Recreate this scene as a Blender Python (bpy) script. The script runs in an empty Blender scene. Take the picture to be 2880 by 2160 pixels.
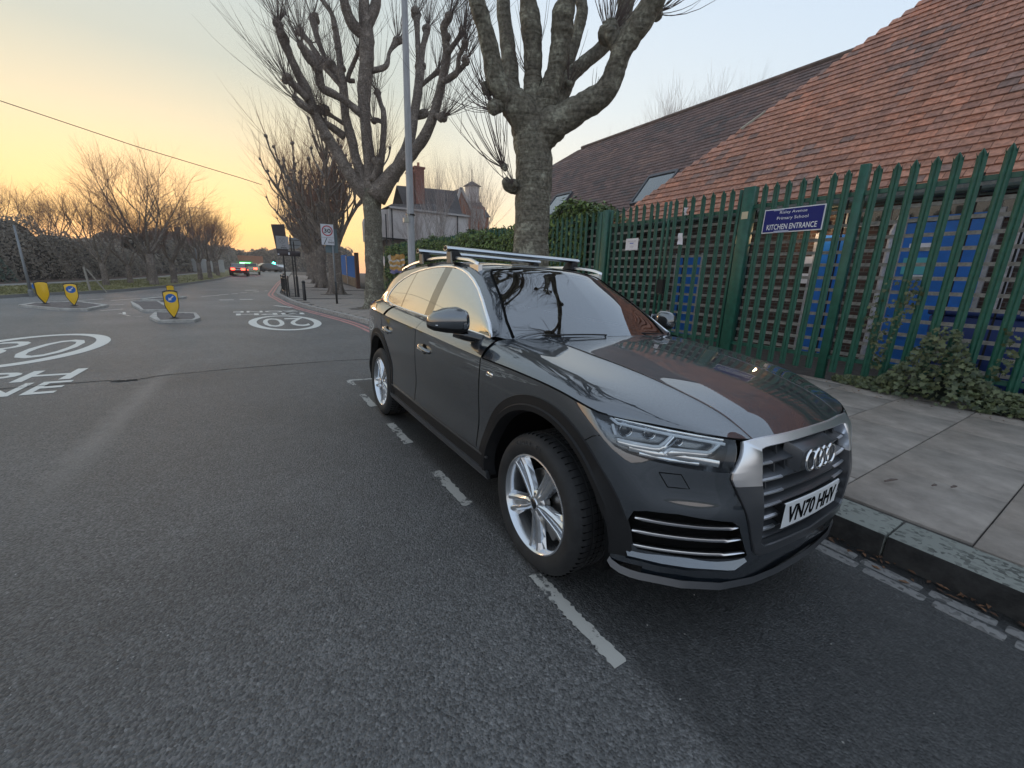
import bpy, bmesh, math, random
from mathutils import Vector, Matrix
random.seed(7)
R = math.radians
scene = bpy.context.scene
# ---------------------------------------------------------------- camera
cam_d = bpy.data.cameras.new('camera')
cam = bpy.data.objects.new('camera', cam_d)
scene.collection.objects.link(cam)
scene.camera = cam
cam_d.sensor_width = 36.0
cam_d.lens = 1158.643 / 2880 * 36.0
cam_d.clip_end = 6000
cam_d.clip_start = 0.05
_y, _p, _r = 2.57093873, 0.25194242, 0.03222528
_d = Vector((math.cos(_y)*math.cos(_p), math.sin(_y)*math.cos(_p), -math.sin(_p)))
_rt = Vector((math.sin(_y), -math.cos(_y), 0))
_up = _rt.cross(_d)
_r2 = _rt*math.cos(_r) + _up*math.sin(_r)
_u2 = -_rt*math.sin(_r) + _up*math.cos(_r)
mw = Matrix((( _r2.x, _u2.x, -_d.x, 1.55109717), (_r2.y, _u2.y, -_d.y, -2.02825129), (_r2.z, _u2.z, -_d.z, 1.47914585), (0, 0, 0, 1)))
cam.matrix_world = mw
# ---------------------------------------------------------------- world: dusk sky
SUN_AZ = R(-171.7)
world = bpy.data.worlds.new('World')
scene.world = world
world.use_nodes = True
wn = world.node_tree; wn.nodes.clear()
def W(t, **k):
    n = wn.nodes.new(t)
    for a, b in k.items(): setattr(n, a, b)
    return n
def wl(a, b): wn.links.new(a, b)
w_out = W('ShaderNodeOutputWorld')
w_bg = W('ShaderNodeBackground'); w_bg.inputs['Strength'].default_value = 0.1
tc = W('ShaderNodeTexCoord'); sep = W('ShaderNodeSeparateXYZ'); wl(tc.outputs['Generated'], sep.inputs[0])
nish = W('ShaderNodeTexSky', sky_type='NISHITA'); nish.sun_disc = False
nish.sun_elevation = R(1.7); nish.sun_rotation = R(90) - SUN_AZ
nish.air_density = 1.6; nish.dust_density = 3.0; nish.ozone_density = 1.6
def wm(op, a, b=None):
    n = W('ShaderNodeMath', operation=op)
    for i, v in enumerate((a, b)):
        if v is None: continue
        if isinstance(v, (int, float)): n.inputs[i].default_value = v
        else: wl(v, n.inputs[i])
    return n.outputs[0]
def wramp(fac, stops):
    n = W('ShaderNodeValToRGB'); cr = n.color_ramp
    cr.elements[0].position = stops[0][0]; cr.elements[0].color = stops[0][1] + (1,)
    cr.elements[1].position = stops[1][0]; cr.elements[1].color = stops[1][1] + (1,)
    for p, c in stops[2:]:
        e = cr.elements.new(p); e.color = c + (1,)
    wl(fac, n.inputs[0]); return n.outputs[0]
elev = wm('MAXIMUM', sep.outputs['Z'], 0.0)
hl = wm('SQRT', wm('ADD', wm('MULTIPLY', sep.outputs['X'], sep.outputs['X']), wm('MULTIPLY', sep.outputs['Y'], sep.outputs['Y'])))
cosaz = wm('DIVIDE', wm('ADD', wm('MULTIPLY', sep.outputs['X'], math.cos(SUN_AZ)), wm('MULTIPLY', sep.outputs['Y'], math.sin(SUN_AZ))), wm('MAXIMUM', hl, 0.001))
az01 = wm('ADD', wm('MULTIPLY', cosaz, 0.5), 0.5)
near = wramp(elev, [(0.0, (1.0, .44, .22)), (.035, (1.0, .56, .22)), (.08, (.98, .66, .24)), (.14, (.88, .62, .30)), (.23, (.62, .56, .38)), (.34, (.43, .46, .40)), (.6, (.38, .46, .52)), (1.0, (.39, .465, .57))])
far = wramp(elev, [(0.0, (.52, .48, .46)), (.10, (.56, .57, .58)), (.3, (.47, .56, .65)), (.5, (.41, .51, .65)), (1.0, (.39, .465, .57))])
mid = wramp(elev, [(0.0, (.95, .60, .38)), (.08, (.84, .66, .44)), (.2, (.70, .66, .56)), (.33, (.57, .61, .62)), (.5, (.47, .55, .64)), (1.0, (.39, .465, .57))])
# sun side -> crosswise -> far side
f1 = W('ShaderNodeMapRange'); f1.interpolation_type = 'SMOOTHSTEP'; wl(az01, f1.inputs['Value'])
f1.inputs['From Min'].default_value = .84; f1.inputs['From Max'].default_value = .985
f2 = W('ShaderNodeMapRange'); f2.interpolation_type = 'SMOOTHSTEP'; wl(az01, f2.inputs['Value'])
f2.inputs['From Min'].default_value = .45; f2.inputs['From Max'].default_value = .86
def wmix(f, a, b):
    n = W('ShaderNodeMix', data_type='RGBA'); 
    if isinstance(f, float): n.inputs[0].default_value = f
    else: wl(f, n.inputs[0])
    wl(a, n.inputs[6]); wl(b, n.inputs[7]); return n.outputs[2]
grad = wmix(f1.outputs[0], wmix(f2.outputs[0], far, mid), near)
sc10 = W('ShaderNodeVectorMath', operation='SCALE'); wl(grad, sc10.inputs[0]); sc10.inputs['Scale'].default_value = 10.0
ns = W('ShaderNodeVectorMath', operation='SCALE'); wl(nish.outputs[0], ns.inputs[0]); ns.inputs['Scale'].default_value = 3.0
wl(wmix(.9, ns.outputs[0], sc10.outputs[0]), w_bg.inputs['Color'])
wl(w_bg.outputs[0], w_out.inputs[0])
# ---------------------------------------------------------------- sun
sd = bpy.data.lights.new('sun', 'SUN'); sd.energy = 0.5; sd.angle = R(12); sd.color = (1.0, .62, .36)
sun = bpy.data.objects.new('sun', sd); scene.collection.objects.link(sun)
sdir = Vector((math.cos(SUN_AZ)*math.cos(R(5)), math.sin(SUN_AZ)*math.cos(R(5)), math.sin(R(5))))
sun.rotation_euler = sdir.to_track_quat('Z', 'Y').to_euler()
vs = scene.view_settings
vs.view_transform = 'Standard'; vs.look = 'None'; vs.gamma = 1.0; vs.exposure = 0.72; vs.use_curve_mapping = False

# ---------------------------------------------------------------- node materials
MATS = {}
def mat(name, col=(.5, .5, .5), rough=.6, metal=0.0, spec=.5, var=0.0, vscale=5.0, bump=0.0, bscale=40.0, coat=0.0, emit=None, estr=0.0, col2=None, detail=4.0, stretch=None):
    if name in MATS: return MATS[name]
    m = bpy.data.materials.new(name); m.use_nodes = True
    nt = m.node_tree; b = nt.nodes['Principled BSDF']
    b.inputs['Base Color'].default_value = (*col, 1); b.inputs['Roughness'].default_value = rough
    b.inputs['Metallic'].default_value = metal; b.inputs['Specular IOR Level'].default_value = spec
    if coat: b.inputs['Coat Weight'].default_value = coat; b.inputs['Coat Roughness'].default_value = .03
    if emit: b.inputs['Emission Color'].default_value = (*emit, 1); b.inputs['Emission Strength'].default_value = estr
    t = nt.nodes.new('ShaderNodeTexCoord'); src = t.outputs['Object']
    if stretch:
        mp = nt.nodes.new('ShaderNodeMapping'); mp.inputs['Scale'].default_value = stretch
        nt.links.new(src, mp.inputs[0]); src = mp.outputs[0]
    if var or col2:
        n = nt.nodes.new('ShaderNodeTexNoise'); n.inputs['Scale'].default_value = vscale; n.inputs['Detail'].default_value = detail
        n.inputs['Roughness'].default_value = .65
        nt.links.new(src, n.inputs['Vector'])
        r = nt.nodes.new('ShaderNodeValToRGB')
        c2 = col2 if col2 else tuple(c*(1-var) for c in col)
        c1 = col if col2 else tuple(min(1, c*(1+var)) for c in col)
        r.color_ramp.elements[0].position = .35; r.color_ramp.elements[0].color = (*c2, 1)
        r.color_ramp.elements[1].position = .65; r.color_ramp.elements[1].color = (*c1, 1)
        nt.links.new(n.outputs[0], r.inputs[0]); nt.links.new(r.outputs[0], b.inputs['Base Color'])
    if bump:
        n2 = nt.nodes.new('ShaderNodeTexNoise'); n2.inputs['Scale'].default_value = bscale; n2.inputs['Detail'].default_value = 5
        nt.links.new(src, n2.inputs['Vector'])
        bp = nt.nodes.new('ShaderNodeBump'); bp.inputs['Strength'].default_value = bump; bp.inputs['Distance'].default_value = .02
        nt.links.new(n2.outputs[0], bp.inputs['Height']); nt.links.new(bp.outputs[0], b.inputs['Normal'])
    MATS[name] = m; return m

# ---------------------------------------------------------------- object helpers
def link(name, me, m=None, parent=None, loc=None, rot=None):
    o = bpy.data.objects.new(name, me); scene.collection.objects.link(o)
    if m is not None and me is not None and len(me.materials) == 0:
        for mm in (m if isinstance(m, (list, tuple)) else [m]): me.materials.append(mm)
    if parent is not None: o.parent = parent
    if loc is not None: o.location = loc
    if rot is not None: o.rotation_euler = rot
    return o
def tag(o, label=None, cat=None, group=None, kind=None):
    if label: o['label'] = label
    if cat: o['category'] = cat
    if group: o['group'] = group
    if kind: o['kind'] = kind
    return o
def empty(name, loc=(0, 0, 0), rz=0, **k):
    o = bpy.data.objects.new(name, None); scene.collection.objects.link(o)
    o.location = loc; o.rotation_euler = (0, 0, rz); o.empty_display_size = .2
    return tag(o, **k)
def copy_tree(o, parent=None):
    c = o.copy(); scene.collection.objects.link(c)
    if parent is not None: c.parent = parent
    for ch in list(o.children): copy_tree(ch, c)
    return c
class MB:
    """collects verts / faces, builds ONE mesh"""
    def __init__(s): s.v = []; s.f = []; s.mi = []; s.cur = 0
    def face(s, *idx): s.f.append(tuple(idx)); s.mi.append(s.cur)
    def add(s, vs, fs):
        n = len(s.v); s.v += [tuple(p) for p in vs]
        for f in fs: s.f.append(tuple(i+n for i in f)); s.mi.append(s.cur)
    def box(s, x0, y0, z0, x1, y1, z1, M=None):
        vs = [(x, y, z) for z in (z0, z1) for y in (y0, y1) for x in (x0, x1)]
        if M is not None: vs = [tuple(M @ Vector(p)) for p in vs]
        s.add(vs, [(0, 2, 3, 1), (4, 5, 7, 6), (0, 1, 5, 4), (2, 6, 7, 3), (0, 4, 6, 2), (1, 3, 7, 5)])
    def prism(s, poly, axis, a, b):
        """extrude 2D poly along axis 0/1/2 from a to b"""
        n = len(poly)
        def P(p, t):
            q = list(p); q.insert(axis, t); return tuple(q)
        s.add([P(p, a) for p in poly] + [P(p, b) for p in poly],
              [tuple(range(n))[::-1], tuple(range(n, 2*n))] + [(i, (i+1) % n, n+(i+1) % n, n+i) for i in range(n)])
    def tube(s, pts, rad, n=8, caps=True):
        pts = [Vector(p) for p in pts]
        if not isinstance(rad, (list, tuple)): rad = [rad]*len(pts)
        base = len(s.v); up = None
        for i, p in enumerate(pts):
            t = (pts[min(i+1, len(pts)-1)] - pts[max(i-1, 0)]); t = t.normalized() if t.length > 1e-9 else Vector((0, 0, 1))
            if up is None:
                up = t.orthogonal().normalized()
            else:
                up = (up - t*up.dot(t)); up = up.normalized() if up.length > 1e-6 else t.orthogonal().normalized()
            w = t.cross(up)
            for k in range(n):
                a = 2*math.pi*k/n
                s.v.append(tuple(p + (up*math.cos(a)+w*math.sin(a))*rad[i]))
        for i in range(len(pts)-1):
            for k in range(n):
                a = base+i*n+k; b2 = base+i*n+(k+1) % n
                s.f.append((a, b2, b2+n, a+n)); s.mi.append(s.cur)
        if caps and n > 2:
            s.f.append(tuple(base+k for k in range(n))[::-1]); s.mi.append(s.cur)
            e = base+(len(pts)-1)*n
            s.f.append(tuple(e+k for k in range(n))); s.mi.append(s.cur)
    def lathe(s, prof, axis=2, n=32, M=None):
        """prof: (radius, along) revolved round axis through the origin"""
        base = len(s.v)
        for r, h in prof:
            for k in range(n):
                a = 2*math.pi*k/n; c = r*math.cos(a); d = r*math.sin(a)
                p = (c, d, h) if axis == 2 else ((c, h, d) if axis == 1 else (h, c, d))
                if M is not None: p = tuple(M @ Vector(p))
                s.v.append(p)
        for i in range(len(prof)-1):
            for k in range(n):
                a = base+i*n+k; b2 = base+i*n+(k+1) % n
                s.f.append((a, b2, b2+n, a+n)); s.mi.append(s.cur)
    def mesh(s, name='mesh', smooth=False):
        me = bpy.data.meshes.new(name); me.from_pydata(s.v, [], s.f); me.validate(); me.update()
        if any(s.mi) and len(me.polygons) == len(s.mi):
            me.polygons.foreach_set('material_index', s.mi)
        if smooth: me.polygons.foreach_set('use_smooth', [True]*len(me.polygons))
        return me
    def build(s, name, m, parent=None, smooth=False, **k):
        return link(name, s.mesh(name, smooth), m, parent, **k)
def fixn(me):
    bm = bmesh.new(); bm.from_mesh(me); bmesh.ops.recalc_face_normals(bm, faces=bm.faces); bm.to_mesh(me); bm.free()
def autosmooth(o, ang=35):
    me = o.data; me.polygons.foreach_set('use_smooth', [True]*len(me.polygons))
    bm = bmesh.new(); bm.from_mesh(me); bm.normal_update()
    for e in bm.edges:
        e.smooth = not (len(e.link_faces) == 2 and e.calc_face_angle(0) > R(ang))
    bm.to_mesh(me); bm.free()
def bevel(o, w, seg=2, ang=30):
    bm = bmesh.new(); bm.from_mesh(o.data); bmesh.ops.recalc_face_normals(bm, faces=bm.faces)
    es = [e for e in bm.edges if len(e.link_faces) == 2 and e.calc_face_angle(0) > R(ang)]
    bmesh.ops.bevel(bm, geom=es, offset=w, segments=seg, affect='EDGES', profile=.6)
    bm.to_mesh(o.data); bm.free(); o.data.polygons.foreach_set('use_smooth', [True]*len(o.data.polygons))
    autosmooth(o, 50); return o
def text_obj(name, txt, size, m, parent=None, ext=.001, bold=0.0, sx=1.0, align='CENTER'):
    cu = bpy.data.curves.new(name, 'FONT'); cu.body = txt; cu.size = size; cu.extrude = ext; cu.align_x = align; cu.align_y = 'CENTER'
    cu.offset = bold; cu.resolution_u = 3
    t = bpy.data.objects.new(name, cu); scene.collection.objects.link(t)
    dg = bpy.context.evaluated_depsgraph_get(); me = bpy.data.meshes.new_from_object(t.evaluated_get(dg))
    bpy.data.objects.remove(t); bpy.data.curves.remove(cu)
    for v in me.vertices: v.co.x *= sx
    return me
def gz(x):
    """height of the road: level by the car, climbing gently beyond the junction"""
    return min(.02*max(0.0, -x-22.0), 1.2)
# ================================================================ SETTING
def asphalt():
    m = bpy.data.materials.new('asphalt'); m.use_nodes = True; nt = m.node_tree; b = nt.nodes['Principled BSDF']
    N = nt.nodes.new; L = nt.links.new
    t = N('ShaderNodeTexCoord'); geo = N('ShaderNodeNewGeometry'); src = geo.outputs['Position']
    v = N('ShaderNodeTexVoronoi'); v.inputs['Scale'].default_value = 105; L(src, v.inputs['Vector'])
    n1 = N('ShaderNodeTexNoise'); n1.inputs['Scale'].default_value = .45; n1.inputs['Detail'].default_value = 6; L(src, n1.inputs['Vector'])
    n2 = N('ShaderNodeTexNoise'); n2.inputs['Scale'].default_value = 60; n2.inputs['Detail'].default_value = 8; n2.inputs['Roughness'].default_value = .7; L(src, n2.inputs['Vector'])
    n3 = N('ShaderNodeTexNoise'); n3.inputs['Scale'].default_value = 7; n3.inputs['Detail'].default_value = 5; L(src, n3.inputs['Vector'])
    def ramp(i, *st):
        r = N('ShaderNodeValToRGB'); r.color_ramp.elements[0].position = st[0][0]; r.color_ramp.elements[0].color = (*[st[0][1]]*3, 1)
        r.color_ramp.elements[1].position = st[1][0]; r.color_ramp.elements[1].color = (*[st[1][1]]*3, 1); L(i, r.inputs[0]); return r.outputs[0]
    def mul(a, c):
        x = N('ShaderNodeMix'); x.data_type = 'RGBA'; x.blend_type = 'MULTIPLY'; x.inputs[0].default_value = 1; L(a, x.inputs[6]); L(c, x.inputs[7]); return x.outputs[2]
    hv = N('ShaderNodeSeparateColor'); L(v.outputs['Color'], hv.inputs[0])
    stone = ramp(hv.outputs[0], (.0, .5), (1.0, 1.5))
    speck = ramp(hv.outputs[1], (.965, 1.0), (.995, 1.55))
    big = ramp(n1.outputs[0], (.3, .74), (.7, 1.2)); fine = ramp(n2.outputs[0], (.32, .48), (.68, 1.42)); med = ramp(n3.outputs[0], (.3, .88), (.7, 1.1))
    base = N('ShaderNodeRGB'); base.outputs[0].default_value = (.094, .093, .092, 1)
    c = mul(mul(mul(mul(base.outputs[0], stone), big), fine), med)
    c = mul(c, speck)
    # worn pale wheel track, seen as a stripe of polished chippings
    sx = N('ShaderNodeSeparateXYZ'); L(src, sx.inputs[0])
    def M(op, a, c2):
        x = N('ShaderNodeMath'); x.operation = op
        for i, q in enumerate((a, c2)):
            if isinstance(q, (int, float)): x.inputs[i].default_value = q
            elif q is not None: L(q, x.inputs[i])
        return x.outputs[0]
    # line from (-0.35,-3.15) to (-5.6,-3.45)
    yy = M('ADD', M('ADD', sx.outputs['Y'], 3.385), M('MULTIPLY', sx.outputs['X'], .0405))
    wob = M('MULTIPLY', M('SUBTRACT', n3.outputs[0], .5), .25)
    dd = M('ABSOLUTE', M('ADD', yy, wob), None)
    mk = N('ShaderNodeMapRange'); L(dd, mk.inputs['Value']); mk.inputs['From Min'].default_value = .17; mk.inputs['From Max'].default_value = .0
    lim = N('ShaderNodeMapRange'); L(sx.outputs['X'], lim.inputs['Value']); lim.inputs['From Min'].default_value = -1.6; lim.inputs['From Max'].default_value = -3.2
    lim2 = N('ShaderNodeMapRange'); L(sx.outputs['X'], lim2.inputs['Value']); lim2.inputs['From Min'].default_value = -7; lim2.inputs['From Max'].default_value = -5.2
    k = M('MULTIPLY', M('MULTIPLY', mk.outputs[0], lim.outputs[0]), M('MULTIPLY', lim2.outputs[0], .55))
    mx = N('ShaderNodeMix'); mx.data_type = 'RGBA'; L(k, mx.inputs[0]); L(c, mx.inputs[6]); mx.inputs[7].default_value = (.21, .20, .185, 1)
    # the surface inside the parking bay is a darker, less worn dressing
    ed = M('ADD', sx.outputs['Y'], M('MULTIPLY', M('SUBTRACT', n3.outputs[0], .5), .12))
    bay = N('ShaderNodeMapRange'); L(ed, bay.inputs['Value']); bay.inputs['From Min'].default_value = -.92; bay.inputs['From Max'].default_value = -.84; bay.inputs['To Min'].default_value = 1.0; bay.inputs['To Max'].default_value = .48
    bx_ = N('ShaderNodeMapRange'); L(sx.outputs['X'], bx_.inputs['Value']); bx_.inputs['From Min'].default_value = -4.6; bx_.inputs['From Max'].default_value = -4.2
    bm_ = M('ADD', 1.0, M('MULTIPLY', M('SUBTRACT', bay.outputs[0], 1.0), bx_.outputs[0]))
    # asphalt colour darkens into the channel by the kerb
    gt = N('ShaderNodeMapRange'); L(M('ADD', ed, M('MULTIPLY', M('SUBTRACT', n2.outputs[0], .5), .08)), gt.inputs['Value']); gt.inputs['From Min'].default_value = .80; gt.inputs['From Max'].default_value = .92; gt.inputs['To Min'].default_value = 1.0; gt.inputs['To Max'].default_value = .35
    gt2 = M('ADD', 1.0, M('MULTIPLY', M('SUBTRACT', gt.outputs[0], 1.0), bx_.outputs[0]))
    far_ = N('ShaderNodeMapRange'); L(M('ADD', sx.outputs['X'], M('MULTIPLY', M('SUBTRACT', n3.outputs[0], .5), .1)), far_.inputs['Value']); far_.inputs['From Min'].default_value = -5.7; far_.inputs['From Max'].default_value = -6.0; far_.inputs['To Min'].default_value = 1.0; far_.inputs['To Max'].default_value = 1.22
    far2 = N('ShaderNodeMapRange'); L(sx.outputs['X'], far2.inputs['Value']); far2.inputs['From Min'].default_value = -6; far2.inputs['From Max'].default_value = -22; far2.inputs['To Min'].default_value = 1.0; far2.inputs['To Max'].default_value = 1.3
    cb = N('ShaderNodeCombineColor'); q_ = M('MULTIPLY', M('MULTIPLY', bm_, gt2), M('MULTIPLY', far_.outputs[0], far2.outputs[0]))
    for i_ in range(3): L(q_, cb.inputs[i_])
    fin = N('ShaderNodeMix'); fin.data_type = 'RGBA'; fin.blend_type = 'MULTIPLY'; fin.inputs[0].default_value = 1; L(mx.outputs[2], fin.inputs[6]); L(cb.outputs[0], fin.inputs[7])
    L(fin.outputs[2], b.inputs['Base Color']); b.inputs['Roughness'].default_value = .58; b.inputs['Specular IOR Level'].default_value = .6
    bp = N('ShaderNodeBump'); bp.inputs['Strength'].default_value = .8; bp.inputs['Distance'].default_value = .0045
    h = M('ADD', M('MULTIPLY', v.outputs['Distance'], -1.2), n2.outputs[0]); L(h, bp.inputs['Height']); L(bp.outputs[0], b.inputs['Normal'])
    return m
M_asph = asphalt()
M_soil = mat('verge soil', (.07, .065, .045), .95, var=.4, vscale=1.5)
M_slab = mat('paving concrete', (.275, .24, .21), .85, var=.24, vscale=3.6, bump=.3, bscale=140, detail=9)
def speckle(name, col, sc=60, lo=.6, hi=1.5, rough=.85, bump=.4, big=1.2):
    m = bpy.data.materials.new(name); m.use_nodes = True; nt = m.node_tree; b = nt.nodes['Principled BSDF']; N = nt.nodes.new; L = nt.links.new
    g = N('ShaderNodeNewGeometry'); v = N('ShaderNodeTexVoronoi'); v.inputs['Scale'].default_value = sc; L(g.outputs['Position'], v.inputs['Vector'])
    s = N('ShaderNodeSeparateColor'); L(v.outputs['Color'], s.inputs[0])
    n = N('ShaderNodeTexNoise'); n.inputs['Scale'].default_value = big*4; n.inputs['Detail'].default_value = 8; L(g.outputs['Position'], n.inputs['Vector'])
    a = N('ShaderNodeMath'); a.operation = 'ADD'; L(s.outputs[0], a.inputs[0]); L(n.outputs[0], a.inputs[1])
    r = N('ShaderNodeValToRGB'); r.color_ramp.elements[0].position = .5; r.color_ramp.elements[0].color = (*[c*lo for c in col], 1)
    r.color_ramp.elements[1].position = 1.4/1.5; r.color_ramp.elements[1].color = (*[min(1, c*hi) for c in col], 1)
    L(a.outputs[0], r.inputs[0]); L(r.outputs[0], b.inputs['Base Color']); b.inputs['Roughness'].default_value = rough
    bp = N('ShaderNodeBump'); bp.inputs['Strength'].default_value = bump; bp.inputs['Distance'].default_value = .005; L(a.outputs[0], bp.inputs['Height']); L(bp.outputs[0], b.inputs['Normal'])
    MATS[name] = m; return m
M_kerb = speckle('granite kerb', (.135, .14, .125), 45, .55, 1.6)
M_kerb2 = speckle('pale far kerb', (.27, .25, .23), 45, .6, 1.4)
M_kerb_face = mat('dark kerb face', (.028, .027, .026), .9, var=.5, vscale=9, bump=.3, bscale=50)
M_sett = speckle('granite sett', (.13, .125, .12), 50, .6, 1.5)
def paint(name, col, worn=.5, scale=28):
    """road paint worn through to the asphalt in places"""
    m = bpy.data.materials.new(name); m.use_nodes = True; nt = m.node_tree; b = nt.nodes['Principled BSDF']; N = nt.nodes.new; L = nt.links.new
    g = N('ShaderNodeNewGeometry'); n = N('ShaderNodeTexNoise'); n.inputs['Scale'].default_value = scale; n.inputs['Detail'].default_value = 8; n.inputs['Roughness'].default_value = .7
    L(g.outputs['Position'], n.inputs['Vector'])
    n2 = N('ShaderNodeTexNoise'); n2.inputs['Scale'].default_value = 3; n2.inputs['Detail'].default_value = 4; L(g.outputs['Position'], n2.inputs['Vector'])
    ad = N('ShaderNodeMath'); ad.operation = 'ADD'; L(n.outputs[0], ad.inputs[0]); L(n2.outputs[0], ad.inputs[1])
    r = N('ShaderNodeValToRGB'); r.color_ramp.elements[0].position = .40+worn*.06; r.color_ramp.elements[0].color = (.08, .08, .08, 1)
    r.color_ramp.elements[1].position = .42+worn*.09; r.color_ramp.elements[1].color = (*col, 1)
    h = N('ShaderNodeMath'); h.operation = 'MULTIPLY'; h.inputs[1].default_value = .5; L(ad.outputs[0], h.inputs[0]); L(h.outputs[0], r.inputs[0])
    L(r.outputs[0], b.inputs['Base Color']); b.inputs['Roughness'].default_value = .65
    bp = N('ShaderNodeBump'); bp.inputs['Strength'].default_value = .3; bp.inputs['Distance'].default_value = .004; L(n.outputs[0], bp.inputs['Height']); L(bp.outputs[0], b.inputs['Normal'])
    MATS[name] = m; return m
M_white = paint('white road paint', (.42, .41, .38), .75)
M_white2 = paint('fresh white road paint', (.66, .65, .60), -.6)
M_red = paint('red road paint', (.48, .22, .20), .0)

# ground to the horizon
def grid_sheet(name, xs, ys, zf, m, off=0.0):
    mb = MB(); nx, ny = len(xs), len(ys)
    mb.v = [(x, y, zf(x, y)+off) for x in xs for y in ys]
    mb.f = [(i*ny+j, (i+1)*ny+j, (i+1)*ny+j+1, i*ny+j+1) for i in range(nx-1) for j in range(ny-1)]; mb.mi = [0]*len(mb.f)
    return mb.build(name, m, smooth=True)
def kerb_y(x):
    """line of the pavement kerb"""
    pts = [(-200, 18), (-120, 9.0), (-60, 2.9), (-40.87, .80), (-32.2, -.02), (-29, -.30), (-27.3, -.47), (-26, -.52), (-24.5, -.44), (-23.14, -.33), (-20, -.18), (-17.25, .07), (-14.54, .50), (-12.4, .83), (-11, 1.0), (-9, 1.08), (-4, 1.06), (0, .985), (.72, .975), (1.48, .97), (3, .965), (8, .95)]
    for (a, b), (c, d) in zip(pts, pts[1:]):
        if a <= x <= c: return b+(d-b)*(x-a)/(c-a)
    return pts[0][1] if x < pts[0][0] else pts[-1][1]
def road_z(x, y):
    z = gz(x)
    if x > -12:                                   # the camber towards the kerb by the parked car
        f = min(1, max(0, (x+12)/4)); z -= f*.030*max(0, min(y, 1.1)+.9)
    return z
XS = [-1500, -600, -300, -200, -140, -100, -82, -70, -60, -50, -45, -40, -36, -32, -30, -28, -26, -24, -22, -20, -16, -12, -10, -8, -6, -4, -3, -2, -1, 0, 1, 2, 3, 6, 12, 40, 300]
tag(grid_sheet('ground', XS, [-1500, -300, -60, -20, -14, 0, 8, 40, 300, 1500], lambda x, y: gz(x)-.12, M_soil), kind='structure')
tag(grid_sheet('road', [x for x in XS if -300 <= x <= 40], [-40, -20, -14, -10, -6, -3, -.9, -.3, .1, .5, .8, 1.0, 1.3, 4, 12], lambda x, y: road_z(x, y), M_asph), kind='structure')
road_top = .004
# pavement with kerbstones and slabs
FENCE = 5.55
def pave_z(x): return gz(x)+.12-.022*min(1, max(0, (x+9)/6))
mb = MB(); xs = [-120, -100, -82, -60, -50, -40.87, -36, -32.2, -29, -27.3, -26, -24.5, -23.14, -20, -17.25, -14.54, -12.4, -11, -9, -7, -4, -2, 0, .72, 1.48, 3, 8]
for x in xs:
    y = kerb_y(x)+.05
    mb.v += [(x, y, -.3+gz(x)), (x, y, pave_z(x)-.018), (x, max(7.2, y+3), pave_z(x)-.018), (x, 30, pave_z(x)-.03)]
for i in range(len(xs)-1):
    for k in range(3): mb.f.append((4*i+k, 4*i+4+k, 4*i+5+k, 4*i+k+1)); mb.mi.append(0)
M_joint = mat('paving joint', (.055, .05, .045), .95, var=.3, vscale=9)
pavement = tag(mb.build('pavement', M_joint), kind='structure')
# kerb stones: each a block following the kerb line
def along(fn, x0, x1, step):
    out = []; x = x0
    while x < x1:
        out.append((x, fn(x))); nx = x+.02; L = 0; px, py = x, fn(x)
        while L < step and nx < x1+step:
            y = fn(nx); L += math.hypot(nx-px, y-py); px, py = nx, y; nx += .02
        x = px
    out.append((x, fn(x))); return out
rnd = random.Random(3)
def block(name, p0, p1, q1, q0, z0, z1, m, parent, bev=.012):
    mb = MB(); mb.add([(*p0, z0[0]), (*p1, z0[1]), (*q1, z0[1]), (*q0, z0[0]), (*p0, z1[0]), (*p1, z1[1]), (*q1, z1[1]), (*q0, z1[0])],
                      [(0, 3, 2, 1), (4, 5, 6, 7), (0, 1, 5, 4), (1, 2, 6, 5), (2, 3, 7, 6), (3, 0, 4, 7)])
    o = mb.build(name, m, parent)
    if bev: bevel(o, bev, 2)
    if name == 'kerb_stone' and p0[0] > -7:                       # near-black colour on the face towards the channel
        o.data.materials.append(M_kerb_face)
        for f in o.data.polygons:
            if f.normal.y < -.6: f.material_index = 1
    return o
ks = along(kerb_y, -34, 5.5, .92)
for (a, ya), (b, yb) in zip(ks, ks[1:]):
    t = Vector((b-a, yb-ya)).normalized(); n = Vector((-t.y, t.x)); g = .004
    p0 = (a+t.x*g, ya+t.y*g); p1 = (b-t.x*g, yb-t.y*g); w = .30 if b > -9 else .17
    j = rnd.uniform(-.003, .003)
    block('kerb_stone', p0, p1, (p1[0]+n.x*w, p1[1]+n.y*w), (p0[0]+n.x*w, p0[1]+n.y*w), (gz(a)-.25, gz(b)-.25), (pave_z(a)+j, pave_z(b)+j), M_kerb if b > -8 else M_kerb2, pavement, .014 if b > -12 else 0)
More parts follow.
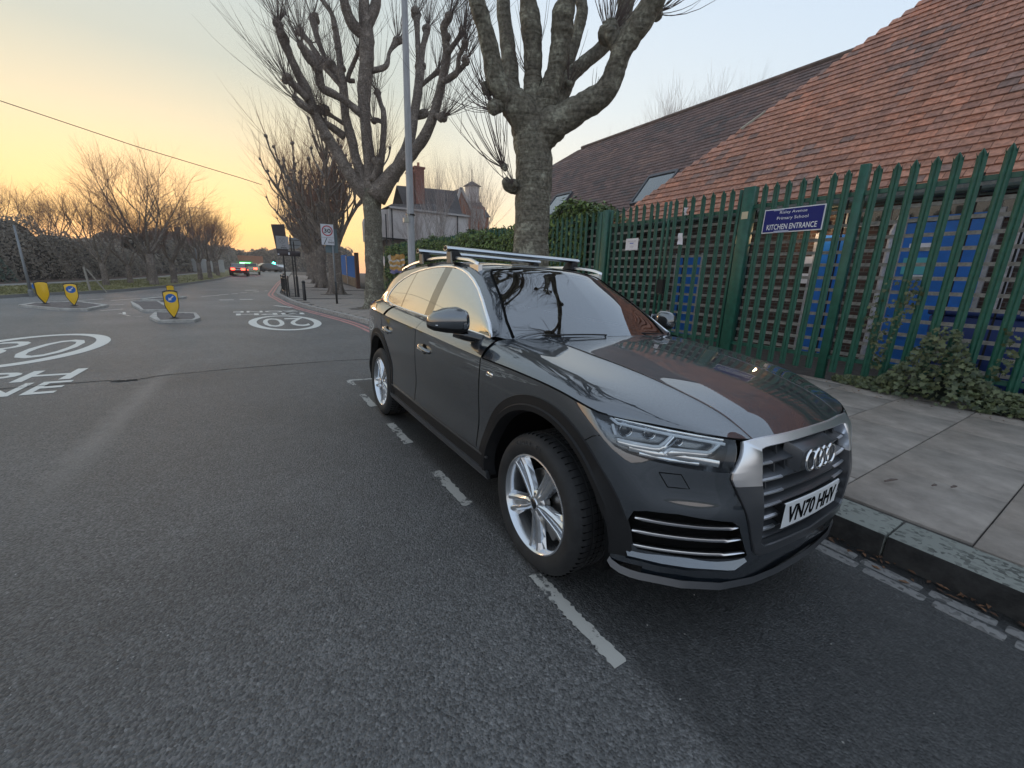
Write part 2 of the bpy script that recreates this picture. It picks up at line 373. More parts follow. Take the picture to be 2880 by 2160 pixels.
# slabs
mbs = {}
def slab_mesh(w, l):
    k = (round(w, 2), round(l, 2))
    if k not in mbs:
        o = MB(); o.box(.004, .004, -.04, w-.004, l-.004, 0); ob = o.build('slab', M_slab); bevel(ob, .004, 1); mbs[k] = ob.data; bpy.data.objects.remove(ob)
    return mbs[k]
col_w = .68; x = 1.25+col_w*6; ci = 0; nslab = 0
tree_pits = [(-4.66, 2.2), (-15.62, 2.35), (-26.0, 2.67), (-33, 2.95)]
while x > -30:
    x0 = x-col_w; y = (2.22 if ci % 2 == 0 else 1.72)-1.8
    while y < 5.5:
        y0, y1 = y, y+.9; y = y1
        ke = max(kerb_y(x0), kerb_y(x))+(.31 if x0 > -9.2 else .18)
        if y1 < ke+.08: continue
        y0 = max(y0, ke); y1 = min(y1, 5.5)
        if y1-y0 < .05: continue
        if any(abs((x0+x)/2-a) < .75 and abs((y0+y1)/2-b) < .8 for a, b in tree_pits): continue
        if nslab > 296 : continue
        o = link('paving_slab', slab_mesh(col_w, y1-y0), M_slab, pavement, loc=(x0, y0, pave_z(x)+rnd.uniform(-.003, .002)), rot=(rnd.uniform(-.002, .002), rnd.uniform(-.002, .002), 0)); nslab += 1
    x = x0; ci += 1
# the rest of the paving, joined, with its joints as geometry
mb = MB()
while x > -62:
    x0 = x-col_w; y = (2.22 if ci % 2 == 0 else 1.72)-2.7
    while y < 5.5:
        y0, y1 = y, y+.9; y = y1; ke = max(kerb_y(x0), kerb_y(x))+.18
        if y1 < ke+.08 or ke > 5.3: continue
        y0 = max(y0, ke); y1 = min(y1, 5.5); z = pave_z(x)+rnd.uniform(-.004, .003); z0_ = z+pave_z(x0)-pave_z(x)
        if any(abs((x0+x)/2-a) < .75 and abs((y0+y1)/2-b) < .8 for a, b in tree_pits+[(-39.5, 3.44), (-49, 4.3)]): continue
        mb.add([(x0+.006, y0+.006, z0_), (x-.006, y0+.006, z), (x-.006, y1-.006, z), (x0+.006, y1-.006, z0_)], [(0, 1, 2, 3)])
    x = x0; ci += 1
far_slabs = mb.build('paving_slab', M_slab, pavement); far_slabs['kind'] = 'stuff'
# gutter setts
gs = MB()
for row in range(2):
    sx0 = -1.2+row*.15
    while sx0 < 4.5:
        l = rnd.uniform(.24, .34); y = kerb_y(sx0)-.225+row*.095; z = road_z(sx0, y)
        o = MB(); o.box(0, -.040, -.05, l-.022, .040, .006+rnd.uniform(-.003, .003)); ob = o.build('gutter_sett', M_sett, pavement, loc=(sx0, y, z), rot=(0, 0, rnd.uniform(-.03, .03)-.02)); bevel(ob, .018, 2)
        sx0 += l
# soil in the tree pits
M_pit = mat('tree pit soil', (.11, .09, .07), .95, var=.4, vscale=7, bump=.5, bscale=25)
for a, b in tree_pits:
    mb = MB(); n = 24
    mb.v = [(a, b, pave_z(a)+.03)]+[(a+.68*max(-1, min(1, 1.3*math.cos(2*math.pi*k/n))), b+.72*max(-1, min(1, 1.3*math.sin(2*math.pi*k/n))), pave_z(a)-.012) for k in range(n)]
    mb.f = [(0, 1+k, 1+(k+1) % n) for k in range(n)]; mb.mi = [0]*n
    tag(mb.build('tree_pit', M_pit, smooth=True), kind='structure')

# ---------------------------------------------------------------- road markings
def strip(path, w, off=road_top, rough_edge=0.0, seed=1, step=None):
    """ribbon along a path on the road"""
    rn = random.Random(seed); mb = MB(); P = [Vector(p) for p in path]
    if step:
        Q = []
        for a, b in zip(P, P[1:]):
            n = max(1, int((b-a).length/step))
            Q += [a.lerp(b, i/n) for i in range(n)]
        P = Q+[P[-1]]
    for i, p in enumerate(P):
        t = (P[min(i+1, len(P)-1)]-P[max(i-1, 0)]).normalized(); n = Vector((-t.y, t.x))
        wa = w/2*(1+rn.uniform(-1, 1)*rough_edge); wb = w/2*(1+rn.uniform(-1, 1)*rough_edge)
        for q in (p+n*wa, p-n*wb): mb.v.append((q.x, q.y, road_z(q.x, q.y)+off))
    for i in range(len(P)-1): mb.f.append((2*i, 2*i+1, 2*i+3, 2*i+2)); mb.mi.append(0)
    return mb
def marking(mb, m, name='road_marking'): return tag(mb.build(name, m), kind='structure')
for i, (a, b) in enumerate([(.10, .70), (-1.23, -.66), (-2.45, -1.86), (-3.64, -3.09), (-4.44, -4.16)]):
    marking(strip([(a, -.925), (b, -.925)], .064 if i == 0 else .075, rough_edge=.24 if i < 4 else .2, seed=i, step=.013 if i == 0 else .03), M_white, 'bay_dash')
marking(strip([(-4.44, -.925), (-4.42, .9)], .07, off=.0045, rough_edge=.2, step=.05), M_white, 'bay_end_line')
# double red lines following the kerb
def offk(d, x0, x1):
    out = []; x = x0
    while x <= x1:
        e = .15; t = Vector((2*e, kerb_y(x+e)-kerb_y(x-e))).normalized()
        out.append((x+t.y*d, kerb_y(x)-t.x*d)); x += .4
    return out
marking(strip(offk(.40, -60, -5.1), .10, rough_edge=.15, seed=5), M_red, 'red_line')
marking(strip(offk(.22, -60, -5.1), .10, rough_edge=.15, seed=6), M_red, 'red_line')
# 20 and 30 roundels
def ring(cx, cy, rx, ry, w, n=72, rot=0):
    mb = MB(); c, s = math.cos(rot), math.sin(rot)
    for k in range(n):
        a = 2*math.pi*k/n
        for f in (1, 1-w):
            x, y = rx*f*math.cos(a), ry*(1-(1-f)*rx/ry*.9)*math.sin(a) if f < 1 else ry*math.sin(a)
            X, Y = cx+x*c-y*s, cy+x*s+y*c; mb.v.append((X, Y, road_z(X, Y)+road_top))
    for k in range(n):
        a = 2*k; b = 2*((k+1) % n); mb.f.append((a, a+1, b+1, b)); mb.mi.append(0)
    return mb
def road_text(txt, cx, cy, length, width, flip, rot=0, m=M_white2, bold=.012, name='road_lettering'):
    """reading direction +y with its top towards -x; flip: the other way round"""
    me = text_obj(name, txt, 1.0, None, ext=0, bold=bold)
    xs = [v.co.x for v in me.vertices]; ys = [v.co.y for v in me.vertices]
    mx, Mx, my, My = min(xs), max(xs), min(ys), max(ys)
    s = -1 if flip else 1; c, sn = math.cos(rot), math.sin(rot)
    for v in me.vertices:
        u = ((v.co.x-mx)/(Mx-mx)-.5)*width*s; w = ((v.co.y-my)/(My-my)-.5)*length*s
        X, Y = -w, u
        X, Y = cx+X*c-Y*sn, cy+X*sn+Y*c
        v.co = (X, Y, road_z(X, Y)+road_top)
    bm = bmesh.new(); bm.from_mesh(me); bmesh.ops.recalc_face_normals(bm, faces=bm.faces)
    for f in bm.faces:
        if f.normal.z < 0: f.normal_flip()
    bm.to_mesh(me); bm.free()
    return tag(link(name, me, m), kind='structure')
marking(ring(-12.42, -1.12, 2.05, .93, .11, rot=.02), M_white2, 'speed_roundel')
road_text('20', -12.42, -1.12, 2.3, 1.15, True, bold=.0)
road_text('MPH', -15.15, -1.35, .62, 2.05, True)
road_text('ZONE', -16.2, -1.45, .62, 2.05, True)
marking(ring(-9.12, -5.42, 1.98, 1.02, .12, rot=-.04), M_white2, 'speed_roundel')
road_text('30', -9.05, -5.4, 2.1, 1.3, False, rot=-.04, bold=-.008)
road_text('MPH', -6.42, -4.98, .72, 1.75, False, rot=-.03)
road_text('ZONE', -5.62, -4.98, .70, 1.85, False, rot=-.03)
# junction give-way bars and dashed lines further off
for a, b, w in [((-22.87, -3.12), (-22.95, -2.55), .22), ((-23.1, -2.30), (-23.2, -1.76), .22), ((-30.55, -2.04), (-30.9, -1.34), .22),
                ((-25.1, -3.95), (-25.95, -3.25), .1), ((-26.2, -3.3), (-26.8, -2.85), .1), ((-27.0, -2.7), (-27.45, -2.41), .1), ((-28.0, -2.28), (-28.35, -1.96), .1), ((-29.0, -1.6), (-29.4, -1.3), .1), ((-29.9, -1.0), (-30.26, -.77), .1),
                ((-19.2, -1.02), (-18.0, -.46), .16), ((-16.7, -5.45), (-15.9, -5.3), .07), ((-17.4, -6.15), (-18.0, -5.7), .08), ((-19.9, -6.6), (-20.3, -6.1), .08), ((-18.5, -9.5), (-17.4, -9.6), .09), ((-21.6, -8.6), (-23.5, -7.3), .08), ((-22.6, -6.9), (-25.2, -5.2), .07)]:
    marking(strip([a, b], w, off=.005, rough_edge=.1, step=.2), M_white2, 'lane_dash')
# box patch near the island
for a, b in [((-16.3, -5.5), (-15.2, -5.05)), ((-15.2, -5.05), (-15.05, -4.75)), ((-16.3, -5.5), (-16.1, -5.2))]:
    marking(strip([a, b], .06, rough_edge=.1), M_white, 'lane_dash')
# joint across the carriageway
M_crack = mat('tar joint', (.018, .017, .017), .9, bump=.4, bscale=60)
rn = random.Random(9); pts = []
cp = [(-5.70, -4.9), (-5.74, -3.74), (-5.60, -3.46), (-5.80, -3.16), (-5.93, -2.02), (-5.97, -.24), (-6.0, .9)]
for (a, b), (c, d) in zip(cp, cp[1:]):
    for i in range(14): pts.append((a+(c-a)*i/14+rn.uniform(-.012, .012), b+(d-b)*i/14))
tag(strip(pts, .022, rough_edge=.6, seed=4).build('road_joint', M_crack), kind='structure')
tag(strip([(-5.66, -3.62), (-5.61, -3.5), (-5.64, -3.38)], .10, rough_edge=.5, step=.03).build('road_joint', M_crack), kind='structure')
# small stones and chips on the tarmac
mb = MB(); rn = random.Random(21)
for i in range(900):
    r = rn.uniform(.6, 7) ; a = rn.uniform(0, 6.28); X, Y = 0.2+r*math.cos(a), -2.2+r*math.sin(a)
    if Y > .4: continue
    s = rn.uniform(.0015, .0045); z = road_z(X, Y)
    vs = [(X+s*rn.uniform(.6, 1.5)*c, Y+s*rn.uniform(.6, 1.5)*d, z+e*s) for c, d, e in ((1, 0, .1), (0, 1, .1), (-1, 0, .1), (0, -1, .1), (0, 0, 1.2))]
    mb.add(vs, [(0, 1, 4), (1, 2, 4), (2, 3, 4), (3, 0, 4)])
tag(mb.build('loose_grit', mat('pale grit', (.30, .29, .27), .8, var=.4, vscale=30)), kind='stuff')
# ================================================================ THE PARKED CAR
import numpy as np
from mathutils.bvhtree import BVHTree
def carpaint():
    m = bpy.data.materials.new('dark grey car paint'); m.use_nodes = True; nt = m.node_tree; b = nt.nodes['Principled BSDF']; N = nt.nodes.new; L = nt.links.new
    t = N('ShaderNodeTexCoord'); v = N('ShaderNodeTexVoronoi'); v.inputs['Scale'].default_value = 900; L(t.outputs['Object'], v.inputs['Vector'])
    s = N('ShaderNodeSeparateColor'); L(v.outputs['Color'], s.inputs[0])
    r = N('ShaderNodeValToRGB'); r.color_ramp.elements[0].color = (.008, .013, .020, 1); r.color_ramp.elements[1].color = (.032, .046, .064, 1); L(s.outputs[0], r.inputs[0])
    L(r.outputs[0], b.inputs['Base Color']); b.inputs['Metallic'].default_value = .6; b.inputs['Roughness'].default_value = .36
    # road film: low on the doors the clearcoat is duller with dust
    n = N('ShaderNodeTexNoise'); n.inputs['Scale'].default_value = 6; n.inputs['Detail'].default_value = 7; L(t.outputs['Object'], n.inputs['Vector'])
    sz = N('ShaderNodeSeparateXYZ'); L(t.outputs['Object'], sz.inputs[0])
    mr = N('ShaderNodeMapRange'); L(sz.outputs['Z'], mr.inputs['Value']); mr.inputs['From Min'].default_value = .9; mr.inputs['From Max'].default_value = .3; mr.inputs['To Min'].default_value = .012; mr.inputs['To Max'].default_value = .12
    q = N('ShaderNodeMath'); q.operation = 'MULTIPLY'; L(n.outputs[0], q.inputs[0]); L(mr.outputs[0], q.inputs[1])
    b.inputs['Coat Weight'].default_value = 1.0; L(q.outputs[0], b.inputs['Coat Roughness']); b.inputs['Coat IOR'].default_value = 2.45
    return m
M_paint = carpaint(); MATS['paint'] = M_paint
M_clad = mat('black textured cladding', (.011, .011, .012), .6, spec=.3, bump=.15, bscale=600)
M_gloss = mat('gloss black trim', (.006, .006, .007), .08, coat=1)
M_gap = mat('shadow gap rubber', (.003, .003, .003), .9, spec=.1)
M_inner = mat('dark wheel liner', (.006, .006, .006), .95, spec=.1)
M_chrome = mat('bright chrome', (.82, .83, .85), .07, 1.0)
M_satin = mat('satin aluminium', (.78, .79, .82), .32, 1.0)
M_satind = mat('dark satin grille grey', (.115, .12, .13), .30, .7)
M_tyre = mat('tyre rubber', (.018, .018, .019), .72, var=.3, vscale=14, bump=.12, bscale=300)
M_alloy = mat('silver alloy', (.66, .68, .71), .22, .9, coat=.6)
M_disc = mat('brake disc steel', (.35, .34, .33), .35, 1.0)
M_cal = mat('brake caliper grey', (.12, .12, .12), .5)
M_seat = mat('dark seat cloth', (.02, .02, .022), .85)
M_plate = mat('white number plate', (.72, .73, .74), .35, coat=.3)
M_ink = mat('black plate lettering', (.003, .003, .004), .9, spec=.05)
def glassy(name, tint, tr, ior=1.7):
    m = bpy.data.materials.new(name); m.use_nodes = True; nt = m.node_tree; nt.nodes.clear(); N = nt.nodes.new; L = nt.links.new
    o = N('ShaderNodeOutputMaterial'); g = N('ShaderNodeBsdfGlossy'); g.inputs['Roughness'].default_value = .015; g.inputs['Color'].default_value = (.95, .97, 1, 1)
    t = N('ShaderNodeBsdfTransparent'); t.inputs['Color'].default_value = (*tint, 1)
    f0 = N('ShaderNodeFresnel'); f0.inputs['IOR'].default_value = ior
    f = N('ShaderNodeMapRange'); L(f0.outputs[0], f.inputs['Value']); f.inputs['To Min'].default_value = tr
    mx = N('ShaderNodeMixShader'); L(f.outputs[0], mx.inputs[0]); L(t.outputs[0], mx.inputs[1]); L(g.outputs[0], mx.inputs[2]); L(mx.outputs[0], o.inputs[0])
    MATS[name] = m; return m
M_glass = glassy('tinted window glass', (.13, .15, .15), .17, 2.0)
M_sideglass = glassy('side window glass', (.14, .15, .14), .48, 2.0)
M_lens = glassy('clear lamp lens', (.93, .95, .96), 0, 1.5)

A_ROLL = -0.027381
car = empty('parked_car', label='dark grey five-door SUV with silver roof bars parked at the kerb', cat='car')
car.matrix_world = Matrix.Translation((0, -.9, 0)) @ Matrix.Rotation(A_ROLL, 4, 'X') @ Matrix.Translation((0, .9, 0))

def bmat(n, per):
    """basis: uniform cubic B-spline through phantom-clamped ends, per samples a span"""
    T = []
    for i in range(n-1):
        for k in range(per):
            T.append(i+k/per)
    T.append(n-1.0)
    Bm = np.zeros((len(T), n))
    for r, t in enumerate(T):
        i = min(int(t), n-2); u = t-i
        w = [(1-u)**3/6, (3*u**3-6*u*u+4)/6, (-3*u**3+3*u*u+3*u+1)/6, u**3/6]
        for k, wt in zip((i-1, i, i+1, i+2), w):
            if k < 0: Bm[r, 0] += 2*wt; Bm[r, 1] -= wt
            elif k > n-1: Bm[r, n-1] += 2*wt; Bm[r, n-2] -= wt
            else: Bm[r, k] += wt
    return Bm
def surf(P, pu, pv, it=2):
    P = np.array(P, float); nu, nv = P.shape[:2]
    Cp = P.copy()
    Iu, Iv = bmat(nu, 1), bmat(nv, 1)
    for _ in range(it):
        E = np.einsum('ai,bj,ijk->abk', Iu, Iv, Cp); Cp = Cp+(P-E)*.9
    return np.einsum('ai,bj,ijk->abk', bmat(nu, pu), bmat(nv, pv), Cp)
def grid_bm(G, flip=False):
    nu, nv = G.shape[:2]; bm = bmesh.new(); V = [[bm.verts.new(G[i, j]) for j in range(nv)] for i in range(nu)]
    for i in range(nu-1):
        for j in range(nv-1):
            q = [V[i][j], V[i+1][j], V[i+1][j+1], V[i][j+1]]
            if flip: q.reverse()
            try: bm.faces.new(q)
            except ValueError: pass
    bmesh.ops.remove_doubles(bm, verts=bm.verts, dist=1e-5); bm.normal_update(); return bm
def bvh_normals(bm):
    """tree + smooth normal lookup of the uncut surface"""
    bm.normal_update(); tri = bmesh.new(); 
    me = bpy.data.meshes.new('t'); bm.to_mesh(me); tri.from_mesh(me); bmesh.ops.triangulate(tri, faces=tri.faces); tri.normal_update(); tri.verts.ensure_lookup_table(); tri.faces.ensure_lookup_table()
    vn = [v.normal.copy() for v in tri.verts]; vc = [v.co.copy() for v in tri.verts]; fs = [[v.index for v in f.verts] for f in tri.faces]
    T = BVHTree.FromPolygons(vc, fs); tri.free(); bpy.data.meshes.remove(me)
    from mathutils.interpolate import poly_3d_calc
    def nrm(p):
        loc, n, i, d = T.find_nearest(p)
        if i is None: return Vector((0, 0, 1))
        w = poly_3d_calc([vc[k] for k in fs[i]], loc); r = Vector((0, 0, 0))
        for k, ww in zip(fs[i], w): r += vn[k]*ww
        return r.normalized()
    return T, nrm
def cut_poly(bm, poly, ax, flt):
    """cut the convex polygon poly (in the plane of the axes ax) into bm; returns the faces inside"""
    cx = sum(p[0] for p in poly)/len(poly); cy = sum(p[1] for p in poly)/len(poly)
    mnx = min(p[0] for p in poly)-.03; mxx = max(p[0] for p in poly)+.03; mny = min(p[1] for p in poly)-.03; mxy = max(p[1] for p in poly)+.03
    area = sum(a[0]*b[1]-b[0]*a[1] for a, b in zip(poly, poly[1:]+poly[:1]))
    if area < 0: poly = poly[::-1]
    def near(f):
        a = [v.co[ax[0]] for v in f.verts]; b = [v.co[ax[1]] for v in f.verts]
        return max(a) > mnx and min(a) < mxx and max(b) > mny and min(b) < mxy and flt(f.calc_center_median())
    planes = []
    for a, b in zip(poly, poly[1:]+poly[:1]):
        n2 = Vector((-(b[1]-a[1]), b[0]-a[0]))
        if n2.length < 1e-9: continue
        n2.normalize(); no = Vector((0, 0, 0)); no[ax[0]] = n2.x; no[ax[1]] = n2.y
        co = Vector((0, 0, 0)); co[ax[0]] = a[0]; co[ax[1]] = a[1]; planes.append((co, no, a, b))
    for co, no, a, b in planes:
        L = math.hypot(b[0]-a[0], b[1]-a[1]); 
        def nearseg(f):
            xs = [v.co[ax[0]] for v in f.verts]; ys = [v.co[ax[1]] for v in f.verts]
            return max(xs) > min(a[0], b[0])-.004 and min(xs) < max(a[0], b[0])+.004 and max(ys) > min(a[1], b[1])-.004 and min(ys) < max(a[1], b[1])+.004
        fs = [f for f in bm.faces if near(f) and nearseg(f)]
        geom = list({v for f in fs for v in f.verts})+list({e for f in fs for e in f.edges})+fs
        if fs: bmesh.ops.bisect_plane(bm, geom=geom, dist=1e-6, plane_co=co, plane_no=no)
    ins = []
    for f in bm.faces:
        if not near(f): continue
        c = f.calc_center_median()
        if all((c-co).dot(no) > -1e-5 for co, no, _, _ in planes): ins.append(f)
    return ins
def split_off(bm, faces):
    """move faces into a bmesh of their own"""
    nb = bmesh.new(); mp = {}
    for f in faces:
        q = []
        for v in f.verts:
            if v not in mp: mp[v] = nb.verts.new(v.co)
            q.append(mp[v])
        try: nb.faces.new(q)
        except ValueError: pass
    bmesh.ops.delete(bm, geom=faces, context='FACES'); nb.normal_update(); return nb
def mirror_bm(bm):
    geom = list(bm.verts)+list(bm.edges)+list(bm.faces)
    r = bmesh.ops.duplicate(bm, geom=geom); vs = [g for g in r['geom'] if isinstance(g, bmesh.types.BMVert)]; fs = [g for g in r['geom'] if isinstance(g, bmesh.types.BMFace)]
    for v in vs: v.co.y = -v.co.y
    bmesh.ops.reverse_faces(bm, faces=fs); bmesh.ops.remove_doubles(bm, verts=bm.verts, dist=2e-4)
def put(bm, name, m, parent, nrm=None, mirror=True, free=True):
    """mesh from a bmesh, keeping the smooth normals of the uncut surface"""
    if mirror == 'flip':
        for v in bm.verts: v.co.y = -v.co.y
        bmesh.ops.reverse_faces(bm, faces=bm.faces)
    elif mirror: mirror_bm(bm)
    me = bpy.data.meshes.new(name); bm.to_mesh(me)
    me.polygons.foreach_set('use_smooth', [True]*len(me.polygons))
    if nrm:
        ns = []
        for v in me.vertices:
            p = v.co.copy(); s = 1
            if mirror == 'flip' or (mirror and p.y > 0): p.y = -p.y; s = -1
            n = nrm(p); ns.append((n.x, s*n.y, n.z))
        me.normals_split_custom_set_from_vertices(ns)
    if free: bm.free()
    return link(name, me, m, parent)
OUT = .0

# ---- control grids (right-hand half; y < 0), metres from the front axle
zc = lambda x: None
R6 = [(.805, 0, .905), (.797, -.24, .903), (.775, -.41, .900), (.735, -.555, .918), (.62, -.69, .933), (.475, -.80, .942), (.41, -.862, .953), (.36, -.902, .968), (.2, -.918, .995), (0, -.928, 1.012), (-.3, -.935, 1.022), (-.6, -.938, 1.024), (-1.1, -.94, 1.042), (-1.6, -.94, 1.06), (-2.1, -.94, 1.075), (-2.5, -.935, 1.09), (-2.85, -.925, 1.105), (-3.2, -.90, 1.115), (-3.45, -.85, 1.12), (-3.6, -.76, 1.12), (-3.68, -.6, 1.12), (-3.73, -.35, 1.12), (-3.74, 0, 1.12)]
front = [  # per station: y, then (x, z) for rows R5..R0
    (0, (.845, .82), (.872, .74), (.888, .62), (.890, .50), (.885, .38), (.855, .27)),
    (-.24, (.838, .82), (.864, .74), (.880, .62), (.882, .50), (.878, .38), (.850, .27)),
    (-.41, (.815, .83), (.842, .745), (.862, .62), (.864, .50), (.860, .385), (.838, .27)),
    (-.56, (.776, .85), (.796, .705), (.824, .61), (.805, .51), (.800, .39), (.785, .275)),
    (-.69, (.684, .865), (.705, .71), (.738, .61), (.716, .52), (.712, .395), (.700, .285)),
    (-.80, (.554, .875), (.597, .715), (.628, .61), (.612, .52), (.612, .40), (.600, .295)),
    (-.87, (.462, .89), (.498, .805), (.512, .66), (.512, .52), (.512, .40), (.505, .30)),
    (-.912, (.392, .90), (.41, .81), (.416, .66), (.416, .52), (.416, .40), (.412, .30))]
rows = [[] for _ in range(7)]
for (y, *xz), r6 in zip(front, R6[:8]):
    rows[0].append(r6)
    for k, (x, z) in enumerate(xz): rows[k+1].append((x, y, z))
side = [(-.004, -.066), (-.006, None), (.006, None), (-.006, None), (-.004, None), (.028, None)]
for i, (x, y, z) in enumerate(R6[8:19]):
    rows[0].append((x, y, z)); rear = max(0, (-x-2.9)/.6)
    for k, (dy, dz) in enumerate(side):
        zz = z-.066 if k == 0 else (.80, .64, .51, .39, .26)[k-1]
        rows[k+1].append((x-.03*rear*(k > 0), y+dy+.0, zz))
for (x, y, z), sx in zip(R6[19:], (.03, .05, .06, .06)):
    rows[0].append((x, y, z))
    for k, zz in enumerate((1.03, .85, .70, .55, .42, .30)): rows[k+1].append((x-sx*(1 if k > 1 else .5), y, zz))
GL = surf(rows, 5, 5)
body = grid_bm(GL)
# outward side of a face must look away from the middle of the car
def orient(bm, c=Vector((-1.5, 0, .7))):
    s = 0
    for f in bm.faces:
        d = f.calc_center_median()-c; s += f.normal.dot(d)
    if s < 0: bmesh.ops.reverse_faces(bm, faces=bm.faces)
    bm.normal_update()
orient(body); T_body, N_body = bvh_normals(body)
# shoulder: crease -> window line
BELT = [(-.52, -.845, 1.118), (-.85, -.83, 1.128), (-1.3, -.828, 1.139), (-1.74, -.826, 1.150), (-2.14, -.824, 1.160), (-2.6, -.820, 1.176), (-2.95, -.812, 1.196), (-3.2, -.79, 1.20), (-3.4, -.75, 1.19), (-3.52, -.66, 1.185), (-3.6, -.5, 1.18), (-3.64, -.25, 1.18), (-3.65, 0, 1.18)]
CR = [(-.52, -.937, 1.023), (-.85, -.939, 1.033), (-1.3, -.94, 1.05), (-1.74, -.94, 1.064), (-2.14, -.94, 1.076), (-2.6, -.934, 1.094), (-2.95, -.921, 1.108), (-3.2, -.90, 1.115), (-3.45, -.85, 1.12), (-3.6, -.76, 1.12), (-3.68, -.6, 1.12), (-3.73, -.35, 1.12), (-3.74, 0, 1.12)]
rowsB = [CR]
for f, (dy, dz) in ((.35, (-.012, .004)), (.7, (-.010, .006))):
    rowsB.append([(a[0]+(b[0]-a[0])*f, (a[1]+(b[1]-a[1])*f)+dy*(1 if abs(a[1]) > .3 else 0), a[2]+(b[2]-a[2])*f+dz) for a, b in zip(CR, BELT)])
rowsB.append(BELT)
shoulder = grid_bm(surf(rowsB, 4, 6)); orient(shoulder); T_sh, N_sh = bvh_normals(shoulder)
# bonnet
BON = [
 [(-.52, -.937, 1.023), (-.535, -.865, 1.097), (-.565, -.76, 1.122), (-.55, -.62, 1.126), (-.51, -.5, 1.130), (-.45, -.25, 1.138), (-.43, 0, 1.142)],
 [(-.3, -.935, 1.022), (-.3, -.882, 1.075), (-.3, -.78, 1.101), (-.3, -.645, 1.108), (-.28, -.50, 1.121), (-.26, -.24, 1.124), (-.25, 0, 1.127)],
 [(0, -.928, 1.012), (0, -.885, 1.050), (0, -.79, 1.070), (0, -.64, 1.076), (0, -.49, 1.094), (.02, -.23, 1.097), (.03, 0, 1.101)],
 [(.2, -.918, .995), (.2, -.875, 1.024), (.22, -.78, 1.040), (.24, -.63, 1.046), (.26, -.47, 1.061), (.28, -.22, 1.063), (.29, 0, 1.067)],
 [(.30, -.910, .980), (.34, -.862, .997), (.38, -.76, 1.008), (.42, -.61, 1.013), (.45, -.45, 1.024), (.47, -.21, 1.028), (.48, 0, 1.033)],
 [(.345, -.903, .971), (.41, -.838, .973), (.50, -.73, .975), (.56, -.59, .977), (.60, -.43, .985), (.62, -.21, .989), (.63, 0, .994)],
 [(.372, -.895, .965), (.447, -.816, .957), (.58, -.705, .952), (.665, -.57, .945), (.70, -.42, .944), (.722, -.21, .949), (.732, 0, .953)],
 [(.39, -.885, .958), (.475, -.80, .942), (.63, -.68, .933), (.735, -.555, .918), (.775, -.41, .900), (.797, -.24, .903), (.805, 0, .905)]]
# sharpen the two long creases with doubled columns
B2 = []
for r in BON:
    r = list(r); c = r[4]; a = Vector(c)+Vector((0, -.022, -.006)); b = Vector(c)+Vector((0, .022, -.0005))
    B2.append(r[:4]+[tuple(a), c, tuple(b)]+r[5:])
bonnet = grid_bm(surf(B2, 6, 5)); orient(bonnet, Vector((0, 0, .5))); T_bon, N_bon = bvh_normals(bonnet)
# greenhouse
GH = [
 [(-.585, -.828, 1.118), (-.60, -.818, 1.135), (-.575, -.775, 1.13), (-.555, -.72, 1.123), (-.51, -.5, 1.13), (-.45, -.25, 1.138), (-.43, 0, 1.142)],
 [(-.70, -.825, 1.124), (-.765, -.775, 1.24), (-.73, -.745, 1.24), (-.70, -.695, 1.24), (-.655, -.48, 1.25), (-.60, -.24, 1.257), (-.58, 0, 1.26)],
 [(-.95, -.823, 1.130), (-.98, -.712, 1.365), (-.93, -.678, 1.375), (-.90, -.632, 1.375), (-.84, -.44, 1.39), (-.79, -.22, 1.398), (-.77, 0, 1.402)],
 [(-1.2, -.822, 1.136), (-1.22, -.657, 1.482), (-1.15, -.622, 1.492), (-1.115, -.578, 1.487), (-1.04, -.40, 1.508), (-.99, -.2, 1.52), (-.97, 0, 1.525)],
 [(-1.4, -.822, 1.141), (-1.42, -.634, 1.542), (-1.36, -.600, 1.566), (-1.26, -.547, 1.555), (-1.19, -.38, 1.571), (-1.15, -.19, 1.58), (-1.13, 0, 1.583)],
 [(-1.75, -.821, 1.150), (-1.75, -.620, 1.575), (-1.74, -.596, 1.598), (-1.72, -.54, 1.606), (-1.7, -.37, 1.616), (-1.68, -.18, 1.621), (-1.68, 0, 1.622)],
 [(-2.15, -.820, 1.160), (-2.15, -.624, 1.565), (-2.15, -.598, 1.592), (-2.15, -.54, 1.602), (-2.15, -.37, 1.614), (-2.15, -.18, 1.62), (-2.15, 0, 1.622)],
 [(-2.6, -.817, 1.176), (-2.58, -.648, 1.503), (-2.6, -.620, 1.548), (-2.62, -.55, 1.571), (-2.64, -.37, 1.59), (-2.65, -.18, 1.598), (-2.65, 0, 1.60)],
 [(-2.95, -.810, 1.196), (-2.90, -.710, 1.40), (-2.98, -.665, 1.475), (-3.03, -.57, 1.52), (-3.08, -.38, 1.545), (-3.1, -.19, 1.553), (-3.1, 0, 1.555)],
 [(-3.15, -.795, 1.200), (-3.13, -.745, 1.31), (-3.22, -.69, 1.355), (-3.32, -.58, 1.38), (-3.36, -.38, 1.395), (-3.38, -.19, 1.40), (-3.38, 0, 1.40)],
 [(-3.35, -.76, 1.195), (-3.36, -.72, 1.22), (-3.45, -.66, 1.215), (-3.55, -.55, 1.21), (-3.61, -.38, 1.20), (-3.63, -.19, 1.20), (-3.64, 0, 1.20)]]
GH2 = [[r[0], tuple(.5*(a+b)+(-.012 if i == 1 else 0) for i, (a, b) in enumerate(zip(r[0], r[1])))]+r[1:] for r in GH]
green = grid_bm(surf(GH2, 7, 5)); orient(green, Vector((-1.9, 0, 1.2))); T_gr, N_gr = bvh_normals(green)
trees4 = [T_body, T_sh, T_bon, T_gr]
def cast(o, d):
    o, d = Vector(o), Vector(d).normalized(); best = None
    for T in trees4:
        h = T.ray_cast(o, d)
        if h[0] is not None and (best is None or h[3] < best[3]): best = h
    return best
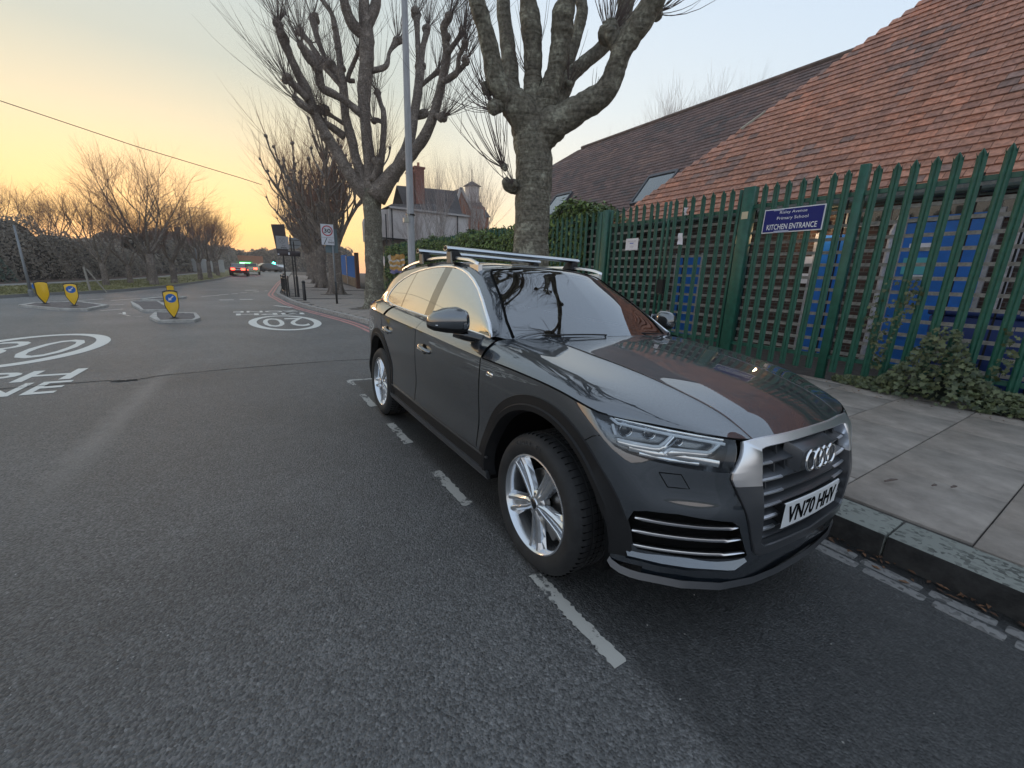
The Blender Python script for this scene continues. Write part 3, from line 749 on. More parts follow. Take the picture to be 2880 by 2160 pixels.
def on_side(x, z, off=0.0, Ts=None):
    """point of the right flank at x, z"""
    best = None
    for T in (Ts or trees4):
        h = T.ray_cast(Vector((x, -1.5, z)), Vector((0, 1, 0)))
        if h[0] is not None and (best is None or h[3] < best[3]): best = h
    if best is None: return Vector((x, -.93, z))
    n = best[1]; n = n if n.y < 0 else -n
    return best[0]+n*off
def on_front(y, z, off=0.0):
    best = None
    for T in (T_body, T_bon):
        h = T.ray_cast(Vector((1.5, y, z)), Vector((-1, 0, 0)))
        if h[0] is not None and (best is None or h[3] < best[3]): best = h
    if best is None: return None
    n = best[1]; n = n if n.x > 0 else -n
    return best[0]+n*off
# ---- openings
ARF, ARR = (.045, .375), (-2.80, .375); R_IN = .468
def arch_poly(c, r=R_IN, n=28):
    return [(c[0]+r*math.cos(math.pi*k/n), c[1]+r*math.sin(math.pi*k/n)*1.02) for k in range(n+1)]+[(c[0]-r, 0), (c[0]+r, 0)]
onright = lambda c: c.y < -.5
for c in (ARF, ARR):
    ins = cut_poly(body, arch_poly(c), (0, 2), lambda p: p.y < -.55); bmesh.ops.delete(body, geom=ins, context='FACES')
# headlamp
LAMP = [(-.553, .79), (-.68, .797), (-.78, .808), (-.84, .823), (-.872, .842), (-.89, .868), (-.900, .905), (-.902, .98), (-.475, .98)]
lamp_bm = split_off(body, cut_poly(body, LAMP, (1, 2), lambda p: p.x > .30 and p.y < -.3))
# grille opening
GI = [(-.375, .865), (-.385, .862), (-.528, .770), (-.532, .755), (-.385, .487), (-.365, .472), (0, .462), (.01, .462), (.01, .87)]
GO = [(-.473, .99), (-.551, .785), (-.556, .765), (-.412, .447), (-.385, .425), (0, .413), (.01, .413), (.01, .99)]
gi_bm = split_off(body, cut_poly(body, GO, (1, 2), lambda p: p.x > .3)); gi_bm.free()
FOG = [(-.838, .470), (-.842, .52), (-.828, .595), (-.80, .610), (-.72, .618), (-.545, .600), (-.51, .575), (-.455, .47), (-.435, .432), (-.45, .424), (-.60, .422), (-.80, .428)]
fog_bm = split_off(body, cut_poly(body, FOG, (1, 2), lambda p: p.x > .3 and p.y < -.3))
# lower front lip and skirt in their own parts
def split_z(bm, z, flt):
    fs = [f for f in bm.faces if flt(f.calc_center_median())]
    geom = list({v for f in fs for v in f.verts})+list({e for f in fs for e in f.edges})+fs
    bmesh.ops.bisect_plane(bm, geom=geom, dist=1e-6, plane_co=(0, 0, z), plane_no=(0, 0, 1))
split_z(body, .352, lambda p: True)
lip_bm = split_off(body, [f for f in body.faces if f.calc_center_median().z < .352])
split_z(body, .462, lambda p: -2.4 < p.x < -.3 and p.y < -.8)
sill_bm = split_off(body, [f for f in body.faces if f.calc_center_median().z < .462 and -2.4 < f.calc_center_median().x < -.35])
# doors, cut out with their gaps
def side_cut(bm, poly): return cut_poly(bm, poly, (0, 2), lambda p: p.y < -.6)
XF, XM = -.535, -1.64
d_front = [(XF-.003, .47), (XF-.012, .80), (XF+.035, 1.3), (XM+.09, 1.3), (XM-.008, .95), (XM, .47)]
DF = [(XF-.004, 1.2), (XF-.004, .466), (XM+.003, .466), (XM+.003, 1.2)]
DR = [(XM-.003, 1.2), (XM-.003, .466), (-2.285, .466), (-2.345, .62), (-2.45, .80), (-2.60, .93), (-2.66, 1.04), (-2.70, 1.2)]
door_parts = []
for poly, nm in ((DF, 'front'), (DR, 'rear')):
    a = split_off(body, side_cut(body, poly)); b2 = split_off(shoulder, side_cut(shoulder, poly)); door_parts.append((a, b2))
bmesh.ops.delete(shoulder, geom=[f for f in shoulder.faces if f.calc_center_median().x > -2.63 and f.calc_center_median().y < -.6], context='FACES')
# windows
DLO = [(-.60, 1.127), (-.71, 1.205), (-.92, 1.33), (-1.06, 1.405), (-1.195, 1.466), (-1.31, 1.507), (-1.43, 1.537), (-1.58, 1.559), (-1.75, 1.566), (-1.95, 1.563), (-2.15, 1.551), (-2.35, 1.53), (-2.53, 1.500), (-2.69, 1.452), (-2.80, 1.400), (-2.875, 1.32), (-2.905, 1.25), (-2.90, 1.222), (-2.86, 1.207), (-2.684, 1.186), (-2.14, 1.166), (-1.74, 1.156), (-1.2, 1.142), (-.85, 1.134)]
dlo_bm = split_off(green, cut_poly(green, DLO, (0, 2), lambda p: p.y < -.55))
WS = [(-.70, 1.128), (-.52, 1.134), (-.25, 1.143), (.01, 1.147), (.01, 1.572), (-.35, 1.556), (-.52, 1.538), (-.548, 1.52), (-.625, 1.36), (-.69, 1.22)]
ws_bm = split_off(green, cut_poly(green, WS, (1, 2), lambda p: p.x > -1.35))
RWIN = [(.01, 1.24), (-.5, 1.24), (-.56, 1.27), (-.48, 1.46), (-.3, 1.48), (.01, 1.485)]
rw_bm = split_off(green, cut_poly(green, RWIN, (1, 2), lambda p: p.x < -2.9))
bpanel = put(body, 'body', M_paint, car, N_body)
put(shoulder, 'rear_quarter', M_paint, car, N_sh)
bon_o = put(bonnet, 'bonnet', M_paint, car, N_bon)
put(green, 'roof', M_paint, car, N_gr)
for f in [f for f in lip_bm.faces if f.calc_center_median().x < .63]: lip_bm.faces.remove(f)
bmesh.ops.delete(lip_bm, geom=[v for v in lip_bm.verts if not v.link_faces], context='VERTS')
put(lip_bm, 'front_lip', M_paint, car, N_body)
put(sill_bm.copy(), 'sill_trim', M_clad, car, N_body, mirror=False); put(sill_bm, 'sill_trim', M_clad, car, N_body, mirror='flip')
put(ws_bm, 'windscreen', M_glass, car, N_gr)
put(rw_bm, 'rear_window', M_glass, car, N_gr)
doors = []
for (a, b2) in door_parts:
    for side_ in (False, 'flip'):
        # join the two skins into one door
        ca, cb = a.copy(), b2.copy(); me1 = bpy.data.meshes.new('x'); cb.to_mesh(me1); ca.from_mesh(me1); bpy.data.meshes.remove(me1)
        ny = lambda p: (N_body(p) if (p - T_body.find_nearest(p)[0]).length <= (p - T_sh.find_nearest(p)[0]).length else N_sh(p))
        doors.append(put(ca, 'door', M_paint, car, ny, mirror=side_)); cb.free()
# backing behind the gaps
def ribbon(pts, w, name, m, parent, nrm_of=None, thick=0.0, flat_dir=None, mirror=True, crown=0.0):
    """band of width w lying on the surface along pts [(point, outward normal)]"""
    out = None
    for s in ((1, -1) if mirror else (1,)):
        mb = MB(); n = len(pts)
        for i, (p, nn) in enumerate(pts):
            t = (pts[min(i+1, n-1)][0]-pts[max(i-1, 0)][0]).normalized(); b = t.cross(nn).normalized(); ww = w[i] if isinstance(w, (list, tuple)) else w
            ring_ = [p-b*ww/2-nn*.004, p-b*ww/2+nn*thick, p+nn*(thick+crown), p+b*ww/2+nn*thick, p+b*ww/2-nn*.004]
            for q in ring_: mb.v.append((q.x, q.y*s, q.z))
        for i in range(n-1):
            for k in range(4):
                f = (5*i+k, 5*i+k+1, 5*i+6+k, 5*i+5+k); mb.f.append(f if s > 0 else f[::-1]); mb.mi.append(0)
        mb.f.append((0, 1, 2, 3, 4)); e = 5*(n-1); mb.f.append((e+4, e+3, e+2, e+1, e)); mb.mi += [0, 0]
        out = mb.build(name, m, parent, smooth=True); fixn(out.data); autosmooth(out, 50)
    return out
def side_pts(poly, step=.04, Ts=None, off=0.0):
    P = []
    for a, b in zip(poly, poly[1:]):
        n = max(1, int(math.hypot(b[0]-a[0], b[1]-a[1])/step))
        for i in range(n): P.append((a[0]+(b[0]-a[0])*i/n, a[1]+(b[1]-a[1])*i/n))
    P.append(poly[-1]); out = []
    for x, z in P:
        best = None
        for T in (Ts or trees4):
            h = T.ray_cast(Vector((x, -1.6, z)), Vector((0, 1, 0)))
            if h[0] is not None and (best is None or h[3] < best[3]): best = h
        if best is None: continue
        n = best[1] if best[1].y < 0 else -best[1]
        out.append((best[0]+n*off, n))
    return out
# dark seams that show as the door and bonnet gaps
for poly in ([(XF-.0045, .47), (XF-.0045, 1.02)], [(XF-.0045, 1.03), (XF-.0045, 1.115)], [(XM, .47), (XM, 1.055)], [(XM, 1.07), (XM, 1.145)],
             [(-2.287, .47), (-2.347, .62), (-2.452, .80), (-2.602, .93), (-2.662, 1.04), (-2.668, 1.085)]):
    ribbon(side_pts(poly, .05), .0075, 'panel_gap', M_gap, car, thick=.0012)
edge = [Vector(p) for p in R6[:11]]+[Vector((-.52, -.937, 1.023))]
def smooth_line(P, per=6):
    G = surf([[tuple(p) for p in P]]*2, 1, per)[0]; return [Vector(v) for v in G]
el = smooth_line(edge)
ribbon([(p, Vector((p.x*.6 if p.x > .3 else 0, -1, .9)).normalized()) for p in el if p.y < -.02], .008, 'bonnet_gap', M_gap, car, thick=.0005)
# bright strip round the side windows
loop = DLO+[DLO[0]]
ch = side_pts([DLO[i] for i in range(18)], .03, [T_gr]); ribbon(ch, .020, 'window_trim', M_satin, car, thick=.004, crown=.004)
ch = side_pts([(-2.90, 1.226), (-2.86, 1.205), (-2.684, 1.183), (-2.14, 1.162), (-1.74, 1.152), (-1.2, 1.138), (-.85, 1.130), (-.615, 1.124)], .05, [T_gr]); ribbon(ch, .016, 'window_trim', M_satin, car, thick=.005, crown=.004)
# glass panes and pillars inside the window opening
def slice_x(bm, x0, x1):
    c = bm.copy()
    for x, s in ((x0, 1), (x1, -1)):
        bmesh.ops.bisect_plane(c, geom=list(c.verts)+list(c.edges)+list(c.faces), dist=1e-6, plane_co=(x, 0, 0), plane_no=(-s, 0, 0), clear_outer=True)
    return c
for x0, x1, nm, mm in ((-1.625, -.5, 'side_window', M_sideglass), (-1.775, -1.625, 'pillar_trim', M_gloss), (-2.385, -1.775, 'side_window', M_sideglass), (-2.42, -2.385, 'pillar_trim', M_gloss), (-3.0, -2.42, 'quarter_window', M_sideglass)):
    for sd_ in (False, 'flip'):
        put(slice_x(dlo_bm, x0, x1), nm, mm, car, N_gr, mirror=sd_)
# mirror sail in the front corner of the window
for s in (1, -1):
    mb = MB(); tri = [on_side(x, z, .002, [T_gr]) for x, z in ((-.62, 1.135), (-.70, 1.195), (-.80, 1.136))]
    mb.add([(p.x, p.y*s, p.z) for p in tri], [(0, 1, 2) if s < 0 else (0, 2, 1)]); mb.build('mirror_sail', M_gloss, car)
# windscreen surround and wipers
wsp = []
for y, z in [(-.705, 1.13), (-.69, 1.22), (-.625, 1.36), (-.548, 1.52), (-.52, 1.54), (-.35, 1.558), (0, 1.574)]:
    h = T_gr.ray_cast(Vector((1.5, y, z)), Vector((-1, 0, 0)));  wsp.append((h[0], h[1] if h[1].x > 0 else -h[1]))
P = [(wsp[i][0].lerp(wsp[i+1][0], k/6), wsp[i][1].lerp(wsp[i+1][1], k/6).normalized()) for i in range(len(wsp)-1) for k in range(6)]+[wsp[-1]]
ribbon(P, .016, 'windscreen_seal', M_gap, car, thick=.006)
cow = smooth_line([(-.56, -.76, 1.126), (-.545, -.62, 1.130), (-.505, -.5, 1.134), (-.445, -.25, 1.142), (-.425, 0, 1.146)])
for s in (1,):
    mb = MB(); n = len(cow)
    for p in cow: mb.v += [(p.x+.02, p.y, p.z-.008), (p.x-.055, p.y*.985, p.z+.006)]
    for p in list(cow)[::-1][1:]: mb.v += [(p.x+.02, -p.y, p.z-.008), (p.x-.055, -p.y*.985, p.z+.006)]
    k = len(mb.v)//2
    for i in range(k-1): mb.f.append((2*i, 2*i+1, 2*i+3, 2*i+2)); mb.mi.append(0)
    mb.build('scuttle_panel', M_clad, car, smooth=True)
def wsx(y, z, off=.012):
    h = T_gr.ray_cast(Vector((1.5, y, z)), Vector((-1, 0, 0))); 
    if h[0] is None: return Vector((-.5, y, z))
    n = h[1] if h[1].x > 0 else -h[1]; return h[0]+n*off
for ys in ((-.52, .10), (.02, .62)):
    pts = [wsx(ys[0]+(ys[1]-ys[0])*i/12, 1.136+.010*math.sin(math.pi*i/12)+(.0 if ys[0] < 0 else .004), .014) for i in range(13)]
    wp = MB(); wp.tube(pts, [.004]+[.005]*11+[.003], 6); w1 = wp.build('wiper', M_clad, car, smooth=True)
# ---- wheel-arch cladding
def arch_clad(c, a0, a1, r0=R_IN, r1=R_IN+.082):
    for s in (1, -1):
        mb = MB(); n = 44; prof = [(r0-.012, .055), (r0, .0), (r0+.004, -.012), (r0+.030, -.0145), (r0+.036, -.006), (r1-.004, -.006), (r1, .004)]
        for i in range(n+1):
            a = R(a0+(a1-a0)*i/n)
            for r, dy in prof:
                x = c[0]+r*math.cos(a); z = c[1]+r*math.sin(a)*1.02
                xq = c[0]+max(r, R_IN+.004)*math.cos(a); zq = c[1]+max(r, R_IN+.004)*math.sin(a)*1.02
                zq = max(zq, .275)
                h = T_body.ray_cast(Vector((xq, -1.6, zq)), Vector((0, 1, 0))); y = h[0].y if h[0] is not None and h[0].y < -.6 else -.93
                if abs(y) < .9: y = -.9+(abs(y) - .9)*-.0 if False else y
                mb.v.append((x, (y+dy)*s, z))
        m_ = len(prof)
        for i in range(n):
            for k in range(m_-1):
                f = (i*m_+k, i*m_+k+1, (i+1)*m_+k+1, (i+1)*m_+k); mb.f.append(f if s > 0 else f[::-1]); mb.mi.append(0)
        o = mb.build('wheel_arch_trim', M_clad, car, smooth=True); fixn(o.data); autosmooth(o, 40)
        ln = MB()
        for k in range(25):
            a = R(-10+200*k/24)
            for y in (-.90, -.50): ln.v.append((c[0]+(R_IN+.012)*math.cos(a), y*s, c[1]+(R_IN+.012)*math.sin(a)))
        for k in range(24): ln.f.append((2*k, 2*k+1, 2*k+3, 2*k+2)); ln.mi.append(0)
        base = len(ln.v)
        ln.v += [(c[0], -.50*s, c[1])]+[(c[0]+(R_IN+.012)*math.cos(R(-10+200*k/24)), -.50*s, c[1]+(R_IN+.012)*math.sin(R(-10+200*k/24))) for k in range(25)]
        for k in range(24): ln.f.append((base, base+1+k, base+2+k)); ln.mi.append(0)
        ln.build('wheel_liner', M_inner, car, smooth=True)
arch_clad(ARF, 1, 186); arch_clad(ARR, -4, 188)
# small bright reflector line on the front arch
mb = MB(); mb.box(-3.4, -.60, .24, .70, .60, .36)
mb.build('underbody', M_inner, car)
# front_lip lower edge & skirts
sk = [( -.40, .335), (-1.0, .335), (-1.6, .337), (-2.33, .345)]
ribbon(side_pts(sk, .1, [T_body], .0), .05, 'side_skirt', M_satind, car, thick=.012, crown=.006)
ribbon(side_pts([(-.40, .452), (-1.2, .452), (-2.28, .458)], .1, [T_body], 0), .010, 'sill_strip', M_satind, car, thick=.008, crown=.002)
# ---- wheels
def wheel(x, y, side):
    w = bpy.data.objects.new('wheel', None); scene.collection.objects.link(w); w.parent = car; w.location = (x, y, .363); w.empty_display_size = .1
    if side > 0: w.rotation_euler = (0, 0, math.pi)
    return w
RT, RR = .363, .256
def make_wheel_parts(w, spin):
    # local: outer face at -y
    pr = [(RR-.012, .02), (RR-.006, -.004), (RR+.002, -.012), (RR+.018, -.020), (RR+.045, -.026), (RR+.070, -.022), (RT-.020, -.006), (RT-.007, .012), (RT-.001, .030)]
    W2 = .235
    def groove(y0): return [(RT, y0-.005), (RT-.008, y0-.004), (RT-.008, y0+.004), (RT, y0+.005)]
    tr = [(RT, .034)]
    for k in range(1, 5): tr += groove(.034+k*(W2-.068)/5)
    tr += [(RT, W2-.034)]
    back = [(r, W2-y) for r, y in pr[::-1]]
    mb = MB(); mb.lathe(pr+tr+back, axis=1, n=72); t = mb.build('tyre', M_tyre, w, smooth=True); fixn(t.data); autosmooth(t, 38)
    if w.location.x > -1 and w.location.y < 0:      # raised lettering round the sidewall
        for i, ch in enumerate('EAGLE F1'):
            if ch == ' ': continue
            me = text_obj('sidewall_letter', ch, .030, M_tyre, ext=.0012, bold=.0008); a = R(118-i*5.2)
            M_ = Matrix.Rotation(-(a-math.pi/2), 4, 'Y') @ Matrix.Translation((0, -.0255, .318)) @ Matrix.Rotation(R(90), 4, 'X'); me.transform(M_); link('sidewall_letter', me, mat('worn letter rubber', (.05, .05, .05), .6), t)
    # sipes: fine cross cuts on the tread shoulders
    sp = MB()
    for k in range(64):
        a = 2*math.pi*k/64; M = Matrix.Rotation(a, 4, 'Y')
        sp.box(RT-.012, .010, -.0012, RT+.0006, .058, .0012, M); sp.box(RT-.010, .075, -.001, RT+.0006, .155, .001, M)
    sp.build('tread_cut', M_gap, t)
    # barrel + rim flange
    mb = MB(); mb.lathe([(RR+.003, -.006), (RR+.001, -.014), (RR-.006, -.016), (RR-.012, -.008), (RR-.020, .010), (RR-.024, .030), (RR-.030, .12), (RR-.022, .22)], axis=1, n=72)
    r = mb.build('rim', M_alloy, w, smooth=True); fixn(r.data); autosmooth(r, 40)
    mb = MB(); mb.lathe([(.0, .135), (RR-.03, .135)], axis=1, n=40); mb.build('wheel_back', M_inner, w)
    mb = MB(); mb.lathe([(.06, .070), (.165, .070), (.168, .074), (.168, .095), (.06, .095)], axis=1, n=48); mb.build('brake_disc', M_disc, w, smooth=False)
    mb = MB(); M = Matrix.Rotation(R(35), 4, 'Y'); mb.box(.095, .045, -.07, .19, .11, .07, M); cal = mb.build('brake_caliper', M_cal, w); bevel(cal, .012, 2)
    # hub
    mb = MB(); mb.lathe([(.0001, -.002), (.028, -.004), (.031, .002), (.040, .004), (.062, .010), (.070, .018), (.072, .05)], axis=1, n=40)
    h = mb.build('hub', M_alloy, w, smooth=True); fixn(h.data); autosmooth(h, 40)
    mb = MB(); mb.lathe([(.0001, -.0065), (.024, -.0060), (.027, -.003)], axis=1, n=28); mb.build('centre_cap', M_gloss, h, smooth=True)
    for k in range(5):
        a = 2*math.pi*(k+.5)/5+spin; mb = MB(); mb.lathe([(.0001, -.003), (.007, -.003), (.008, .012)], axis=1, n=8, M=Matrix.Rotation(-a, 4, 'Y') @ Matrix.Translation((.052, .008, 0))); mb.build('wheel_bolt', M_cal, h)
    # five twin spokes: two bright ridges with a dark slot between, and a bevelled wing
    for k in range(5):
        a = 2*math.pi*k/5+spin; M = Matrix.Rotation(-a, 4, 'Y'); mb = MB()
        for s in (1, -1):
            st = [(.034, .007, .012, .000), (.080, .017, .0145, .003), (.14, .0225, .0155, .005), (.20, .027, .017, .002), (RR-.016, .032, .019, -.006)]   # radius, centre offset, half width, y
            for i, (rr, c0, hw, yy) in enumerate(st):
                c0 *= s
                mb.v += [(rr, yy+.030, c0-s*hw*.9), (rr, yy+.003, c0-s*hw*.62), (rr, yy, c0-s*hw*.40), (rr, yy, c0+s*hw*.35), (rr, yy+.010, c0+s*hw*1.05), (rr, yy+.034, c0+s*hw*(1.35+.5*i/4))]
            b0 = len(mb.v)-30
            for i in range(4):
                for j in range(5):
                    f = (b0+6*i+j, b0+6*i+j+1, b0+6*i+7+j, b0+6*i+6+j); mb.f.append(f if s > 0 else f[::-1]); mb.mi.append(0)
        # web between the ridges, recessed
        for rr, hw, yy in ((.034, .010, .010), (.10, .012, .020), (.18, .016, .022), (RR-.02, .020, .016)): mb.v += [(rr, yy, -hw), (rr, yy, hw)]
        b0 = len(mb.v)-8
        for i in range(3): mb.f.append((b0+2*i, b0+2*i+1, b0+2*i+3, b0+2*i+2)); mb.mi.append(0)
        # side wing only towards one side near the rim
        st2 = [(.10, .036, .018), (.17, .056, .022), (RR-.020, .078, .012)]
        b0 = len(mb.v)
        for rr, z, yy in st2: mb.v += [(rr, yy-.006, .026+.008*(rr > .15)), (rr, yy+.012, z)]
        for i in range(2): mb.f.append((b0+2*i, b0+2*i+1, b0+2*i+3, b0+2*i+2)); mb.mi.append(0)
        mb.v = [tuple(M @ Vector(p)) for p in mb.v]
        sp = mb.build('spoke', M_alloy, r, smooth=False)
        bm = bmesh.new(); bm.from_mesh(sp.data); bmesh.ops.recalc_face_normals(bm, faces=bm.faces); bm.to_mesh(sp.data); bm.free()
for x, y, s, sp in ((.03, -.905, -1, 1.065), (-2.80, -.905, -1, .9), (.03, .905, 1, .4), (-2.80, .905, 1, 1.0)):
    w = wheel(x, y, s); make_wheel_parts(w, sp)
# ---- recessed air intake at the front corner
def recess(src, depth, name, m, parent, dirv=None, mirror=True):
    bm = src.copy(); orig = list(bm.faces)
    r = bmesh.ops.extrude_face_region(bm, geom=orig); nv = [g for g in r['geom'] if isinstance(g, bmesh.types.BMVert)]
    for v in nv:
        n = dirv if dirv else Vector((1, -.35, 0)).normalized(); v.co -= n*depth
    bmesh.ops.delete(bm, geom=[f for f in orig if f.is_valid], context='FACES'); 
    if mirror: mirror_bm(bm)
    me = bpy.data.meshes.new(name); bm.to_mesh(me); bm.free(); return link(name, me, m, parent)
recess(fog_bm, .07, 'air_intake', M_inner, car, mirror=False)
for v in fog_bm.verts: v.co.y = -v.co.y
recess(fog_bm, .07, 'air_intake', M_inner, car, dirv=Vector((1, .35, 0)).normalized(), mirror=False)
def front_line(pts, off=0.0, step=.03):
    out = []
    for (a, b), (c, d) in zip(pts, pts[1:]):
        n = max(1, int(math.hypot(c-a, d-b)/step))
        for i in range(n): out.append((a+(c-a)*i/n, b+(d-b)*i/n))
    out.append(pts[-1]); res = []
    for y, z in out:
        h = T_body.ray_cast(Vector((1.6, y, z)), Vector((-1, 0, 0)))
        if h[0] is None: h = T_bon.ray_cast(Vector((1.6, y, z)), Vector((-1, 0, 0)))
        if h[0] is None: continue
        n = h[1] if h[1].x > 0 else -h[1]; res.append((h[0]+n*off, n))
    return res
# ---- air-intake blades, splitter, washer cover
def fline(y0, y1, z0, z1, off, n=14):
    out = []
    for i in range(n+1):
        t = i/n; y = y0+(y1-y0)*t; z = z0+(z1-z0)*t
        h = T_body.ray_cast(Vector((1.6, y, z)), Vector((-1, 0, 0)))
        if h[0] is None: continue
        nn = h[1] if h[1].x > 0 else -h[1]; out.append((h[0]+nn*off, nn))
    return out
def fan_ribbon(pts, w, name, m, thick, crown=.002, mir=(1, -1)):
    for s in mir:
        P = [(Vector((p.x, p.y*s, p.z)), Vector((n.x, n.y*s, n.z))) for p, n in pts]
        if s < 0: P = P[::-1]
        ribbon(P, w if not isinstance(w, list) else (w if s > 0 else w[::-1]), name, m, car, thick=thick, crown=crown, mirror=False)
for z in (.563, .503, .438):
    p = fline(-.822, -.545, z, z, -.012)+fline(-.53, -.50 if z > .55 else (-.478 if z > .49 else -.447), z-.002, z+.005, -.012, 2)
    w = [.008]+[.013]*(len(p)-4)+[.012, .009, .005]
    fan_ribbon(p, w, 'intake_blade', M_satin, .006, .003)
# body-coloured splitter under the intake
def loft2(top, bot, name, m, mirror=True, mid=None):
    for s in ((1, -1) if mirror else (1,)):
        mb = MB(); n = len(top); cols = [top]+([mid] if mid else [])+[bot]
        for i in range(n):
            for c in cols: mb.v.append((c[i][0], c[i][1]*s, c[i][2]))
        k = len(cols)
        for i in range(n-1):
            for j in range(k-1):
                mb.f.append((i*k+j, i*k+j+1, (i+1)*k+j+1, (i+1)*k+j)); mb.mi.append(0)
        o = mb.build(name, m, car, smooth=True); fixn(o.data); autosmooth(o, 40)
def res(P, n):
    P = [Vector(p) for p in P]; L = [0]
    for a, b in zip(P, P[1:]): L.append(L[-1]+(b-a).length)
    out = []
    for i in range(n):
        d = L[-1]*i/(n-1); k = max(j for j in range(len(L)) if L[j] <= d+1e-9); k = min(k, len(P)-2)
        out.append(P[k].lerp(P[k+1], (d-L[k])/max(1e-9, L[k+1]-L[k])))
    return out
spt = res([(.572, -.829, .416), (.672, -.738, .420), (.736, -.661, .421), (.818, -.521, .416), (.850, -.445, .424)], 16)
spm = res([(.592, -.838, .400), (.694, -.75, .398), (.760, -.668, .394), (.850, -.505, .382), (.862, -.44, .41)], 16)
spb = res([(.575, -.829, .376), (.672, -.738, .368), (.736, -.656, .362), (.823, -.492, .349), (.852, -.43, .40)], 16)
loft2(spt, spb, 'front_splitter', M_paint, mid=spm)
# lower lip edge, a dark strip right round the nose
lipu = res([(.508, -.872, .385), (.535, -.862, .352), (.57, -.845, .340), (.615, -.812, .332), (.74, -.672, .322), (.82, -.53, .314), (.862, -.36, .308), (.878, -.18, .304), (.882, 0, .303)], 26)
lipm = [Vector((p.x+.006, p.y*1.01, p.z-.028)) for p in lipu]
lipd = [Vector((p.x-.03, p.y*.97, p.z-.052)) for p in lipu]
loft2(lipu, lipd, 'lower_lip', M_satind, mid=lipm)
# washer cover outline
wq = [(-.763, .768), (-.705, .771), (-.682, .719), (-.742, .716), (-.763, .768)]
fan_ribbon(front_line(wq, .0), .004, 'washer_cover_gap', M_gap, .0009, 0)
# bumper seam from the arch
fan_ribbon([(on_side(x, z, 0, [T_body]), Vector((.2, -1, 0))) for x, z in ((.345, .80), (.36, .83), (.40, .862), (.43, .875))], .004, 'bumper_gap', M_gap, .001, 0)
# ---- grille
def hexloop(P, n=12):
    out = []
    for a, b in zip(P, P[1:]):
        for i in range(n): out.append((a[0]+(b[0]-a[0])*i/n, a[1]+(b[1]-a[1])*i/n))
    out.append(P[-1]); return out
go = [(0, .907), (-.36, .905), (-.42, .903), (-.476, .900), (-.549, .79), (-.552, .765), (-.412, .445), (-.385, .425), (0, .413)]
gi = [(0, .872), (-.33, .867), (-.362, .865), (-.382, .860), (-.402, .80), (-.408, .755), (-.386, .490), (-.362, .474), (0, .462)]
def fpt(y, z, off):
    y2 = max(-.9, min(0, y)); h = T_body.ray_cast(Vector((1.6, y2, min(z, .8965))), Vector((-1, 0, 0)))
    if h[0] is None: return Vector((.8, y, z))
    n = h[1] if h[1].x > 0 else -h[1]; q = h[0]+n*off; q.z += z-min(z, .8965); q.x -= (z-min(z, .8965))*.8; return q
lo, li = hexloop(go), hexloop(gi)
for s_part in (0,):
    mb = MB(); K = 6; N_ = len(lo)
    for s in (-1, 1):
        base = len(mb.v)
        for (yo, zo), (yi, zi) in zip(lo, li):
            for t, off in ((0, -.006), (.03, .008), (.12, .011), (.88, .011), (.96, .006), (1.0, -.05)):
                p = fpt(yo+(yi-yo)*t, zo+(zi-zo)*t, off if t < 1 else .0)
                if t >= 1: p = p+Vector((-.05, 0, 0))
                mb.v.append((p.x, p.y*s*-1 if s > 0 else p.y, p.z))
        for i in range(N_-1):
            for k in range(K-1):
                zc_ = (lo[i][1]+lo[i+1][1])/2
                mb.f.append((base+i*K+k, base+i*K+k+1, base+(i+1)*K+k+1, base+(i+1)*K+k)); mb.mi.append(0 if zc_ > .735 else 1)
    o = mb.build('grille_frame', [M_satin, M_satind], car, smooth=True); fixn(o.data); autosmooth(o, 30)
# dark box behind
mb = MB(); mb.box(.60, -.50, .44, .70, .50, .87); mb.build('grille_back', M_inner, car)
def gw(z):   # half width of the opening at height z
    P = [(.462, .362), (.49, .386), (.755, .408), (.80, .402), (.862, .382), (.872, .36)]
    for (a, b), (c, d) in zip(P, P[1:]):
        if a <= z <= c: return b+(d-b)*(z-a)/(c-a)
    return .36
slz = [.802, .737, .680, .627, .573, .522, .482]
for iz, z in enumerate(slz):
    hw = gw(z)-.004; n = 24; mb = MB()
    for i in range(n+1):
        y = -hw+2*hw*i/n; p = fpt(-abs(y), z, -.022); 
        mb.v += [(p.x, y, z-.006), (p.x+.002, y, z+.001), (p.x-.004, y, z+.005), (p.x-.065, y, z+.030), (p.x-.065, y, z-.004)]
    for i in range(n):
        for k in range(5): mb.f.append((5*i+k, 5*i+(k+1) % 5, 5*i+5+(k+1) % 5, 5*i+5+k)); mb.mi.append(0)
    o = mb.build('grille_slat', M_satind, car, smooth=True); fixn(o.data); autosmooth(o, 30)
    tw = (.085, .15, .155, .145, .125, .115, 0)[iz]
    if tw:
        for s in (-1, 1):
            mb = MB()
            for i in range(6):
                y = hw-tw*i/5; p = fpt(-y, z, -.020); hh = .0065 if iz < 4 else .009
                mb.v += [(p.x-.004, y*s, z-hh), (p.x+.004, y*s, z-hh*.4), (p.x+.004, y*s, z+hh*.5), (p.x-.006, y*s, z+hh)]
            for i in range(5):
                for k in range(3): mb.f.append((4*i+k, 4*i+k+1, 4*i+5+k, 4*i+4+k)); mb.mi.append(0)
            o2 = mb.build('slat_tip', M_satin, o, smooth=True); fixn(o2.data); autosmooth(o2, 40)
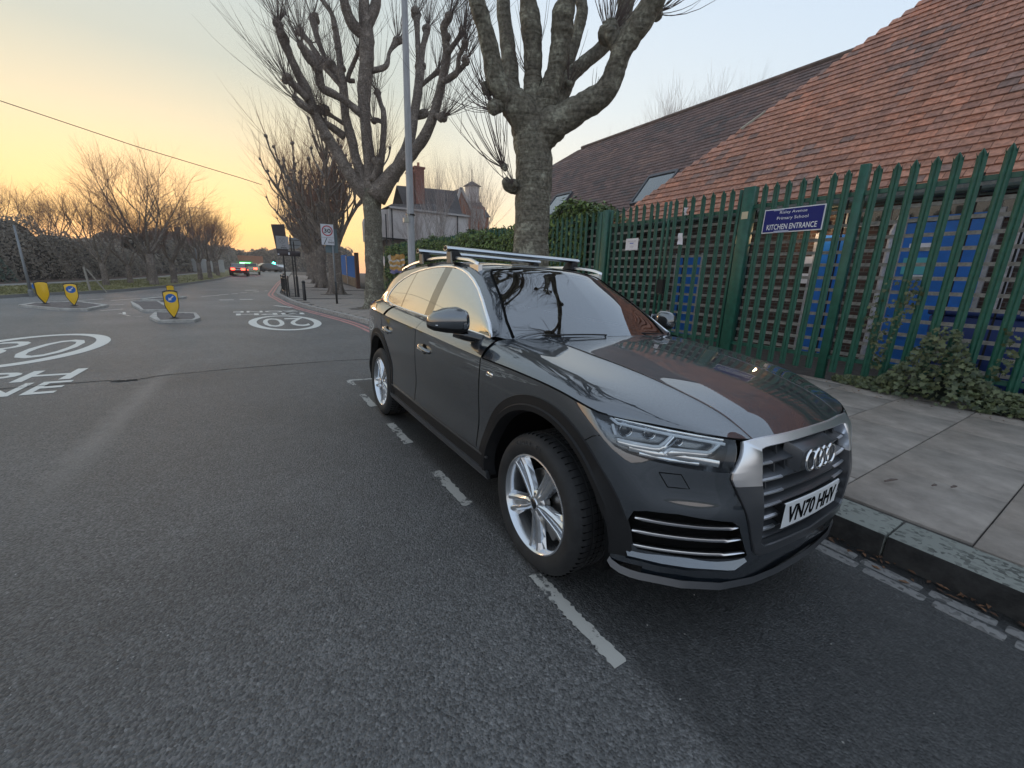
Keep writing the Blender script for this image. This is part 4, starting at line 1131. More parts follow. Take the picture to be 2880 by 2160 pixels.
for z0, z1, ys in ((.806, .866, (-.34, -.235, -.10, .10, .235, .34)), (.742, .800, (-.40, -.27, -.19, .19, .27, .40)), (.685, .735, (-.33, .33))):
    for y in ys:
        p = fpt(-abs(y), (z0+z1)/2, -.034); mb = MB(); mb.add([(p.x, y-.004, z0), (p.x, y+.004, z0), (p.x-.06, y+.004, z0), (p.x-.06, y-.004, z0), (p.x-.012, y-.004, z1), (p.x-.012, y+.004, z1), (p.x-.06, y+.004, z1), (p.x-.06, y-.004, z1)],
            [(0, 1, 2, 3), (4, 7, 6, 5), (0, 4, 5, 1), (1, 5, 6, 2), (2, 6, 7, 3), (3, 7, 4, 0)]); mb.build('grille_fin', M_satind, car)
# badge carrier and four linked rings
mb = MB(); 
mb.add([(.862, -.150, .742), (.862, .150, .742), (.862, .150, .838), (.862, -.150, .838), (.80, -.165, .735), (.80, .165, .735), (.788, .165, .868), (.788, -.165, .868)], [(0, 1, 2, 3), (3, 2, 6, 7), (0, 4, 5, 1), (1, 5, 6, 2), (0, 3, 7, 4)])
bc = mb.build('badge_carrier', M_satind, car); fixn(bc.data); bevel(bc, .006, 2)
for k in range(4):
    mb = MB(); yc = (k-1.5)*.0605; Rr, rr = .0425, .0062; xo = .878-abs(yc)*.04+(.002 if k % 2 else -.001)
    for i in range(40):
        a = 2*math.pi*i/40
        for j in range(8):
            b_ = 2*math.pi*j/8; q = Rr+rr*math.cos(b_); mb.v.append((xo+rr*.9*math.sin(b_)-.10*q*math.sin(a), yc+q*math.cos(a), .790+q*math.sin(a)))
    for i in range(40):
        for j in range(8): mb.f.append((i*8+j, i*8+(j+1) % 8, ((i+1) % 40)*8+(j+1) % 8, ((i+1) % 40)*8+j)); mb.mi.append(0)
    o = mb.build('badge_ring', M_chrome, car, smooth=True); fixn(o.data)
# number plate
mb = MB(); pl = []
for i in range(13):
    y = -.26+.52*i/12; x = .8925-.13*y*y
    mb.v += [(x-.006, y, .515), (x, y, .517), (x, y, .629), (x-.006, y, .631)]
for i in range(12):
    for k in range(3): mb.f.append((4*i+k, 4*i+4+k, 4*i+5+k, 4*i+k+1)); mb.mi.append(0)
o = mb.build('number_plate', M_plate, car); fixn(o.data)
mb = MB(); mb.box(.80, -.24, .53, .878, .24, .615); mb.build('plate_holder', M_clad, car)
me = text_obj('plate_lettering', 'VN70 HHV', .112, M_ink, ext=.0006, bold=.0026)
ys = [v.co.x for v in me.vertices]; a, b = min(ys), max(ys); zs = [v.co.y for v in me.vertices]; c_, d_ = min(zs), max(zs)
for v in me.vertices:
    y = ((v.co.x-a)/(b-a)-.5)*.455; z = .573+((v.co.y-c_)/(d_-c_)-.5)*.082; v.co = (.8925-.13*y*y+.0012+v.co.z, y, z)
link('plate_lettering', me, M_ink, o)
# ---- headlamps: lens, black inside, light blades
M_drl = mat('milky light guide', (.80, .83, .86), .3, coat=.4)
M_refl = mat('lamp reflector chrome', (.75, .77, .80), .12, 1.0)
M_lampin = mat('lamp inner bezel', (.20, .205, .215), .22, .85)
fan_lens = lamp_bm
for sd_ in (False, 'flip'):
    lens = put(lamp_bm.copy(), 'headlamp', M_lens, car, N_body, mirror=sd_)
    s = -1 if sd_ else 1
    # housing: lens skin pushed inwards
    bmh = lamp_bm.copy(); r_ = bmesh.ops.extrude_face_region(bmh, geom=list(bmh.faces)); orig = [f for f in bmh.faces]
    nv = [g for g in r_['geom'] if isinstance(g, bmesh.types.BMVert)]; nf = [g for g in r_['geom'] if isinstance(g, bmesh.types.BMFace)]
    for v in nv: v.co += Vector((-.055, .035, -.004))
    bmesh.ops.delete(bmh, geom=[f for f in bmh.faces if f not in nf and all(v not in nv for v in f.verts)], context='FACES')
    if s < 0:
        for v in bmh.verts: v.co.y = -v.co.y
    meh = bpy.data.meshes.new('lamp_housing'); bmh.to_mesh(meh); bmh.free(); hs = link('lamp_housing', meh, M_lampin, lens); fixn(meh)
    def blade(pts, w, name, m, depth, tilt=(1, -.55, .15), thick=.004):
        tv = Vector(tilt).normalized(); P = [Vector(p)-Vector((1, -.62, 0)).normalized()*depth for p in pts]
        Q_ = [P[0]]
        for i in range(len(P)-1):
            for k in range(1, 5): Q_.append(P[i].lerp(P[i+1], k/4))
        L_ = [(Vector((p.x, p.y*s, p.z)), Vector((tv.x, tv.y*s, tv.z))) for p in Q_]
        if s < 0: L_ = L_[::-1]
        o = ribbon(L_, w, name, m, lens, thick=thick, crown=.003, mirror=False); return o
    blade([(.430, -.850, .940), (.460, -.839, .923), (.534, -.779, .915), (.611, -.719, .91), (.699, -.633, .902), (.752, -.552, .891)], .011, 'light_blade', M_drl, .012)
    blade([(.444, -.840, .936), (.528, -.772, .927), (.612, -.708, .919), (.70, -.62, .910), (.745, -.550, .900)], .018, 'lamp_bezel', M_refl, .020)
    blade([(.451, -.855, .919), (.462, -.858, .900), (.477, -.861, .885)], .010, 'light_blade', M_drl, .012)
    blade([(.486, -.862, .867), (.541, -.82, .863), (.596, -.773, .861), (.612, -.756, .864), (.621, -.735, .882), (.626, -.708, .905)], .012, 'light_blade', M_drl, .012)
    blade([(.494, -.859, .856), (.548, -.822, .850), (.619, -.762, .848), (.634, -.742, .858), (.642, -.70, .900)], .022, 'lamp_bezel', M_refl, .022)
    blade([(.634, -.751, .842), (.642, -.73, .860), (.69, -.68, .862), (.734, -.624, .862), (.740, -.603, .873), (.742, -.573, .890)], .012, 'light_blade', M_drl, .012)
    blade([(.646, -.743, .842), (.69, -.69, .850), (.738, -.634, .850), (.748, -.610, .858), (.750, -.562, .886)], .022, 'lamp_bezel', M_refl, .022)
    blade([(.536, -.836, .842), (.616, -.773, .832), (.692, -.697, .832), (.772, -.592, .818)], .026, 'lamp_bezel', M_refl, .026)
    blade([(.572, -.814, .824), (.66, -.738, .816), (.73, -.655, .812)], .014, 'lamp_bezel', M_refl, .028)
    for cx, cy, cz_, rr in ((.500, -.818, .899, .026), (.572, -.760, .898, .022), (.655, -.69, .885, .018)):
        d = Vector((1, -.45, .02)).normalized(); M = (Vector((cx-.030, (cy+.016)*s, cz_))); rot = Vector((d.x, d.y*s, d.z)).to_track_quat('Z', 'Y').to_matrix().to_4x4(); MM = Matrix.Translation(M) @ rot
        mb = MB(); mb.lathe([(rr*1.15, -.01), (rr*1.18, .008), (rr*1.04, .010), (rr*1.0, .0)], n=24, M=MM); mb.build('projector_ring', M_refl, lens, smooth=True)
        mb = MB(); mb.lathe([(rr, 0), (rr*.85, .007), (rr*.5, .013), (.0002, .015)], n=24, M=MM); mb.build('projector_lens', M_gloss, lens, smooth=True)
# ---- door handles
for dx, dr in ((-1.43, 0), (-2.42, 2)):
    for s, k in ((1, 0), (-1, 1)):
        d = doors[dr+k]; zc_ = .934 if dr == 0 else .960
        y = on_side(dx, zc_, 0, [T_body]).y
        mb = MB(); n = 14
        for i in range(n+1):
            t = i/n; x = dx-.118+.236*t; lift = .034*math.sin(math.pi*min(1, max(0, t)))**.5 if 0 < t < 1 else 0
            z = zc_+.010-.020*t; hh = .013+.004*math.sin(math.pi*t)
            mb.v += [(x, (y+.004)*s, z-hh*.7), (x, (y-lift)*s, z-hh), (x, (y-lift-.007)*s, z), (x, (y-lift)*s, z+hh), (x, (y+.004)*s, z+hh*.7)]
        for i in range(n):
            for j in range(4): mb.f.append((5*i+j, 5*i+j+1, 5*i+6+j, 5*i+5+j)); mb.mi.append(0)
        h = mb.build('handle', M_paint, d, smooth=True); fixn(h.data)
        ribbon([(Vector((dx-.05+.1*i/6, (y-.0405)*s, zc_+.001-.010*i/6)), Vector((0, -s, .1))) for i in range(7)], .006, 'handle_strip', M_satin, h, thick=.001, mirror=False)
        mb = MB(); M = Matrix.Translation((dx+.005, y*s, zc_-.002)) @ Matrix.Rotation(R(90*s), 4, 'X'); mb.lathe([(.0002, .0005), (.030, .0015), (.040, .0020)], n=24, M=M @ Matrix.Scale(1.15, 4, (1, 0, 0))); mb.build('handle_recess', M_gap, d)
# side badge
for s in (1, -1):
    mb = MB(); mb.box(-.458, -.944*s if s > 0 else .940, .938, -.382, -.940 if s > 0 else .944, .958); b_ = mb.build('side_badge', M_chrome, car); bevel(b_, .003, 1)
# ---- door mirrors
MIR = [  # outline loops from base (inner) to tip: centre, half sizes in x and z
    (-.928, -.765, 1.205, .055, .045), (-.945, -.775, 1.212, .095, .070), (-.985, -.795, 1.214, .122, .082), (-1.045, -.825, 1.210, .116, .076), (-1.10, -.862, 1.200, .076, .058), (-1.128, -.878, 1.192, .046, .036), (-1.136, -.885, 1.188, .010, .010)]
for s in (1, -1):
    mb = MB(); n = 28
    for (y, x, z, a, c) in MIR:
        for k in range(n):
            t = 2*math.pi*k/n; cx_ = math.cos(t); sz_ = math.sin(t)
            px = (abs(cx_)**.8)*(1 if cx_ > 0 else -1); pz = (abs(sz_)**.75)*(1 if sz_ > 0 else -1)
            X = x+a*px*(1 if px > 0 else .72); Z = z+c*pz*(1.0 if pz > 0 else .98)
            mb.v.append((X, y*s, Z))
    m_ = len(MIR)
    for i in range(m_-1):
        for k in range(n):
            zc_ = math.sin(2*math.pi*(k+.5)/n)
            mb.f.append((i*n+k, i*n+(k+1) % n, (i+1)*n+(k+1) % n, (i+1)*n+k)); mb.mi.append(1 if zc_ < -.35 else 0)
    mb.f.append(tuple((m_-1)*n+k for k in range(n))); mb.mi.append(0)
    mb.f.append(tuple(k for k in range(n))[::-1]); mb.mi.append(1)
    mi_ = mb.build('door_mirror', [M_paint, M_clad], car, smooth=True); fixn(mi_.data); autosmooth(mi_, 60)
    mb = MB(); mb.tube([(-.700, -.80*s, 1.095), (-.715, -.86*s, 1.108), (-.755, -.925*s, 1.130), (-.80, -.985*s, 1.150)], [.036, .040, .044, .040], 12); mb.v = [(a, b, 1.1+(c-1.1)*.8) for a, b, c in mb.v]; mb.build('mirror_arm', M_gloss, mi_, smooth=True)
    mb = MB(); mb.box(-.900, -1.09*s, 1.155, -.896, -.955*s, 1.262); mb.build('mirror_glass', M_chrome, mi_)
    ribbon([(Vector((-.742-.0-.045*i/8-.02*(i/8)**2, (-.935-.175*i/8)*s, 1.183)), Vector((1, -.2*s, 0)).normalized()) for i in range(9)], .005, 'indicator_strip', M_drl, mi_, thick=.012, mirror=False)
# ---- roof rails and bars
rail = [(-1.215, 1.578), (-1.26, 1.592), (-1.34, 1.608), (-1.45, 1.618), (-1.7, 1.634), (-2.1, 1.634), (-2.5, 1.606), (-2.8, 1.566), (-2.92, 1.538), (-2.98, 1.515)]
for s in (1, -1):
    mb = MB(); P = smooth_line([(x, -.615*s-(0.0), z) for x, z in rail], 4); n = len(P)
    for i, p in enumerate(P):
        w = .017*min(1, .25+i/4, .25+(n-1-i)/4); mb.v += [(p.x, p.y-w, p.z-.010), (p.x, p.y-w*.8, p.z+.006), (p.x, p.y, p.z+.011), (p.x, p.y+w*.8, p.z+.006), (p.x, p.y+w, p.z-.010)]
    for i in range(n-1):
        for k in range(5): mb.f.append((5*i+k, 5*i+(k+1) % 5, 5*i+5+(k+1) % 5, 5*i+5+k)); mb.mi.append(0)
    rl = mb.build('roof_rail', M_satin, car, smooth=True); fixn(rl.data); autosmooth(rl, 50)
    for x0, x1 in ((-1.22, -1.36), (-2.05, -2.13), (-2.84, -2.97)):
        mb = MB(); mb.box(x1, -.60*s-.016, 1.50, x0, -.60*s+.016, 1.575 if x0 > -2.8 else 1.53); f_ = mb.build('rail_foot', M_satin, rl)
M_bar = mat('ribbed aluminium bar', (.60, .62, .64), .3, 1.0)
for bx in (-1.655, -2.29):
    bar = bpy.data.objects.new('roof_bar', None); scene.collection.objects.link(bar); bar.parent = car; bar.location = (bx, 0, 1.70); bar.empty_display_size = .1
    mb = MB(); pr = [(-.036, -.008), (-.026, -.019), (.022, -.019), (.040, -.005), (.034, .010), (.008, .0185), (-.024, .015)]
    for y in (-.69, .69): mb.v += [(x, y, z) for x, z in pr]
    n = len(pr); mb.f = [(i, (i+1) % n, n+(i+1) % n, n+i) for i in range(n)]+[tuple(range(n))[::-1], tuple(range(n, 2*n))]; mb.mi = [0]*len(mb.f)
    b_ = mb.build('crossbar', M_bar, bar); fixn(b_.data); autosmooth(b_, 50)
    mb = MB(); mb.box(-.004, -.67, .0175, .006, .67, .0198); mb.build('rubber_strip', M_clad, b_)
    for s in (1, -1):
        mb = MB(); o_ = -.69*s
        mb.lathe([(.0002, -.006), (.010, -.005), (.0155, 0), (.016, .006)], axis=1, n=14, M=Matrix.Translation((0, o_, 0)) @ Matrix.Rotation(0 if s > 0 else math.pi, 4, 'X') @ Matrix.Scale(1.9, 4, (1, 0, 0))); mb.build('end_cap', M_clad, bar)
        mb = MB(); yo = -.63*s
        mb.add([(-.050, yo+.035*s, -.016), (.055, yo+.035*s, -.016), (.055, yo-.028*s, -.016), (-.050, yo-.028*s, -.016),
                (-.060, yo+.075*s, -.085), (.075, yo+.075*s, -.085), (.070, yo-.022*s, -.095), (-.056, yo-.022*s, -.095)],
               [(0, 1, 2, 3), (4, 7, 6, 5), (0, 4, 5, 1), (1, 5, 6, 2), (2, 6, 7, 3), (3, 7, 4, 0)]); ft = mb.build('bar_foot', M_clad, bar); bevel(ft, .010, 2)
        mb = MB(); mb.add([(-.040, yo-.026*s, -.022), (.045, yo-.026*s, -.022), (.058, yo-.022*s, -.118), (-.046, yo-.022*s, -.118), (-.034, yo-.034*s, -.03), (.038, yo-.034*s, -.03), (.048, yo-.030*s, -.112), (-.038, yo-.030*s, -.112)],
               [(0, 4, 5, 1), (1, 5, 6, 2), (2, 6, 7, 3), (3, 7, 4, 0), (4, 7, 6, 5)]); cv = mb.build('foot_cover', M_satin if False else mat('silver foot cover', (.22, .21, .19), .4, .5), ft); fixn(cv.data)
# ---- rear lamps (wrap round the corner)
M_red = mat('red lamp plastic', (.22, .012, .010), .12, coat=1)
for s in (1, -1):
    mb = MB(); Pt = [(-2.93, -.905, 1.125), (-3.15, -.895, 1.135), (-3.4, -.85, 1.14), (-3.56, -.74, 1.14), (-3.66, -.55, 1.14)]; top = [(-3.02, -.868, 1.165), (-3.2, -.84, 1.178), (-3.42, -.79, 1.18), (-3.55, -.69, 1.18), (-3.64, -.52, 1.18)]
    for a, b in zip(Pt, top): mb.v += [(a[0]-.01, (a[1]-.008)*s, a[2]), (b[0]-.012, (b[1]-.012)*s, b[2])]
    for i in range(4): mb.f.append((2*i, 2*i+1, 2*i+3, 2*i+2)); mb.mi.append(0)
    o = mb.build('rear_lamp', M_red, car, smooth=True); fixn(o.data)
# ---- inside
mb = MB(); mb.box(-2.9, -.72, .45, -.45, .72, .55); mb.build('cabin_floor', M_inner, car)
mb = MB(); mb.prism([(-.55, 1.07), (-.95, 1.13), (-1.10, 1.08), (-1.08, .80), (-.55, .80)], 1, -.70, .70); o = mb.build('dashboard', M_seat, car); bevel(o, .02, 2)
for s in (-1, 1):
    for x0 in (-1.75, -2.62):
        mb = MB(); mb.prism([(x0+.15, .62), (x0-.28, .66), (x0-.44, 1.10), (x0-.36, 1.22), (x0-.27, 1.21), (x0-.18, .84), (x0+.20, .80)], 1, .38*s-.24, .38*s+.24); o = mb.build('car_seat', M_seat, car); bevel(o, .04, 2)
        mb = MB(); mb.prism([(x0-.45, 1.23), (x0-.37, 1.23), (x0-.36, 1.38), (x0-.43, 1.39)], 1, .38*s-.12, .38*s+.12); h = mb.build('headrest', M_seat, o); bevel(h, .03, 2)
mb = MB(); M = Matrix.Translation((-1.12, -.38, 1.06)) @ Matrix.Rotation(R(-65), 4, 'Y')
for i in range(28):
    a = 2*math.pi*i/28
    for j in range(6): b_ = 2*math.pi*j/6; q = .175+.014*math.cos(b_); mb.v.append(tuple(M @ Vector((q*math.cos(a), q*math.sin(a), .014*math.sin(b_)))))
for i in range(28):
    for j in range(6): mb.f.append((i*6+j, i*6+(j+1) % 6, ((i+1) % 28)*6+(j+1) % 6, ((i+1) % 28)*6+j)); mb.mi.append(0)
mb.build('steering_wheel', M_clad, car, smooth=True)
mb = MB(); mb.box(-1.20, -.12, 1.44, -1.17, .12, 1.50); o = mb.build('inside_mirror', M_clad, car); bevel(o, .01, 2)
# ================================================================ FENCE, GATE, SCHOOL
M_green = mat('dark green powder coat', (.012, .092, .060), .4, var=.2, vscale=9, bump=.05, bscale=120)
M_slat = mat('grey weathered batten', (.38, .355, .32), .85, var=.3, vscale=12)
def pale_mesh(h, w=.096):
    mb = MB()
    # W-profile, triple pointed head bent slightly outwards
    prof = [(-w/2, .006), (-w*.30, -.012), (-w*.16, -.014), (0, -.002), (w*.16, -.014), (w*.30, -.012), (w/2, .006)]
    zs = [(0, 1, 0), (h-.16, 1, 0), (h-.09, 1.0, -.006), (h-.045, .62, -.016), (h, .06, -.022)]
    for z, s, dy in zs:
        for x, y in prof: mb.v.append((x*s, y*s+dy, z))
    n = len(prof)
    for i in range(len(zs)-1):
        for k in range(n-1): mb.f.append((i*n+k, i*n+k+1, (i+1)*n+k+1, (i+1)*n+k)); mb.mi.append(0)
    # side prongs of the head
    for s in (-1, 1):
        mb.add([(s*w*.5, .006, h-.10), (s*w*.30, -.012, h-.10), (s*w*.56, -.030, h-.035), (s*w*.44, -.012, h-.09)], [(0, 1, 2), (0, 2, 3)])
    me = mb.mesh('pale'); return me
PZ = 3.13
FY = FENCE
pale_me = pale_mesh(PZ-.22); 
rn = random.Random(5)
def add_pale(x, parent, px=0, py=0, me=None, name='pale', z=.22):
    link(name, me or pale_me, M_green, parent, loc=(x-px, FY-.045-py+rn.uniform(-.004, .004), z+rn.uniform(-.006, .006)), rot=(rn.uniform(-.006, .006), rn.uniform(-.005, .005), rn.uniform(-.05, .05)))
def post(x, parent, h=3.18, w=.11, d=.10, px=0, py=0):
    mb = MB(); mb.box(x-px-w/2, FY-d/2-py, .05, x-px+w/2, FY+d/2-py, h); o = mb.build('post', M_green, parent); bevel(o, .004, 1)
def rail_(x0, x1, z, parent, px=0, h=.06):
    mb = MB(); mb.box(x0-px, -.022+.01, z-h/2, x1-px, .022+.01, z+h/2); mb.build('rail', M_green, parent)
f1 = empty('palisade_fence', (1.0, FY, 0), label='tall green palisade fence run right of the KITCHEN ENTRANCE gate, ivy at its foot', cat='fence')
xs = []; x = -1.21
post(-1.21, f1, px=1.0, py=FY); post(3.5, f1, px=1.0, py=FY)
x = -1.05
while x < 4.6: add_pale(x, f1, 1.0, FY); x += .2
rail_(-2.75, 5, 2.80, f1, 1.0); rail_(-2.75, 5, .44, f1, 1.0)
for x in (-2.54, -2.36, -2.17, -1.97, -1.78, -1.57, -1.38): add_pale(x, f1, 1.0, FY)
g1 = empty('palisade_gate', (-4.5, FY, 0), label='green palisade double gate with a white notice, between two broad posts', cat='gate')
post(-2.80, g1, 3.12, .19, .15, -4.5, FY); post(-6.23, g1, 3.12, .19, .15, -4.5, FY)
for xe in (-2.97, -4.44, -4.56, -6.08): post(xe, g1, 3.10, .05, .05, -4.5, FY)
for x0, x1 in ((-2.95, -4.44), (-4.56, -6.08)):
    for z in (2.76, .44): rail_(x1, x0, z, g1, -4.5)
    x = x0-.14
    while x > x1+.05: add_pale(x, g1, -4.5, FY); x -= .195
mb = MB(); mb.box(-.02, -.06, 1.25, .14, .02, 1.55); lk = mb.build('lock_box', M_clad, g1)
f2 = empty('palisade_fence', (-7, FY, 0), label='green palisade fence swallowed by the evergreen hedge left of the gate', cat='fence')
post(-6.42, f2, 3.1, px=-7, py=FY)
x = -6.5
while x > -24:
    add_pale(x, f2, -7, FY); x -= .2
for xp in (-9.2, -12, -15, -18, -21, -24.6): post(xp, f2, 3.1, px=-7, py=FY)
for z in (2.76, .44): rail_(-24.6, -6.4, z, f2, -7)
# open lattice of battens behind the pales
lat = empty('batten_screen', (-3, FY+.16, 0), label='pale horizontal batten screen fixed behind the green palings', cat='screen')
sme = None
xb = [-9.6, -6.3, -4.5, -2.8, -1.2, .6, 2.4, 4.4]
for zi in range(13):
    z = .50+.19*zi
    for a, b in zip(xb, xb[1:]):
        mb = MB(); mb.box(0, -.009, -.024, b-a-.01, .009, .024)
        link('batten', mb.mesh('batten'), M_slat, lat, loc=(a+3, rn.uniform(-.006, .006), z+rn.uniform(-.006, .006)), rot=(0, rn.uniform(-.002, .002), 0))
x = -9.5
while x < 4.4:
    mb = MB(); mb.box(-.010, .010, .40, .010, .022, 2.9); link('upright', mb.mesh('upright'), M_clad, lat, loc=(x+3, 0, 0)); x += .45
# sign on the gate-side fence
M_blue = mat('navy sign enamel', (.008, .014, .16), .5, spec=.3)
M_sw = mat('white sign lettering', (.78, .78, .80), .5)
sg = empty('kitchen_sign', (-2.02, FY-.075, 2.52), label='navy blue school sign reading KITCHEN ENTRANCE tied to the green palings', cat='sign')
mb = MB(); mb.box(-.445, -.006, -.185, .445, .006, .185); mb.build('sign_edge', M_sw, sg)
mb = MB(); mb.box(-.43, -.010, -.17, .43, -.0065, .17); mb.build('sign_face', M_blue, sg)
def sign_text(txt, w, h, x, z, m, parent, y=-.0112, bold=.004, depth=.0015, mirror=False, name='lettering'):
    me = text_obj(name, txt, 1.0, m, ext=0, bold=bold)
    xs_ = [v.co.x for v in me.vertices]; ys_ = [v.co.y for v in me.vertices]; a, b, c, d = min(xs_), max(xs_), min(ys_), max(ys_)
    for v in me.vertices: v.co = (x+((v.co.x-a)/(b-a)-.5)*w, y, z+((v.co.y-c)/(d-c)-.5)*h)
    return link(name, me, m, parent)
sign_text('Risley Avenue', .40, .055, .0, .118, M_sw, sg)
sign_text('Primary School', .46, .060, .0, .03, M_sw, sg)
sign_text('KITCHEN ENTRANCE', .74, .085, .0, -.095, M_sw, sg, bold=.012)
mb = MB(); mb.box(-.30, -.0115, .155, -.14, -.0108, .178); mb.build('faded_patch', mat('bleached sticker', (.45, .47, .60), .6), sg)
mb = MB(); mb.box(-.25, -.0115, -.184, -.02, -.0108, -.155); mb.build('faded_patch', MATS['bleached sticker'], sg)
M_paper = mat('laminated white paper', (.74, .72, .76), .3, var=.1, vscale=6)
nt_ = empty('notice', (-5.31, FY-.08, 2.30), label='white laminated paper notice tied to the gate palings', cat='notice')
mb = MB(); mb.box(-.18, -.002, -.125, .18, .002, .125); mb.build('sheet', M_paper, nt_)
mb = MB(); mb.box(-.06, -.004, .01, .05, -.0025, .03); mb.build('printed_band', mat('blue print', (.12, .2, .55), .6), nt_)
for z, w in ((.07, .12), (.055, .10), (-.02, .05), (-.05, .06), (-.065, .055)):
    mb = MB(); mb.box(-w, -.004, z-.003, w, -.0025, z+.003); mb.build('printed_line', mat('faint print', (.45, .42, .5), .6), nt_)
st = MB(); st.box(-2.86, FY-.082, 2.60, -2.75, FY-.077, 2.72)
o = st.build('gate_sticker', mat('cream sticker', (.62, .53, .36), .5)); tag(o, 'small cream sticker high on the broad gate post left of the navy sign', 'sticker')
# rags caught on the palings
for (x, z, s, lb) in ((-4.0, 2.92, .07, 'scrap of white litter caught high on the palings right of the gate'), (-4.05, 2.45, .11, 'pale plastic scrap hanging among the palings beside the gate')):
    mb = MB(); r3 = random.Random(int(x*-100)); n = 5
    for i in range(n):
        for j in range(3): mb.v.append((x+(j-1)*s*.5+r3.uniform(-.012, .012), FY-.09+r3.uniform(-.02, .02), z-s*i/2+r3.uniform(-.01, .01)))
    for i in range(n-1):
        for j in range(2): mb.f.append((3*i+j, 3*i+j+1, 3*i+4+j, 3*i+3+j)); mb.mi.append(0)
    tag(mb.build('litter_scrap', M_paper, smooth=True), lb, 'litter')

# ---------------------------------------------------------------- school building
def brick_mat(name, c1, c2, mortar, scale=1.0):
    m = bpy.data.materials.new(name); m.use_nodes = True; nt = m.node_tree; b = nt.nodes['Principled BSDF']; N = nt.nodes.new; L = nt.links.new
    t = N('ShaderNodeTexCoord'); mp = N('ShaderNodeMapping'); mp.inputs['Rotation'].default_value = (R(90), 0, 0); L(t.outputs['Object'], mp.inputs[0])
    br = N('ShaderNodeTexBrick'); br.inputs['Color1'].default_value = (*c1, 1); br.inputs['Color2'].default_value = (*c2, 1); br.inputs['Mortar'].default_value = (*mortar, 1)
    br.inputs['Scale'].default_value = scale; br.inputs['Brick Width'].default_value = .225; br.inputs['Row Height'].default_value = .075; br.inputs['Mortar Size'].default_value = .010
    L(mp.outputs[0], br.inputs['Vector']); L(br.outputs[0], b.inputs['Base Color']); b.inputs['Roughness'].default_value = .9
    bp = N('ShaderNodeBump'); bp.inputs['Strength'].default_value = .6; bp.inputs['Distance'].default_value = .01; bp.invert = True; L(br.outputs[1], bp.inputs['Height']); L(bp.outputs[0], b.inputs['Normal'])
    MATS[name] = m; return m
M_brick = brick_mat('dark red school brick', (.070, .034, .025), (.045, .029, .025), (.11, .10, .09))
M_bdoor = mat('blue painted door', (.008, .14, .50), .4, var=.15, vscale=3)
M_fascia = mat('dark green fascia', (.02, .035, .03), .6)
M_grey = mat('galvanised grey', (.30, .31, .32), .5, .5)
M_wht = mat('old white gloss', (.34, .33, .34), .5, var=.25, vscale=9)
sch = empty('school_building', (-2, 8, 0), label='brick school building with a steep orange clay-tiled roof behind the green fence', cat='building')
def P_(mb, name, m): return mb.build(name, m, sch)
SX, SY = -2, 8
mb = MB(); mb.box(-6.6, 0, -.1, 8, .3, 2.98); wall = P_(mb, 'wall', M_brick)
mb = MB(); mb.box(-6.7, -.34, 2.93, 8.2, -.30, 3.06); P_(mb, 'fascia', M_fascia)
mb = MB(); mb.tube([(-6.75, -.38, 3.02), (8.2, -.38, 3.02)], .055, 10); P_(mb, 'gutter', M_fascia)
# doors and windows
for x0, x1, z0, z1 in ((.72, 1.78, .15, 2.72), (-.62, -.12, .15, 2.5), (2.55, 3.4, .15, 2.5), (-3.9, -3.2, .15, 2.2)):
    mb = MB(); mb.box(x0, -.05, z0, x1, .02, z1); d = P_(mb, 'door', M_bdoor)
    mb = MB()
    for k in (0, 1): mb = MB(); mb.box(x0-.06 if k == 0 else x1, -.07, z0, x0 if k == 0 else x1+.06, .02, z1+.05); mb.build('door_frame', M_wht, d)
    for zz in (.5, 1.3): mb = MB(); mb.box(x0+.1, -.062, zz+z0, x1-.1, -.05, zz+z0+.6); mb.build('door_panel', M_bdoor, d)
x = -.2
for i in range(9):
    mb = MB(); mb.box(x, -.03, 2.66, x+.62, .01, 2.92); w = P_(mb, 'window', mat('dark window', (.01, .012, .014), .12, coat=1))
    mb = MB(); mb.box(x-.03, -.05, 2.64, x, .01, 2.93); mb.box(x-.03, -.05, 2.62, x+.62, .01, 2.66); mb.build('frame', M_wht, w); x += .66
mb = MB(); mb.tube([(.55, -.1, .1), (.55, -.1, 2.5), (.62, -.1, 2.75)], .045, 8); P_(mb, 'downpipe', mat('aged white pipe', (.45, .44, .47), .6, var=.3, vscale=10))
mb = MB(); mb.tube([(2.05, -.1, .1), (2.08, -.1, 2.7)], .04, 8); P_(mb, 'downpipe', MATS['aged white pipe'])
for x, z, w_, h_, m in ((.95, 1.9, .32, .28, mat('turquoise poster', (.10, .42, .45), .6)), (.97, 2.22, .30, .12, M_paper), (-.72, 2.0, .14, .2, M_paper), (-.74, 1.66, .14, .2, M_paper), (1.0, 1.72, .3, .06, M_paper)):
    mb = MB(); mb.box(x-w_/2, -.072, z-h_/2, x+w_/2, -.0625, z+h_/2); P_(mb, 'door_notice', m)
# bins and clutter behind the fence
for i, (x, m, lb) in enumerate(((.2, mat('dark blue bin', (.012, .04, .20), .5), 'large dark blue wheeled bin behind the ivy and palings'), (1.6, MATS['dark blue bin'], 'second dark blue bin at the right behind the palings'))):
    b = empty('wheeled_bin', (x, 7.0, 0), label=lb, cat='bin')
    mb = MB(); mb.add([(-.5, -.35, .1), (.5, -.35, .1), (.5, .35, .1), (-.5, .35, .1), (-.58, -.42, 1.15), (.58, -.42, 1.15), (.58, .42, 1.15), (-.58, .42, 1.15)], [(0, 3, 2, 1), (4, 5, 6, 7), (0, 1, 5, 4), (1, 2, 6, 5), (2, 3, 7, 6), (3, 0, 4, 7)]); o = mb.build('tub', m, b); bevel(o, .03, 1)
    mb = MB(); mb.box(-.6, -.45, 1.15, .6, .44, 1.24); o = mb.build('lid', m, b); bevel(o, .02, 1)
